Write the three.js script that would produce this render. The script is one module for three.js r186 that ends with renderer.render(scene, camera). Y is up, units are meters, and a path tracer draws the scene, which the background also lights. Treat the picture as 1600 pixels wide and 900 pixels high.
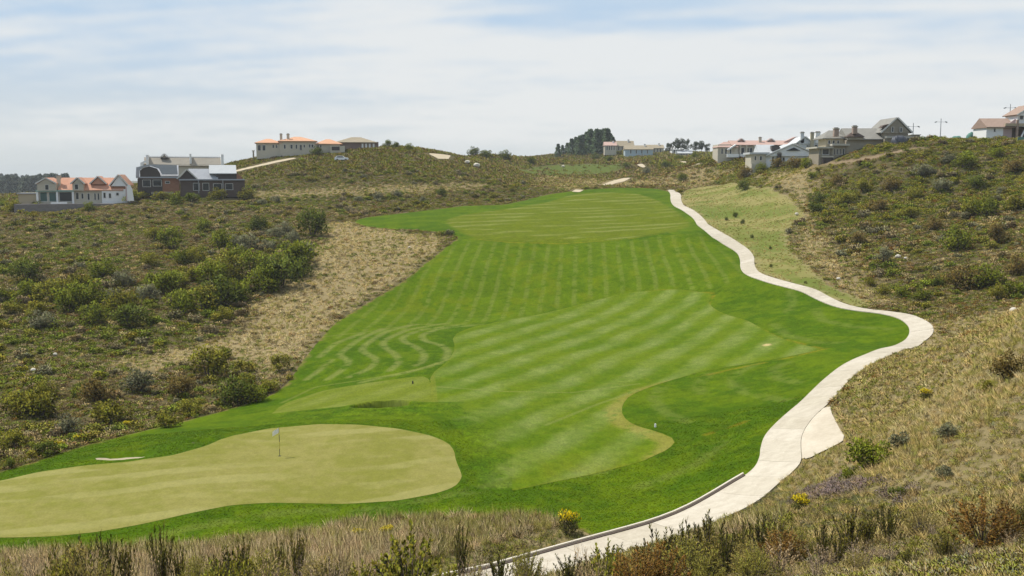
import * as THREE from 'three';
import { mergeGeometries } from 'three/addons/utils/BufferGeometryUtils.js';
import { TextGeometry } from 'three/addons/geometries/TextGeometry.js';

// ---------- camera, sky, sun, exposure ----------
const scene = new THREE.Scene();
const camera = new THREE.PerspectiveCamera(31.4172, 16 / 9, 0.3, 6000);
camera.position.set(0, 22, 0);
camera.rotation.set(-Math.atan(178 / 1600), 0, 0);
const renderer = new THREE.WebGLRenderer({ antialias: true });
renderer.setSize(1024, 576);
renderer.toneMapping = THREE.LinearToneMapping;
renderer.toneMappingExposure = 1.0;
renderer.shadowMap.enabled = true;
const SUN = new THREE.Vector3(-0.50, 0.84, -0.16).normalize();
const sun = new THREE.DirectionalLight(new THREE.Color(1, 0.95, 0.85), 4.5);
sun.position.copy(SUN).multiplyScalar(600).add(new THREE.Vector3(0, 0, -200));
sun.target.position.set(0, 0, -200);
sun.castShadow = true;
sun.shadow.mapSize.set(4096, 4096);
Object.assign(sun.shadow.camera, { left: -300, right: 300, top: 400, bottom: -300, near: 10, far: 1500 });
scene.add(sun, sun.target);

// ---------- seeded numbers and noise ----------
function rng(seed) { let s = seed >>> 0; return () => { s = (s + 0x6D2B79F5) | 0; let t = Math.imul(s ^ (s >>> 15), 1 | s); t = (t + Math.imul(t ^ (t >>> 7), 61 | t)) ^ t; return ((t ^ (t >>> 14)) >>> 0) / 4294967296; }; }
const HT = new Float32Array(65536); { const r = rng(77); for (let i = 0; i < 65536; i++) HT[i] = r(); }
function vn(x, y) {                                   // value noise, 0..1
  const xi = Math.floor(x), yi = Math.floor(y), fx = x - xi, fy = y - yi, u = fx * fx * (3 - 2 * fx), v = fy * fy * (3 - 2 * fy);
  const a = (yi & 255) << 8, b = ((yi + 1) & 255) << 8, c = xi & 255, d = (xi + 1) & 255;
  const p = HT[a | c], q = HT[a | d], r = HT[b | c], s = HT[b | d];
  return p + (q - p) * u + (r + (s - r) * u - p - (q - p) * u) * v;
}
function fbm(x, y, n = 4) { let a = 0, w = 0.5, t = 0; for (let i = 0; i < n; i++) { a += w * vn(x, y); t += w; w *= 0.5; const k = x * 1.6 - y * 1.2 + 17.3; y = x * 1.2 + y * 1.6 + 5.1; x = k; } return a / t; }
const lerp = (a, b, t) => a + (b - a) * t, clamp = (x, a = 0, b = 1) => Math.min(b, Math.max(a, x)), sstep = (a, b, x) => { const t = clamp((x - a) / (b - a)); return t * t * (3 - 2 * t); };
const mix3 = (a, b, t) => [a[0] + (b[0] - a[0]) * t, a[1] + (b[1] - a[1]) * t, a[2] + (b[2] - a[2]) * t];
const srgbByte = v => { v = clamp(v); return Math.round(255 * (v <= 0.0031308 ? v * 12.92 : 1.055 * Math.pow(v, 1 / 2.4) - 0.055)); };

// ---------- the sky: pale summer air with thin high cloud ----------
{
  const W = 2048, Hh = 1024, px = new Float32Array(W * Hh * 4);
  for (let j = 0; j < Hh; j++) {
    const el = ((j + 0.5) / Hh - 0.5) * Math.PI, sy = Math.sin(el), cy = Math.cos(el);
    for (let i = 0; i < W; i++) {
      const az = ((i + 0.5) / W - 0.5) * 2 * Math.PI, dx = Math.cos(az) * cy, dz = Math.sin(az) * cy;
      const t = clamp(sy);
      let c = mix3([0.69, 0.735, 0.745], [0.49, 0.645, 0.82], sstep(0.01, 0.15, t));
      c = mix3(c, [0.20, 0.35, 0.62], sstep(0.16, 0.95, t));
      if (sy > 0) {
        const k = 1 / (sy + 0.07), u = dx * k, v = dz * k, w1 = fbm(u * 0.5 + 3, v * 0.5, 3) - 0.5;
        const rot = u * 0.93 + v * 0.22, rov = v * 0.93 - u * 0.22;
        let n = 0.62 * fbm(rot * 0.34 + 1.9 + w1 * 0.5, rov * 0.62 + 6.2 + w1 * 0.7, 6) + 0.22 * fbm(rot * 1.3 + w1 * 2, rov * 4.2 + 9, 5) + 0.16 * fbm(rot * 4.5, rov * 9 + 2, 4);
        // the cloud sheet lies ahead and to the right, the left is clearer
        const bias = 0.05 * Math.cos(az + Math.PI / 2 - 0.16) - 0.15 * sstep(-0.06, -0.38, dx / Math.max(0.2, cy)) + 0.05 * (1 - sstep(0.02, 0.09, t));
        const cov = sstep(0.36, 0.64, n + bias + 0.004);
        c = mix3(c, [0.84, 0.855, 0.85], cov * 0.88 * sstep(0, 0.04, t));
      }
      const o = (j * W + i) * 4; px[o] = c[0]; px[o + 1] = c[1]; px[o + 2] = c[2]; px[o + 3] = 1;
    }
  }
  const sky = new THREE.DataTexture(px, W, Hh, THREE.RGBAFormat, THREE.FloatType);
  sky.mapping = THREE.EquirectangularReflectionMapping; sky.magFilter = sky.minFilter = THREE.LinearFilter; sky.wrapS = THREE.RepeatWrapping; sky.needsUpdate = true;
  scene.background = sky; scene.environment = sky;
}
scene.fog = new THREE.FogExp2(new THREE.Color(0.82, 0.86, 0.88), 0.00016);

// ---------- measured ground, outlines and building sizes, all in metres ----------
const GROUND_POINTS=[[-17.31,-74.44,1.1],[-11.49,-81.81,1.6],[-20.2,-62.68,0.8],[-30.6,-59.19,0.6],[-3.59,-69.91,0.9],[-24.62,-76.96,1.3],[-29.35,-70.35,1],[-35.33,-68.74,0.8],[-38.92,-63.57,0.5],[0,-100.41,1.2],[4.98,-77.87,0.8],[11.32,-88.81,1.3],[18.26,-81.81,2.4],[8.44,-65.55,0.7],[4.16,-64.54,0.6],[-4.1,-63.57,0.5],[-11.68,-60.3,0.4],[-22.46,-57.86,0.5],[-11.77,-124,1.1],[0,-141.96,1.7],[19.01,-150.9,3.3],[15.6,-123.34,2],[25.23,-113.91,2.8],[30.75,-107.98,3.8],[36.78,-116.49,4.6],[18.5,-97.03,1.9],[-17.86,-117.43,0.7],[34.35,-136.38,5.1],[-18.05,-143,1.55],[-9.46,-150,1.51],[-9.51,-190,9.24],[5.88,-188,9.61],[23.15,-185,10.15],[32.73,-187,11.19],[5.18,-165,4.69],[20.35,-162,6.02],[-10.55,-168,5.43],[5.55,-177,7.33],[21.93,-175,8.05],[5.82,-186,8.92],[-28.09,-225,11.81],[-15.28,-245,13.19],[6.71,-215,11.59],[17.13,-275,15.53],[36.1,-290,16.98],[34.14,-238,13.44],[8.1,-260,14.27],[30.36,-305,18.04],[6.13,-196,10.31],[24.13,-193,10.73],[46.67,-300,17.18],[41.29,-250,14.26],[38.69,-210,11.83],[38.3,-180,9.68],[36.82,-160,8.24],[35.56,-149,7.12],[39.64,-137,6.33],[41.43,-124,5.53],[45.03,-119,5.51],[43.27,-107,5.33],[37.22,-98,5.17],[30.59,-91,4.79],[24.24,-81,3.91],[18.94,-70.5,3.27],[14.97,-63,2.78],[9.28,-57.5,1.79],[3.47,-53.5,1.47],[-0.66,-51,1.58],[30.27,-60,13.8],[35.05,-76,10.41],[41.37,-99,4.93],[25.24,-66,6.62],[27.58,-62,9.16],[20.39,-40,12.68],[16.18,-36,11.02],[17.02,-53,5.83],[11.38,-22,13.83],[10.48,-27,11.97],[9.31,-32,10.11],[4.41,-34,8.29],[7.96,-41,6.44],[13.15,-51,4.75],[21.68,-64,5.41],[-6.73,-52,2.4],[-16.21,-50,2.41],[-25.93,-50,2.41],[1.87,-58,1.42],[-41.47,-81,-0.05],[-39.37,-88,-0.8],[-31.86,-100,-1.31],[-24.9,-112,-0.62],[-47.15,-106,0.04],[-54.91,-108,-0.37],[-38.97,-123,-0.31],[-29.42,-133,1.28],[-53.01,-140,1.98],[-75.62,-150,2.46],[-40.25,-160,4.2],[-65.49,-190,6.85],[-97.76,-195,6.45],[-42.71,-195,8.9],[-122.36,-245,10.9],[-114.38,-262,12.58],[-101.67,-272,14.76],[-86.87,-279,15.78],[-70.75,-284,15.32],[-47.71,-255,12.83],[-29.33,-180,7.65],[-20.64,-183,7.41],[-24.4,-155,2.79],[-66.41,-110,-0.79],[-119.07,-200,6.06],[-87.31,-352,27.42],[-64.15,-345,28.8],[-42.87,-346,30.52],[-26.62,-358,29.94],[-51.45,-343,28.87],[-57.4,-343,28.76],[-17.74,-285,17.06],[0,-285,14.94],[-32.91,-264,13.82],[12.13,-325,18.79],[-37.91,-305,20.49],[-19.75,-318,22.39],[-55.23,-296,18.71],[-68.69,-316,22.39],[-2.08,-335,21.38],[-164.37,-330,15.06],[-143.83,-330,15.06],[-123.23,-330,16.28],[-11.16,-450,30.04],[17.86,-480,28.8],[16.39,-440,24.71],[42.71,-430,24.65],[23.92,-385,21.29],[34.31,-345,19.87],[30.75,-620,33.08],[63.46,-640,35.8],[92.98,-600,33.46],[96.11,-500,30.01],[52.16,-420,23.04],[68.95,-370,22],[50.52,-325,18.99],[64.51,-520,28.41],[5.34,-430,24.65],[68.45,-345,27.53],[70.76,-285,23.76],[71.76,-241,24.82],[77.76,-228,25.51],[102.22,-262,29.1],[121.31,-245,29.99],[118.1,-265,30.48],[70.85,-228,20.87],[72.92,-195,16.2],[91.02,-195,18.62],[64.92,-148,10.2],[70.19,-140,10.84],[52.07,-138,6.65],[51.7,-165,8.85],[57.94,-115,7.75],[52.5,-119,6.35],[57.12,-213,14.34],[63.44,-255,19.16],[53.4,-245,16.24],[58.12,-292,18.39],[46.53,-165,8.85],[47.81,-182,10.69],[46.54,-137,6.33],[0,0,20.3],[15,0,22.3],[30,0,25],[60,0,30],[-15,0,18.4],[-40,0,13],[-90,0,6],[0,25,22],[60,40,32],[-60,40,14],[0,90,25],[0,-10,16.9],[-6,-10,16.2],[6,-10,17.6],[0,-20,13],[-6,-20,12.8],[-12,-20,12.1],[8,-17,15.4],[-10,-30,9],[-18,-30,8.4],[2,-43,4.1],[-12,-42,4.2],[-5,-46,3.1],[-30,-40,3.6],[-60,-30,4],[-80,-55,0],[42,-85,8.8],[60,-30,27],[60,-60,23],[70,-90,17],[120,-60,30],[120,-120,24],[110,-330,28],[170,-300,30],[200,-200,32],[100,-190,21],[250,-100,36],[-120,-80,0],[-130,-150,3],[-190,-250,9],[-240,-350,10],[-100,-420,20],[-40,-430,24],[20,-560,24],[-60,-560,18],[-160,-420,13],[-300,-600,0],[-500,-900,-5],[-600,-1300,-2],[0,-1000,18],[300,-1000,16],[120,-700,34],[200,-500,28],[400,-500,26],[600,-1300,7],[0,-1600,2],[-900,-500,-4],[900,-500,17],[900,0,27],[-900,0,-4],[0,400,27],[-900,-1600,-4],[900,-1600,2]];
const PATH_EDGES=[[45.82,-303.04,47.42,-302.38],[45.66,-301.63,47.33,-301],[45.35,-298.79,47.16,-298.22],[44.87,-294.53,46.9,-294.05],[44.23,-288.86,46.56,-288.5],[43.61,-283.68,46.12,-283.23],[42.99,-279,45.59,-278.23],[42.38,-274.82,44.96,-273.53],[41.77,-271.14,44.24,-269.1],[41.24,-267.5,43.61,-264.82],[40.77,-263.9,43.05,-260.67],[40.36,-260.35,42.57,-256.67],[40.02,-256.84,42.17,-252.81],[39.75,-253.02,41.87,-248.82],[39.53,-248.88,41.66,-244.71],[39.38,-244.43,41.56,-240.48],[39.29,-239.67,41.55,-236.12],[39.23,-235.34,41.5,-232.06],[39.19,-231.45,41.41,-228.29],[39.18,-228,41.29,-224.83],[39.19,-224.98,41.13,-221.66],[39.08,-221.76,40.92,-218.55],[38.82,-218.32,40.64,-215.5],[38.44,-214.68,40.31,-212.51],[37.92,-210.84,39.92,-209.57],[37.42,-206.81,39.55,-206.41],[36.94,-202.59,39.2,-203.02],[36.48,-198.2,38.87,-199.39],[36.04,-193.62,38.55,-195.54],[35.83,-189.79,38.43,-192.19],[35.84,-186.7,38.5,-189.35],[36.08,-184.37,38.78,-187.01],[36.55,-182.77,39.24,-185.18],[36.95,-181.08,39.64,-183.35],[37.28,-179.29,39.95,-181.54],[37.54,-177.39,40.19,-179.73],[37.73,-175.39,40.36,-177.94],[37.76,-173.23,40.39,-175.96],[37.63,-170.92,40.3,-173.79],[37.35,-168.44,40.08,-171.44],[36.9,-165.81,39.74,-168.91],[36.48,-163.45,39.35,-166.49],[36.07,-161.36,38.92,-164.17],[35.69,-159.53,38.45,-161.97],[35.32,-157.98,37.94,-159.88],[35.03,-156.48,37.5,-157.9],[34.81,-155.05,37.15,-156.04],[34.66,-153.68,36.89,-154.3],[34.59,-152.37,36.7,-152.69],[34.63,-151.07,36.65,-151.21],[34.79,-149.77,36.73,-149.89],[35.07,-148.48,36.95,-148.71],[35.47,-147.19,37.3,-147.68],[35.88,-145.93,37.69,-146.59],[36.32,-144.69,38.13,-145.44],[36.78,-143.47,38.6,-144.23],[37.27,-142.28,39.12,-142.95],[37.69,-141.17,39.59,-141.77],[38.06,-140.15,39.99,-140.69],[38.36,-139.22,40.34,-139.69],[38.61,-138.37,40.63,-138.79],[38.84,-137.44,40.87,-137.85],[39.04,-136.42,41.07,-136.85],[39.21,-135.32,41.22,-135.81],[39.36,-134.12,41.32,-134.73],[39.52,-132.81,41.43,-133.5],[39.69,-131.37,41.54,-132.15],[39.88,-129.81,41.66,-130.67],[40.07,-128.12,41.78,-129.05],[40.31,-126.68,41.94,-127.65],[40.58,-125.47,42.13,-126.47],[40.9,-124.5,42.36,-125.51],[41.25,-123.78,42.63,-124.76],[41.65,-123.08,42.96,-124.06],[42.1,-122.42,43.38,-123.39],[42.6,-121.79,43.86,-122.76],[43.16,-121.18,44.42,-122.16],[43.62,-120.52,44.93,-121.54],[43.97,-119.79,45.4,-120.9],[44.23,-119,45.81,-120.24],[44.38,-118.15,46.18,-119.56],[44.45,-117.22,46.43,-118.72],[44.43,-116.23,46.56,-117.73],[44.32,-115.16,46.58,-116.58],[44.12,-114.03,46.49,-115.28],[43.9,-112.93,46.36,-114.03],[43.65,-111.88,46.18,-112.83],[43.38,-110.87,45.96,-111.66],[43.07,-109.9,45.7,-110.55],[42.75,-108.97,45.41,-109.49],[42.4,-108.06,45.09,-108.48],[42.03,-107.18,44.74,-107.52],[41.64,-106.33,44.36,-106.62],[41.21,-105.52,43.93,-105.77],[40.74,-104.74,43.45,-104.97],[40.22,-104.01,42.92,-104.22],[39.67,-103.32,42.35,-103.52],[38.96,-102.44,41.59,-102.5],[38.12,-101.39,40.64,-101.14],[37.13,-100.17,39.5,-99.45],[35.99,-98.76,38.16,-97.42],[34.94,-97.52,36.93,-95.62],[33.98,-96.44,35.8,-94.02],[33.11,-95.52,34.76,-92.64],[32.33,-94.76,33.83,-91.48],[31.58,-93.96,32.97,-90.41],[30.86,-93.1,32.19,-89.43],[30.17,-92.2,31.5,-88.55],[29.5,-91.26,30.88,-87.77],[28.84,-90.28,30.24,-86.9],[28.17,-89.27,29.58,-85.95],[27.5,-88.22,28.9,-84.92],[26.83,-87.15,28.2,-83.8],[26.17,-86.07,27.5,-82.64],[25.52,-84.99,26.79,-81.43],[24.87,-83.92,26.09,-80.17],[24.23,-82.84,25.39,-78.86],[23.59,-81.79,24.72,-77.68],[22.95,-80.75,24.08,-76.65],[22.31,-79.74,23.48,-75.76],[21.67,-78.75,22.91,-75],[21.06,-77.8,22.36,-74.19],[20.48,-76.87,21.84,-73.33],[19.93,-75.97,21.35,-72.4],[19.41,-75.1,20.87,-71.43],[18.95,-74.25,20.44,-70.42],[18.55,-73.42,20.05,-69.39],[18.22,-72.6,19.71,-68.32],[17.94,-71.8,19.4,-67.23],[17.69,-71.01,19.12,-66.21],[17.45,-70.22,18.86,-65.26],[17.23,-69.44,18.63,-64.38],[17.04,-68.67,18.42,-63.57],[16.82,-67.91,18.2,-62.85],[16.57,-67.18,17.97,-62.22],[16.31,-66.47,17.73,-61.68],[16.02,-65.78,17.48,-61.23],[15.69,-65.18,17.2,-60.8],[15.33,-64.67,16.91,-60.38],[14.93,-64.25,16.59,-59.97],[14.5,-63.93,16.25,-59.58],[14.09,-63.6,15.88,-59.13],[13.69,-63.27,15.49,-58.61],[13.31,-62.94,15.08,-58.03],[12.94,-62.61,14.64,-57.39],[12.52,-62.23,14.17,-56.82],[12.04,-61.78,13.67,-56.31],[11.51,-61.28,13.13,-55.86],[10.92,-60.72,12.55,-55.48],[10.32,-60.18,11.95,-55.1],[9.71,-59.66,11.32,-54.71],[9.08,-59.17,10.67,-54.32],[8.44,-58.69,9.99,-53.93],[7.79,-58.21,9.32,-53.59],[7.13,-57.73,8.67,-53.31],[6.44,-57.24,8.03,-53.1],[5.75,-56.75,7.41,-52.94],[5.04,-56.26,6.77,-52.71],[4.33,-55.77,6.1,-52.41],[3.6,-55.3,5.41,-52.04],[2.86,-54.83,4.7,-51.61],[2.13,-54.32,4,-51.14],[1.42,-53.79,3.31,-50.64],[0.72,-53.23,2.63,-50.1],[0.03,-52.64,1.96,-49.53],[-0.62,-51.95,1.32,-48.81],[-1.23,-51.17,0.72,-47.94],[-1.79,-50.29,0.16,-46.92],[-2.32,-49.32,-0.36,-45.75],[-2.82,-48.35,-0.88,-44.88],[-3.31,-47.38,-1.39,-44.29],[-3.77,-46.41,-1.9,-44],[-4.2,-45.45,-2.4,-44],[-4.53,-44.72,-2.77,-44],[-4.75,-44.24,-3.03,-44],[-4.86,-44,-3.15,-44]];
const TURF=[[-40.77,-67.09],[-40.2,-67.72],[-39.62,-68.35],[-39.03,-68.99],[-38.42,-69.64],[-37.81,-70.31],[-37.2,-71.01],[-36.56,-71.91],[-36.21,-72.62],[-35.86,-73.36],[-35.51,-74.13],[-35.23,-74.89],[-35,-75.63],[-34.79,-76.43],[-34.59,-77.27],[-34.4,-78.19],[-34.24,-79.19],[-34.02,-80.13],[-33.74,-81.01],[-33.48,-81.97],[-33.22,-82.99],[-32.98,-84.08],[-32.74,-85.22],[-32.48,-86.36],[-32.21,-87.52],[-31.91,-88.63],[-31.57,-89.7],[-31.2,-90.75],[-30.82,-91.79],[-30.42,-92.82],[-30,-93.84],[-29.56,-94.83],[-29.09,-95.79],[-28.66,-96.83],[-28.28,-97.95],[-27.87,-99.01],[-27.43,-99.99],[-26.96,-100.93],[-26.46,-101.83],[-25.94,-102.7],[-25.41,-103.55],[-24.95,-105.37],[-24.56,-108.16],[-24.45,-111.21],[-24.6,-114.5],[-24.66,-117.68],[-24.61,-120.73],[-24.57,-124.01],[-24.54,-127.54],[-24.4,-132.4],[-24.3,-138.7],[-23.9,-143.6],[-23.3,-147.4],[-22.7,-150.8],[-21.9,-153.9],[-21.1,-156.6],[-20.1,-159.1],[-19.2,-161.6],[-18.1,-163.9],[-17.2,-166.5],[-16.5,-169.3],[-15.7,-172.4],[-14.9,-176],[-14.1,-179.4],[-13.4,-182.6],[-12.6,-185.8],[-11.7,-189],[-10.9,-191.9],[-10.2,-194.5],[-10.8,-197.6],[-12.9,-201.2],[-14.8,-203.6],[-16.5,-204.8],[-18.2,-206],[-19.9,-207.3],[-21.6,-208.3],[-23.4,-209.1],[-25.1,-209.9],[-26.8,-210.8],[-29,-212.9],[-31.4,-216.2],[-33.3,-220],[-34.4,-224.1],[-34.7,-228.3],[-34,-232.5],[-32.9,-235.4],[-31.4,-237],[-29.9,-238.6],[-28.4,-240.3],[-26.8,-242.1],[-25.2,-243.8],[-23.4,-245.9],[-21.3,-248.4],[-19.1,-250.9],[-17,-253.4],[-15.1,-255.9],[-13.7,-258.3],[-12,-259.7],[-10.1,-260.2],[-8.3,-260.7],[-6.4,-261.2],[-4.5,-261.8],[-2.6,-262.3],[-0.3,-267.8],[2.2,-278.3],[4.9,-285.6],[7.7,-289.9],[11,-293.4],[14.8,-296.1],[18.6,-298.4],[22.4,-300.2],[25.5,-301.2],[27.6,-301.3],[30,-302.4],[32.4,-304.6],[35.2,-309.4],[38.3,-316.7],[41.2,-316.1],[43.9,-307.5],[45,-297.5],[44.5,-286.1],[43.6,-276.5],[42.3,-268.5],[41.3,-261],[40.6,-253.8],[40.2,-245.5],[40.1,-236.2],[40,-228.4],[39.9,-222.3],[39.3,-215.7],[38.4,-208.7],[37.5,-200.8],[36.7,-192.1],[36.8,-186.1],[37.7,-182.8],[38.4,-179.2],[38.7,-175.4],[38.5,-170.8],[37.7,-165.5],[36.8,-161.1],[36,-157.7],[35.5,-154.5],[35.3,-151.7],[35.5,-149.1],[36.3,-146.7],[37.2,-144.3],[38.1,-141.8],[38.9,-139.7],[39.4,-138],[39.8,-135.9],[40.1,-133.7],[40.4,-130.9],[40.74,-127.57],[41.24,-125.19],[41.88,-123.73],[42.76,-122.41],[43.88,-121.21],[44.66,-119.83],[45.12,-118.24],[45.19,-116.26],[44.87,-113.87],[44.42,-111.66],[43.85,-109.62],[43.18,-107.75],[42.41,-106.03],[41.47,-104.49],[40.36,-103.14],[38.59,-100.8],[36.16,-97.5],[34.13,-94.98],[32.49,-93.26],[31.03,-91.51],[29.73,-89.73],[28.4,-87.75],[27.04,-85.59],[25.7,-83.35],[24.39,-81.05],[23.11,-78.96],[21.85,-77.09],[20.72,-75.25],[19.72,-73.44],[18.94,-71.65],[18.39,-69.88],[17.9,-68.2],[17.5,-66.6],[17.01,-65.18],[16.45,-63.95],[15.77,-62.99],[14.98,-62.31],[14.2,-61.56],[13.44,-60.73],[12.76,-60.1],[12.18,-59.68],[11.6,-59.21],[11.01,-58.69],[10.5,-58.32],[9.63,-57.84],[9.19,-57.54],[8.75,-57.21],[8.31,-56.85],[7.83,-56.6],[7.32,-56.45],[6.81,-56.28],[6.3,-56.09],[5.79,-55.89],[5.29,-55.68],[4.7,-56.54],[4.3,-57.31],[3.7,-58.22],[3.19,-58.84],[2.77,-59.18],[2.34,-59.58],[1.9,-60.02],[1.46,-60.49],[1.01,-61],[0.55,-61.32],[-0.4,-61.61],[-0.88,-61.76],[-1.36,-61.92],[-1.84,-62.09],[-2.33,-62.25],[-2.82,-62.42],[-3.31,-62.57],[-3.8,-62.72],[-4.75,-62.65],[-5.67,-62.46],[-6.59,-62.27],[-7.51,-62.08],[-8.42,-61.91],[-9.33,-61.73],[-10.16,-61.36],[-10.95,-60.9],[-11.71,-60.36],[-12.44,-59.71],[-13.13,-58.98],[-13.93,-58.43],[-14.76,-57.98],[-15.58,-57.56],[-16.41,-57.19],[-17.24,-56.86],[-18.07,-56.56],[-18.94,-56.43],[-19.83,-56.37],[-20.72,-56.29],[-21.58,-56.16],[-22.39,-55.91],[-23.14,-55.53],[-23.83,-55.04],[-24.47,-54.48],[-25.09,-53.91],[-25.7,-53.36],[-26.33,-52.88],[-27.01,-52.52],[-27.74,-52.42],[-28.5,-52.44],[-29.29,-52.49],[-30.08,-52.55],[-30.88,-52.61],[-31.67,-52.66],[-32.45,-52.71],[-33.24,-52.74],[-34.01,-52.76],[-34.72,-53.3],[-35.75,-54.37],[-36.76,-55.38],[-37.73,-56.33],[-38.71,-57.26],[-39.67,-58.16],[-40.22,-59.02],[-40.34,-59.85],[-40.45,-60.68],[-40.54,-61.51],[-40.63,-62.33],[-40.7,-63.16],[-40.76,-63.98],[-40.8,-64.81],[-40.85,-65.65],[-40.89,-66.51]];
const FAIRWAY=[[28.5,-145.6],[27.5,-147.4],[26.4,-149.2],[25.4,-151.1],[24.3,-152.3],[23.1,-153.1],[21.9,-153.7],[20.7,-154.3],[19.5,-154.8],[18.2,-155.2],[16.8,-155.2],[15.3,-154.7],[13.8,-154],[12.3,-153.3],[11,-152.5],[9.8,-151.7],[8.6,-150.7],[7.5,-149.7],[6.3,-148.6],[5.2,-147.4],[4.1,-146.3],[3,-145.3],[1.9,-144.3],[0.8,-143.2],[-0.2,-142.2],[-1.3,-141.3],[-2.3,-140.3],[-3.2,-139.3],[-4.2,-138.3],[-5.1,-137.3],[-6.1,-135.2],[-7.2,-132],[-7.5,-128.12],[-7.01,-123.59],[-6.87,-119.4],[-7.09,-115.57],[-7.57,-111.95],[-8.31,-108.54],[-8.52,-105.17],[-8.19,-101.83],[-7.81,-97.87],[-7.4,-93.28],[-6.89,-89.6],[-6.29,-86.81],[-5.5,-84.23],[-4.51,-81.86],[-3.77,-79.46],[-3.26,-77.05],[-2.92,-74.56],[-2.73,-71.99],[-2.57,-69.94],[-2.45,-68.41],[-2.09,-67.62],[-1.49,-67.57],[-0.9,-67.52],[-0.3,-67.47],[0.27,-67.66],[0.82,-68.09],[1.38,-68.52],[1.94,-68.97],[2.53,-69.42],[3.14,-69.88],[3.77,-70.32],[4.39,-70.75],[5.03,-71.15],[5.67,-71.54],[6.27,-71.91],[6.84,-72.28],[7.42,-72.62],[7.99,-72.94],[8.57,-73.24],[9.15,-73.52],[9.75,-73.94],[10.35,-74.49],[10.96,-75.03],[11.58,-75.57],[12.12,-76.34],[12.57,-77.34],[12.56,-78.54],[12.08,-79.92],[11.41,-81.32],[10.55,-82.75],[9.97,-84.31],[9.68,-86.02],[9.64,-87.94],[9.87,-90.07],[10.28,-92.08],[10.88,-93.97],[11.82,-95.76],[13.1,-97.44],[14.22,-98.69],[15.18,-99.49],[16.14,-100.25],[17.1,-100.96],[18.07,-101.64],[19.05,-102.28],[19.97,-102.64],[20.86,-102.72],[21.73,-102.77],[22.6,-102.79],[23.46,-102.78],[24.32,-102.74],[25.24,-102.74],[26.22,-102.76],[27.2,-102.79],[28.18,-102.82],[29.06,-102.94],[29.85,-103.16],[30.66,-103.43],[31.49,-103.74],[31.76,-104.7],[31.49,-106.33],[31.21,-107.98],[30.91,-109.65],[30.57,-112.17],[30.19,-115.54],[29.91,-118.8],[29.74,-121.97],[29.58,-124.54],[29.44,-126.51],[28.99,-129.07],[28.2,-132.2],[27.7,-135.2],[27.4,-138],[27.3,-140.4],[27.5,-142.1],[28,-143.4]];
const APPROACH=[[-21.39,-84.92],[-21.71,-88.46],[-22.04,-92.26],[-22.38,-96.33],[-22.22,-99.05],[-21.57,-100.42],[-20.87,-101.72],[-20.13,-102.95],[-19.34,-103.69],[-18.51,-103.96],[-17.67,-104.23],[-16.83,-104.52],[-15.99,-104.81],[-15.14,-105.13],[-14.23,-105.38],[-13.24,-105.58],[-12.26,-105.81],[-11.28,-106.07],[-10.32,-106.21],[-9.38,-106.22],[-8.68,-104.71],[-8.24,-101.68],[-7.81,-97.87],[-7.4,-93.28],[-7.19,-89.68],[-7.21,-87.07],[-7.53,-85.73],[-8.14,-85.67],[-8.75,-85.62],[-9.37,-85.59],[-9.99,-85.58],[-10.61,-85.59],[-11.28,-85.59],[-12.01,-85.58],[-12.74,-85.6],[-13.48,-85.66],[-14.22,-85.74],[-14.97,-85.87],[-15.65,-85.82],[-16.25,-85.62],[-16.85,-85.42],[-17.45,-85.23],[-18.04,-85.04],[-18.63,-84.85],[-19.22,-84.56],[-19.81,-84.16],[-20.38,-83.76],[-20.95,-83.36]];
const UPPER=[[-6.7,-193.4],[-5.4,-192.6],[-4.2,-191.8],[-3,-191.1],[-1.8,-190.4],[-0.6,-189.8],[0.6,-189.2],[1.8,-188.9],[2.9,-188.5],[4.1,-188.2],[5.3,-187.9],[7.6,-187.5],[10,-187.3],[12.3,-187.6],[14.7,-187.8],[17,-187.8],[19.4,-187.7],[21.7,-187.8],[23,-188.4],[24.2,-189],[25.5,-189.7],[26.8,-190.4],[28.1,-191.1],[29.4,-192.1],[30.8,-193.3],[32.9,-197.3],[35.6,-204.1],[37.2,-213.6],[37.7,-225.9],[38.1,-239.9],[38.4,-255.7],[38.2,-266.1],[37.4,-271],[36.6,-276.2],[35.8,-281.5],[34.5,-284.6],[32.9,-285.6],[31.2,-286.7],[29.6,-287.8],[27.9,-289.1],[26.2,-290.5],[24.2,-290.6],[21.9,-289.5],[19.5,-288.6],[17.3,-287.9],[15.1,-285.2],[13.1,-280.3],[11.2,-275],[9.3,-269.2],[7.3,-264.6],[5.3,-261.4],[3.4,-258.1],[1.5,-254.8],[-0.4,-251.6],[-2.2,-248.4],[-3.8,-245.7],[-5.3,-243.5],[-6.8,-241.4],[-8.2,-239.3],[-9.6,-237.3],[-11,-235.3],[-12.6,-231.3],[-14.4,-225.2],[-14.1,-217.4],[-11.9,-208],[-9.9,-200.9],[-8.2,-196.1]];
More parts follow.
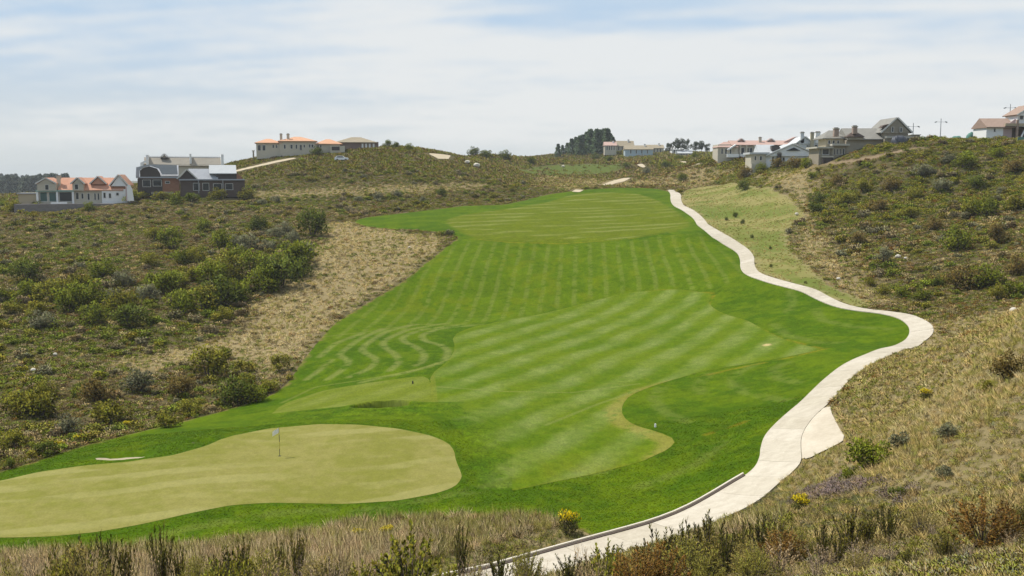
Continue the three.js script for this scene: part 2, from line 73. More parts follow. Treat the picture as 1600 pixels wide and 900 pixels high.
const FACE=[[-7.9,-191.8],[-6.5,-191.2],[-5.1,-190.6],[-3.6,-190],[-2.2,-189.5],[-0.8,-189],[0.6,-188.4],[2,-187.9],[3.4,-187.5],[4.7,-187.1],[6.1,-186.7],[7.5,-186.4],[8.8,-186.2],[10.1,-186.2],[11.4,-186.2],[12.6,-186.2],[13.9,-186.1],[15.2,-186],[16.5,-185.9],[17.7,-185.7],[19,-185.5],[20.2,-185.2],[21.5,-185.2],[22.8,-185.4],[24.1,-185.7],[25.4,-186],[26.7,-186.3],[28.1,-186.6],[29.4,-186.9],[30.7,-187.3],[32.2,-188],[33.6,-189],[34.6,-187.5],[35.1,-183.5],[35.6,-179.4],[35.9,-175.1],[36,-169.9],[35.9,-163.8],[35.4,-157.8],[34.6,-151.9],[33.5,-148.7],[32.1,-148.3],[30.8,-147.9],[29.4,-147.6],[28.2,-148],[27.2,-149],[26.2,-150],[25.1,-151],[24,-151.9],[22.9,-152.8],[21.8,-153.6],[20.6,-154.3],[19.4,-154.9],[18.2,-155.4],[17,-155.5],[15.6,-155.1],[14.3,-154.5],[12.9,-153.9],[11.6,-153.2],[10.2,-152.4],[9,-151.5],[7.8,-150.8],[6.6,-149.9],[5.5,-149],[4.3,-147.9],[3.2,-146.9],[2,-145.7],[0.9,-144.4],[-0.2,-143.2],[-1.2,-142],[-2.4,-141.2],[-4.7,-140.5],[-5.8,-140.1],[-6.9,-139.6],[-8,-139.1],[-9.1,-138.5],[-10.2,-137.8],[-11.3,-137.2],[-12.4,-136.5],[-13.4,-135.8],[-14.3,-135],[-16.1,-133.4],[-17.9,-132],[-19.6,-130.8],[-21.38,-129.67],[-22.26,-129.18],[-23.13,-128.74],[-23.47,-129.92],[-23.3,-132.7],[-23.1,-135.8],[-22.9,-139.3],[-22.8,-142.9],[-22.6,-146.6],[-22.2,-149.8],[-21.6,-152.5],[-21,-154.9],[-20.3,-157.1],[-19.5,-159.2],[-18.7,-161.1],[-17.9,-163.1],[-17.1,-165.1],[-16.3,-167.6],[-15.5,-170.6],[-14.7,-174],[-13.9,-177.8],[-13.1,-181.6],[-12.2,-185.3],[-11,-188.4],[-9.4,-190.9]];
const GREEN=[[-35.41,-69.35],[-34.81,-69.95],[-34.2,-70.58],[-33.52,-71.16],[-32.63,-71.56],[-31.73,-71.97],[-30.8,-72.32],[-30.3,-72.42],[-29.79,-72.51],[-29.28,-72.6],[-28.77,-72.69],[-28.26,-72.78],[-27.77,-72.93],[-27.3,-73.14],[-26.83,-73.35],[-26.35,-73.56],[-25.88,-73.78],[-25.4,-74.01],[-24.95,-74.39],[-24.53,-74.93],[-24.1,-75.5],[-23.68,-76.09],[-23.33,-76.78],[-23.06,-77.55],[-22.8,-78.37],[-22.54,-79.24],[-22.21,-79.89],[-21.81,-80.32],[-21.41,-80.75],[-21,-81.18],[-20.59,-81.6],[-20.17,-82.03],[-19.71,-82.29],[-19.2,-82.4],[-18.7,-82.5],[-18.19,-82.6],[-17.69,-82.7],[-17.18,-82.79],[-16.67,-82.88],[-16.15,-82.97],[-15.62,-82.94],[-15.06,-82.77],[-14.5,-82.61],[-13.95,-82.47],[-13.4,-82.33],[-12.86,-82.21],[-12.31,-82.03],[-11.75,-81.77],[-11.19,-81.54],[-10.65,-81.36],[-10.11,-81.19],[-9.57,-81.04],[-8.97,-80.77],[-8.28,-80.38],[-7.61,-80.01],[-6.94,-79.65],[-6.19,-79.02],[-5.38,-78.11],[-4.82,-77.16],[-4.51,-76.15],[-4.3,-75.08],[-4.19,-73.94],[-4.01,-72.75],[-3.76,-71.49],[-3.6,-70.54],[-3.52,-69.9],[-3.6,-69.18],[-3.82,-68.37],[-4.24,-67.7],[-4.86,-67.16],[-5.37,-66.8],[-6.2,-66.43],[-7.02,-66.06],[-7.83,-65.76],[-8.66,-65.65],[-9.49,-65.53],[-10.32,-65.4],[-11.14,-65.29],[-11.98,-65.29],[-12.82,-65.27],[-13.65,-65.22],[-14.47,-65.15],[-15.29,-65.06],[-16.09,-64.91],[-16.85,-64.62],[-17.61,-64.32],[-18.33,-63.96],[-18.99,-63.4],[-19.65,-62.88],[-20.32,-62.42],[-20.99,-62],[-21.66,-61.61],[-22.33,-61.24],[-23.01,-60.86],[-23.79,-60.49],[-24.54,-60.08],[-25.28,-59.66],[-26.04,-59.35],[-26.79,-59.01],[-27.52,-58.72],[-28.23,-58.62],[-28.94,-58.52],[-29.65,-58.44],[-30.39,-58.41],[-31.22,-58.55],[-32.05,-58.68],[-32.88,-58.82],[-33.72,-58.96],[-34.63,-59.23],[-35.2,-59.55],[-35.77,-59.87],[-36.34,-60.19],[-36.93,-60.52],[-37.52,-60.85],[-38.11,-61.19],[-38.72,-61.53],[-39.4,-62.67],[-40.15,-64.61],[-40.41,-65.72],[-39.9,-66.3],[-39.37,-66.88],[-38.83,-67.46],[-38.23,-67.97],[-37.53,-68.29],[-36.82,-68.61],[-36.1,-68.95]];
const PALE_SLOPE=[[48.1,-290.9],[44.8,-271.9],[42.8,-258.5],[42.2,-250.6],[41.5,-239.2],[40.9,-224.5],[40,-211.3],[38.8,-199.7],[38.4,-191.4],[38.9,-186.3],[39.4,-181.9],[39.9,-178],[40,-173.3],[39.4,-167.9],[38.4,-161.8],[37,-155.2],[36.7,-150.3],[37.5,-147.2],[38.4,-144.7],[39.2,-142.6],[40,-140.6],[40.7,-138.5],[41.2,-136.4],[41.4,-134.2],[41.6,-131.5],[41.84,-128.24],[42.46,-125.97],[43.44,-124.67],[44.21,-125.4],[44.76,-128.17],[44.9,-131.2],[44.7,-134.6],[44.4,-137.9],[44.1,-141.2],[44.1,-145.8],[44.4,-151.6],[45.2,-159],[46.3,-167.9],[47.4,-174.9],[48.4,-180.1],[50,-185.4],[52.2,-191],[54.6,-196.1],[57.2,-200.6],[59.2,-208.2],[60.7,-218.7],[61.2,-226.1],[60.9,-230.3],[60.8,-235.5],[60.9,-241.8],[61.2,-250.1],[61.7,-260.5],[61.6,-268.8],[60.8,-274.7],[60.3,-282.3],[60,-291.4],[59,-297.5],[57.3,-300.7],[54.7,-301.8],[51.4,-300.9]];
const CLEARING=[[2.6,-379.4],[5.7,-414.9],[8.7,-435.2],[11.8,-440.2],[14.8,-444.5],[18,-447.9],[20.9,-449.9],[23.8,-450.7],[26.6,-451.1],[29.4,-451.3],[32.2,-451.4],[35,-451.2],[37.8,-450.9],[40.5,-450.6],[43.3,-450.3],[46.1,-450.2],[47.3,-445.1],[46.9,-435.2],[44.7,-425.8],[40.5,-416.8],[37.1,-411.5],[34.4,-409.8],[31.7,-407.5],[28.9,-404.6],[26.1,-399.1],[23.1,-391.1],[20.1,-380],[17.1,-365.8],[14.5,-358],[12.2,-356.5],[9.9,-354.8],[7.7,-352.9],[5.2,-354.4],[2.5,-359.2]];
const DRY_BANK=[[-41,-223.8],[-39.1,-224],[-37.2,-224.2],[-35.3,-224.5],[-32.7,-221.2],[-29.4,-214.6],[-26.9,-210.4],[-25.3,-208.8],[-23.7,-207.3],[-22.1,-205.9],[-20.5,-204.5],[-19,-203.1],[-17.5,-201.8],[-16,-200.5],[-14.5,-199.2],[-13.1,-197.8],[-12.1,-195.3],[-11.5,-191.4],[-11.8,-187.4],[-12.8,-183.4],[-13.7,-179.2],[-14.6,-174.9],[-15.4,-171.1],[-16.3,-167.7],[-17.1,-165.1],[-18,-163.3],[-18.8,-161.5],[-19.6,-159.6],[-20.3,-157.7],[-21.1,-155.7],[-21.7,-153.2],[-22.2,-150],[-22.6,-146.6],[-23,-142.9],[-23.3,-139.3],[-23.6,-135.8],[-23.9,-132.7],[-24.23,-129.99],[-24.46,-127.33],[-24.57,-124.74],[-24.68,-122.29],[-24.8,-119.98],[-24.9,-117.71],[-25,-115.5],[-25.07,-113.26],[-25.11,-110.99],[-26.05,-110.73],[-27.88,-112.49],[-29.63,-115.19],[-31.29,-118.84],[-32.63,-120.62],[-33.63,-120.55],[-34.62,-120.45],[-35.6,-120.31],[-36.56,-120.13],[-37.51,-119.89],[-38.3,-119.32],[-38.96,-118.41],[-39.58,-117.45],[-40.17,-116.43],[-40.72,-115.37],[-41.25,-114.27],[-41.75,-113.15],[-42.22,-112],[-43.64,-113.59],[-46.01,-117.93],[-46.9,-120.57],[-46.3,-121.53],[-45.68,-122.47],[-45.04,-123.38],[-44.36,-124.25],[-43.67,-125.09],[-42.94,-125.9],[-42.2,-126.67],[-41.49,-127.45],[-40.83,-128.26],[-40.16,-129.04],[-39.46,-129.81],[-38,-131.3],[-36.6,-132.9],[-36.5,-135.1],[-37,-138.6],[-37.5,-142.4],[-38.1,-146.4],[-38.2,-150.4],[-38,-154.4],[-37.7,-158.2],[-37.3,-162],[-36.8,-165.8],[-36.3,-169.5],[-35.8,-173.6],[-35.3,-177.9],[-35.4,-185.5],[-36.3,-196.2],[-38.1,-207.1],[-40.6,-218.1]];
const DRY_TRACK=[[-72.5,-292.3],[-70.1,-292.5],[-67.8,-292.5],[-65.3,-292.4],[-62.9,-292.1],[-60.4,-291.8],[-58,-291.6],[-55.6,-291.3],[-53.2,-291.3],[-51,-291.4],[-48.8,-291.6],[-46.5,-291.9],[-44.3,-292.2],[-42.1,-292.6],[-39.9,-293.1],[-37.7,-293.5],[-35.4,-294],[-33.2,-294.5],[-31,-295.1],[-28.7,-295.8],[-26.6,-296.6],[-24.7,-297.4],[-22.7,-298.4],[-20.8,-299.6],[-18.8,-300.9],[-16.8,-302.4],[-14.8,-304],[-12.8,-305.8],[-10.8,-307.7],[-8.8,-309.7],[-7.2,-308.5],[-6.2,-303.9],[-6.7,-300.4],[-8.9,-298.1],[-11,-295.6],[-13.1,-292.9],[-15.2,-290.3],[-17.2,-287.6],[-19.2,-285.7],[-21.2,-284.3],[-23.3,-283.2],[-25.3,-282.5],[-27.4,-282.1],[-29.6,-282],[-31.8,-282],[-34,-282],[-36.2,-282],[-38.4,-282.1],[-40.6,-282.1],[-42.8,-282.2],[-45,-282.3],[-47.3,-282.4],[-49.5,-282.6],[-51.7,-282.8],[-54,-283],[-56.2,-283.3],[-58.5,-283.7],[-60.8,-284],[-63.1,-284.4],[-65.4,-284.8],[-67.6,-284.9],[-69.9,-284.9],[-71.6,-286.7],[-73,-290.4]];
const DRY_RIDGE=[[66.3,-276.5],[67.6,-273.7],[68.9,-271],[70.2,-268.3],[71.2,-264.6],[71.9,-260],[71.7,-252.8],[70.7,-242.8],[69.4,-235.6],[68,-231.3],[66.4,-226.3],[64.7,-220.7],[62.6,-214],[60.2,-206],[58.1,-197.3],[56.4,-188.1],[54.9,-180.1],[53.8,-173.4],[52.9,-167.3],[52.2,-161.7],[51.5,-156.4],[50.8,-151.5],[50.4,-147.3],[50.2,-144],[49.8,-140.7],[49.3,-137.2],[48.5,-133.2],[47.5,-128.7],[46.56,-127.2],[45.69,-128.73],[45.2,-130.7],[45.2,-133.2],[45,-135.6],[44.8,-137.7],[44.5,-139.8],[44.2,-141.8],[44.1,-144.7],[44.3,-148.2],[44.7,-152.5],[45.2,-157.5],[45.8,-163.1],[46.6,-169.2],[48.2,-175.6],[50.7,-182.2],[53.6,-189.9],[56.9,-198.5],[59.2,-209.5],[60.7,-222.7],[61.4,-233.1],[61.5,-240.7],[62.6,-252.8],[64.6,-269.5]];
const DRY_MIDDLE=[[5.9,-343.2],[9.2,-346.7],[12.5,-350.1],[16,-353.6],[19,-355.8],[21.7,-356.6],[24.4,-356.5],[27,-355.6],[29.4,-353.7],[31.8,-350.9],[34.1,-347.9],[36.4,-344.5],[38.6,-341.4],[40.8,-338.4],[43.5,-337.5],[46.9,-338.9],[50.1,-339.4],[53.2,-339.1],[56.8,-338.8],[60.9,-338.4],[64,-335.4],[66,-329.9],[67.8,-323.8],[69.4,-317.1],[68.8,-312.9],[66.2,-311.2],[63.6,-309.3],[60.9,-307.1],[58.2,-304.2],[55.3,-300.5],[53.2,-301.3],[51.7,-306.5],[50.2,-312.1],[48.7,-318],[46.7,-321.8],[44.3,-323.7],[41.8,-325],[39.2,-325.7],[36.5,-326.1],[33.8,-326.1],[30.5,-320.4],[26.5,-309.2],[23.1,-302.6],[20.1,-300.9],[17.6,-301.4],[15.4,-304.3],[13.1,-306.8],[10.8,-308.8],[8.3,-317.7],[5.6,-333.6]];
const SOIL=[[78.5,-271.5],[78.7,-267.7],[77.3,-258.8],[74.4,-244.8],[73.2,-237],[73.9,-235.4],[74.7,-233.8],[75.6,-232.2],[76.5,-230.6],[77.4,-229.1],[78.3,-228],[80.3,-226.9],[82.4,-226.4],[84.8,-226.3],[86.2,-226.3],[87.6,-226.4],[89.1,-226.6],[90.3,-225.8],[88.6,-225],[87.5,-224.8],[85.2,-224.6],[83,-224.7],[80.8,-225],[78.8,-225.8],[77,-227.4],[76.2,-228.6],[75.5,-230],[74.8,-231.4],[74,-232.8],[73.2,-234.1],[72.5,-235.6],[71.8,-237.5],[72.7,-245.3],[75.4,-259.1],[77.1,-267.8],[77.9,-271.5]];
const DEEP_GREEN=[[68.1,-228.1],[69.4,-227.2],[70.5,-226],[71.6,-224.6],[72.7,-223.3],[73.8,-222.1],[75,-220.9],[76.4,-219.6],[77.8,-218.5],[79.3,-217.6],[80.8,-216.9],[82.4,-216.3],[83.3,-214.7],[83.6,-212],[83.9,-209.3],[84.1,-206.6],[84.3,-203.8],[84.4,-201],[83.3,-198.1],[80.9,-195.2],[78.5,-192.2],[76,-189],[74.1,-187.5],[72.6,-187.6],[71.1,-187.8],[69.6,-188.1],[68.2,-188.4],[66.7,-188.7],[65.4,-189.8],[64.3,-191.8],[63.2,-194],[62.2,-196.3],[61.2,-199.6],[60.5,-203.8],[62,-211.6],[65.7,-222.9]];
const MOW_WAVES=[[[-5.5,-138.5],[-6.7,-137.9],[-7.8,-137.3],[-8.9,-136.7],[-10,-135.7],[-10.5,-134.5],[-11,-133.1],[-11.5,-131.8],[-11.6,-130.3],[-11.49,-129.38],[-11.26,-128.36],[-11.02,-127.52],[-10.77,-126.86],[-10.51,-126.37],[-9.97,-125.75],[-9.43,-125.12],[-8.9,-124.33],[-8.61,-123.69],[-8.32,-122.88],[-8.02,-121.92],[-7.79,-120.85],[-7.63,-119.69],[-7.54,-118.44],[-7.52,-117.08],[-7.56,-115.88],[-7.67,-114.84],[-7.84,-113.96],[-8.08,-113.23],[-8.31,-112.61],[-8.55,-112.1],[-9.04,-111.42],[-9.53,-110.85],[-10.02,-110.31],[-10.5,-109.78],[-10.98,-109.27],[-11.42,-108.85],[-11.83,-108.54],[-12.41,-108.13],[-13,-107.73],[-13.58,-107.36],[-14.16,-106.99],[-14.74,-106.64],[-15.31,-106.3],[-15.84,-105.99]],[[-7.6,-138.9],[-8.7,-138.2],[-9.8,-137.3],[-11,-136.3],[-12.1,-135.3],[-12.8,-133.6],[-13.3,-132.3],[-13.7,-131.1],[-13.95,-129.72],[-13.95,-128.99],[-13.86,-128.2],[-13.67,-127.37],[-13.38,-126.49],[-12.97,-125.57],[-12.46,-124.59],[-11.98,-123.57],[-11.54,-122.53],[-11.14,-121.45],[-10.77,-120.34],[-10.49,-119.23],[-10.29,-118.12],[-10.18,-117.01],[-10.15,-115.91],[-10.16,-114.94],[-10.21,-114.11],[-10.31,-113.43],[-10.45,-112.88],[-10.63,-112.19]],[[-9.6,-140.6],[-10.6,-139.4],[-11.4,-138.4],[-12.3,-137.4],[-13.1,-136.4],[-13.9,-135.3],[-14.5,-133.6],[-14.8,-132.3],[-15.2,-131.1],[-15.5,-129.92],[-15.68,-129.35],[-15.85,-128.79],[-15.96,-128.14],[-16.03,-127.4],[-16.04,-126.57],[-15.99,-125.66],[-15.89,-124.79],[-15.72,-123.96],[-15.48,-123.17],[-15.19,-122.41],[-14.9,-121.67],[-14.61,-120.94],[-14.32,-120.23],[-14.04,-119.52],[-13.77,-118.76],[-13.52,-117.94],[-13.27,-117.07],[-13.04,-116.15],[-12.91,-115.16],[-12.89,-114.12],[-12.97,-113.03],[-13.15,-111.87],[-13.28,-111],[-13.37,-110.42]],[[-13.3,-140.1],[-14,-138.8],[-14.8,-137.3],[-15.6,-135.8],[-16.4,-134.3],[-16.8,-132.7],[-17.2,-130.8],[-17.33,-129.83],[-17.5,-128.91],[-17.66,-128.01],[-17.81,-127.05],[-17.95,-126.03],[-18.08,-124.94],[-18.19,-123.78],[-18.15,-122.68],[-17.98,-121.65],[-17.66,-120.67],[-17.19,-119.75],[-16.78,-118.91],[-16.41,-118.14],[-16.08,-117.45],[-15.81,-116.83],[-15.63,-116.12],[-15.55,-115.33],[-15.58,-114.45],[-15.7,-113.48],[-15.84,-112.69],[-15.98,-112.08],[-16.31,-111.38],[-16.65,-110.86],[-16.98,-110.34],[-17.31,-109.83],[-17.64,-109.32]],[[-17.4,-135.9],[-17.8,-134.1],[-18.2,-132.8],[-18.6,-131.5],[-18.9,-130.3],[-19.1,-129.68],[-19.28,-129.1],[-19.44,-128.48],[-19.57,-127.82],[-19.69,-127.1],[-19.78,-126.35],[-19.88,-125.6],[-19.97,-124.87],[-20.07,-124.16],[-20.16,-123.45],[-20.26,-122.77],[-20.35,-122.1],[-20.45,-121.44],[-20.54,-120.8],[-20.49,-120.13],[-20.28,-119.44],[-19.92,-118.72],[-19.4,-117.98],[-19.04,-117.17],[-18.83,-116.29],[-18.77,-115.34],[-18.86,-114.32],[-18.97,-113.45],[-19.09,-112.71],[-19.21,-112.11],[-19.49,-111.18],[-19.76,-110.24],[-19.99,-109.4]],[[-19.6,-132.5],[-20.1,-131.2],[-20.76,-129.64],[-20.97,-129.15],[-21.17,-128.68],[-21.38,-128.22],[-21.8,-127.32],[-21.98,-126.78],[-22.14,-126.13],[-22.26,-125.38],[-22.35,-124.52],[-22.45,-123.69],[-22.54,-122.88],[-22.64,-122.08],[-22.73,-121.31],[-22.8,-120.72],[-22.87,-120.14]],[[-21.16,-117.94],[-21.27,-117.2],[-21.38,-116.47],[-21.52,-115.49],[-21.66,-114.65],[-21.8,-113.93],[-21.92,-113.35],[-22.16,-112.44],[-22.38,-111.51],[-22.57,-110.68]]],MOW_LINES=[[[-22.8,-99.47],[-22.65,-100.18],[-22.43,-101.12],[-22.2,-102.03],[-21.96,-102.9],[-21.7,-103.75],[-21.43,-104.57],[-21.15,-105.37],[-20.84,-106.06],[-20.44,-106.39],[-19.75,-106.49],[-19.05,-106.59],[-18.36,-106.69],[-17.66,-106.8],[-16.96,-106.92],[-16.28,-107.06],[-15.65,-107.26],[-15.04,-107.49],[-14.43,-107.74],[-13.82,-108],[-13.21,-108.28],[-12.6,-108.57],[-11.99,-108.88],[-11.37,-109.21],[-10.75,-109.56],[-10.34,-109.93],[-9.94,-110.49],[-9.53,-111.11],[-9.12,-111.74],[-8.7,-112.39],[-8.28,-113.06],[-7.86,-113.74],[-7.43,-114.45],[-7.16,-114.9]],[[-22.07,-96.23],[-21.92,-96.77],[-21.72,-97.49],[-21.5,-98.18],[-21.28,-98.85],[-21.05,-99.5],[-20.81,-100.14],[-20.56,-100.75],[-20.3,-101.35],[-20.04,-101.94],[-19.77,-102.51],[-19.49,-103.07],[-19.19,-103.57],[-18.59,-103.93],[-17.93,-104.15],[-17.27,-104.37],[-16.6,-104.59],[-15.94,-104.83],[-15.27,-105.07],[-14.77,-105.26]],[[-25.3,-130.1],[-24,-130.7],[-22.8,-131.3],[-21.6,-132],[-20.4,-132.8],[-19.2,-133.7],[-18.2,-134.5],[-17.2,-135.6],[-16.1,-136.7],[-15.3,-137.7],[-14.5,-138.6],[-13.7,-139.6],[-12.5,-140.1],[-11.1,-140.2],[-9.6,-140.2],[-8.2,-140],[-6.7,-139.8],[-5.3,-139.5],[-4,-139.2]],[[-7.31,-99.97],[-6.77,-99.64],[-6.12,-99.27],[-5.48,-98.92],[-4.84,-98.59],[-4.21,-98.28],[-3.59,-97.98],[-2.97,-97.71],[-2.35,-97.45],[-1.73,-97.21],[-1.12,-96.99],[-0.52,-96.81],[0.09,-96.74],[0.7,-96.69],[1.3,-96.65],[1.91,-96.6],[2.51,-96.56],[3.11,-96.52],[3.72,-96.48],[4.32,-96.44],[4.92,-96.39],[5.52,-96.34],[6.13,-96.49],[6.76,-96.84],[7.39,-97.17],[8.03,-97.5],[8.66,-97.82],[9.31,-98.13],[9.95,-98.43],[10.59,-98.72],[11.24,-98.99],[11.89,-99.25],[12.49,-99.47]],[[2.85,-84.12],[3.12,-84.54],[3.49,-85.11],[3.86,-85.68],[4.24,-86.25],[4.63,-86.83],[5.01,-87.42],[5.41,-88.01],[5.8,-88.6],[6.21,-89.2],[6.62,-89.81],[7.03,-90.42],[7.44,-91.02],[7.84,-91.56],[8.22,-92.04],[8.61,-92.52],[8.99,-93.01],[9.39,-93.5],[9.78,-93.99],[10.19,-94.48],[10.59,-94.98],[11,-95.47],[11.41,-95.96],[11.82,-96.45],[12.19,-96.88]]],MOW_SWIRLS=[[[24.36,-101.77],[23.91,-101.27],[23.31,-100.6],[22.72,-99.94],[22.14,-99.14],[21.84,-98.53],[21.54,-97.77],[21.24,-96.87],[21.01,-95.9],[20.86,-94.85],[20.78,-93.73],[20.78,-92.53],[20.8,-91.54],[20.84,-90.77],[20.91,-90.22],[21.08,-89.53],[21.25,-88.84],[21.42,-88.16],[21.58,-87.47],[21.75,-86.78],[21.98,-86.02],[22.25,-85.21],[22.51,-84.39],[22.73,-83.67]],[[27.2,-99.78],[26.83,-99.44],[26.33,-99],[25.83,-98.57],[25.37,-97.91],[25.18,-97.21],[25.01,-96.27],[24.87,-95.09],[24.79,-94.08],[24.76,-93.23],[24.8,-92.56],[24.9,-92.06],[24.99,-91.56],[25.08,-91.06],[25.17,-90.55],[25.26,-90.05],[25.37,-89.41]],[[19.72,-101.01],[19.36,-100.22],[19.12,-99.7],[18.89,-99.17],[18.65,-98.65],[18.42,-98.12],[18.19,-97.59],[17.99,-96.93],[17.83,-96.14],[17.71,-95.22],[17.62,-94.16],[17.56,-93.36],[17.51,-92.83]],[[14.48,-97.32],[14.2,-96.47],[13.92,-95.62],[13.55,-94.48],[13.28,-93.45],[13.1,-92.51],[13.03,-91.69],[13.06,-90.96],[13.08,-90.24],[13.11,-89.53],[13.13,-88.83],[13.15,-88.14],[13.2,-87.52],[13.27,-86.96],[13.47,-86.06],[13.69,-85.23],[13.91,-84.4],[14.12,-83.59],[14.32,-82.79],[14.45,-82.29]],[[38.03,-126.89],[37.78,-125.69],[37.53,-124.49],[37.19,-122.89],[36.97,-121.59],[36.87,-120.61],[36.89,-119.93],[37.16,-119.2],[37.43,-118.47],[37.69,-117.74],[37.95,-117.02],[38.2,-116.29],[38.44,-115.56],[38.69,-114.86],[38.98,-114.32],[39.31,-113.89],[39.63,-113.46],[39.95,-113.03],[40.26,-112.6],[40.58,-112.16],[40.88,-111.73],[41.22,-111.24]],[[31.51,-122.03],[31.49,-121.35],[31.46,-120.68],[31.43,-119.77],[31.4,-118.86],[31.36,-117.96],[31.31,-117.05],[31.27,-116.14],[31.26,-115.35],[31.3,-114.69],[31.38,-114.14],[31.62,-113.3],[31.86,-112.45],[32.08,-111.6],[32.3,-110.75],[32.51,-109.9],[32.72,-109.07],[32.96,-108.29],[33.33,-107.73],[33.8,-107.32],[34.27,-106.94],[34.68,-106.61]],[[37.8,-138.6],[37.5,-136.8],[37.4,-135.6],[37.1,-134.2],[36.6,-132.8],[36.1,-131.2],[35.44,-129.56],[34.94,-128.29],[34.61,-127.45]],[[-22.52,-58.03],[-22.14,-58.37],[-21.7,-58.7],[-21.25,-59.02],[-20.79,-59.32],[-20.32,-59.63],[-19.85,-59.95],[-19.38,-60.28],[-18.92,-60.63],[-18.44,-61],[-18.01,-61.27],[-17.58,-61.56],[-17.15,-61.86],[-16.72,-62.17],[-16.29,-62.49],[-15.85,-62.82],[-15.4,-63.12],[-14.81,-63.31],[-14.21,-63.48],[-13.72,-63.61],[-13.23,-63.72],[-12.74,-63.83],[-12.25,-63.93],[-11.75,-64.02]],[[-9.89,-63.94],[-9.34,-64.22],[-8.84,-64.46],[-8.34,-64.7],[-7.84,-64.93],[-7.33,-65.17],[-6.82,-65.4],[-6.31,-65.63],[-5.79,-65.86],[-5.27,-66.09],[-4.74,-66.32],[-4.22,-66.56],[-3.69,-66.82],[-3.17,-67.1],[-2.64,-67.39],[-2.11,-67.71],[-1.57,-68.04],[-1.03,-68.4],[-0.48,-68.79],[-0.07,-69.08],[0.49,-69.41],[1.05,-69.72],[1.62,-70.03],[2.19,-70.34],[2.76,-70.65],[3.35,-70.94],[3.93,-71.22],[4.52,-71.49],[5.11,-71.73],[5.7,-71.95],[6.29,-72.15],[6.85,-72.31]],[[8.78,-68.32],[9.26,-68.64],[9.81,-69],[10.37,-69.33],[10.92,-69.64],[11.48,-69.94],[12.04,-70.23],[12.6,-70.53],[13.04,-71.08],[13.35,-71.52],[13.66,-71.96],[13.97,-72.41],[14.29,-72.87],[14.61,-73.33],[14.94,-73.79],[15.27,-74.27],[15.6,-74.74]]],DRY_FRINGE=[[[15.6,-98.97],[15.02,-98.54],[14.56,-98.19],[14.1,-97.83],[13.64,-97.46],[13.18,-97.08],[12.73,-96.7],[12.28,-96.31],[11.84,-95.73],[11.41,-94.91],[10.99,-94.03],[10.58,-93.16],[10.35,-92.58],[10.08,-91.85],[9.78,-90.96],[9.44,-89.92],[9.21,-88.9],[9.08,-87.89],[9.04,-86.89],[9.11,-85.9],[9.19,-85.09],[9.29,-84.46],[9.53,-83.74],[9.78,-83.2],[10.02,-82.66],[10.27,-82.12],[10.51,-81.58],[10.75,-81.06],[11.02,-80.56],[11.28,-80.07],[11.54,-79.57],[11.79,-79.08],[12.04,-78.58],[12.17,-77.87],[12.13,-76.88],[11.93,-76.02],[11.55,-75.42],[11.14,-74.89],[10.73,-74.37]]],PALE_FRINGE=[[[33.07,-104.5],[32.48,-104.15],[32.02,-103.88],[31.56,-103.63],[31.12,-103.4],[30.45,-103.09],[29.81,-102.81],[29.17,-102.56],[28.54,-102.32],[27.91,-102.12],[27.24,-102.02],[26.55,-101.96],[25.86,-101.91],[25.17,-101.85],[24.48,-101.78],[23.79,-101.71],[23.09,-101.61],[22.38,-101.44],[21.67,-101.26],[20.96,-101.05],[20.24,-100.83],[19.77,-100.67],[19.29,-100.51],[18.81,-100.33]],[[28.6,-144.3],[28,-142.9],[27.2,-140.9],[27,-139.7],[26.9,-138.3],[27,-136.8],[27,-135.5],[27.2,-133.4],[27.5,-131.9],[27.7,-130.4],[27.87,-129.66],[28,-128.93],[28.13,-128.21],[28.26,-127.51],[28.4,-126.84],[28.53,-126.17],[28.66,-125.51],[28.79,-124.86],[28.91,-124.21],[29.04,-123.57],[29.17,-122.94],[29.29,-122.32],[29.42,-121.7],[29.52,-121.03],[29.62,-120.32],[29.7,-119.57],[29.77,-118.76],[29.83,-117.96],[29.89,-117.15],[29.94,-116.34],[29.99,-115.53],[30.06,-114.8],[30.14,-114.15],[30.24,-113.59],[30.46,-112.62],[30.66,-111.65],[30.76,-111.16],[30.86,-110.66],[30.96,-110.17],[31.05,-109.68],[31.15,-109.19],[31.33,-108.22],[31.51,-107.28],[31.68,-106.34],[31.85,-105.4],[31.96,-104.81]],[[7.4,-147.2],[8.6,-148.3],[9.7,-149.1],[10.7,-149.8],[11.7,-150.5],[12.8,-151.1],[14.2,-151.9],[15.1,-152.6],[16.3,-153.7],[17.6,-154.5],[18.8,-154.6],[20,-154.3],[21.3,-153.9],[22.5,-153.5],[23.6,-152.5],[24.3,-151.6],[25.1,-150.6],[25.8,-149.6],[26.5,-148.6],[27.3,-147.6],[28,-146.6],[28.7,-145.5]],[[15.15,-77.99],[15.69,-78.18],[16.32,-78.38],[16.95,-78.59],[17.51,-78.87],[18.11,-79.19],[18.56,-79.43]],[[-7.9,-193.9],[-6.9,-193.2],[-5.7,-192.4],[-4.5,-191.6],[-3.3,-190.9],[-2.1,-190.2],[-1,-189.5],[0.2,-188.9],[1.4,-188.5],[2.6,-188.2],[3.7,-187.9],[4.9,-187.6],[6.4,-187.3],[8,-187],[9.5,-186.8],[11,-186.9],[12.5,-187.1],[13.9,-187.2],[15.4,-187.2],[16.9,-187.2],[18.3,-187.2],[19.8,-187],[21.3,-187],[22.5,-187.4],[23.7,-187.9],[25,-188.5],[26.2,-189.1],[27.5,-189.7],[28.8,-190.4],[30.1,-191.3],[31.1,-192.2]]];
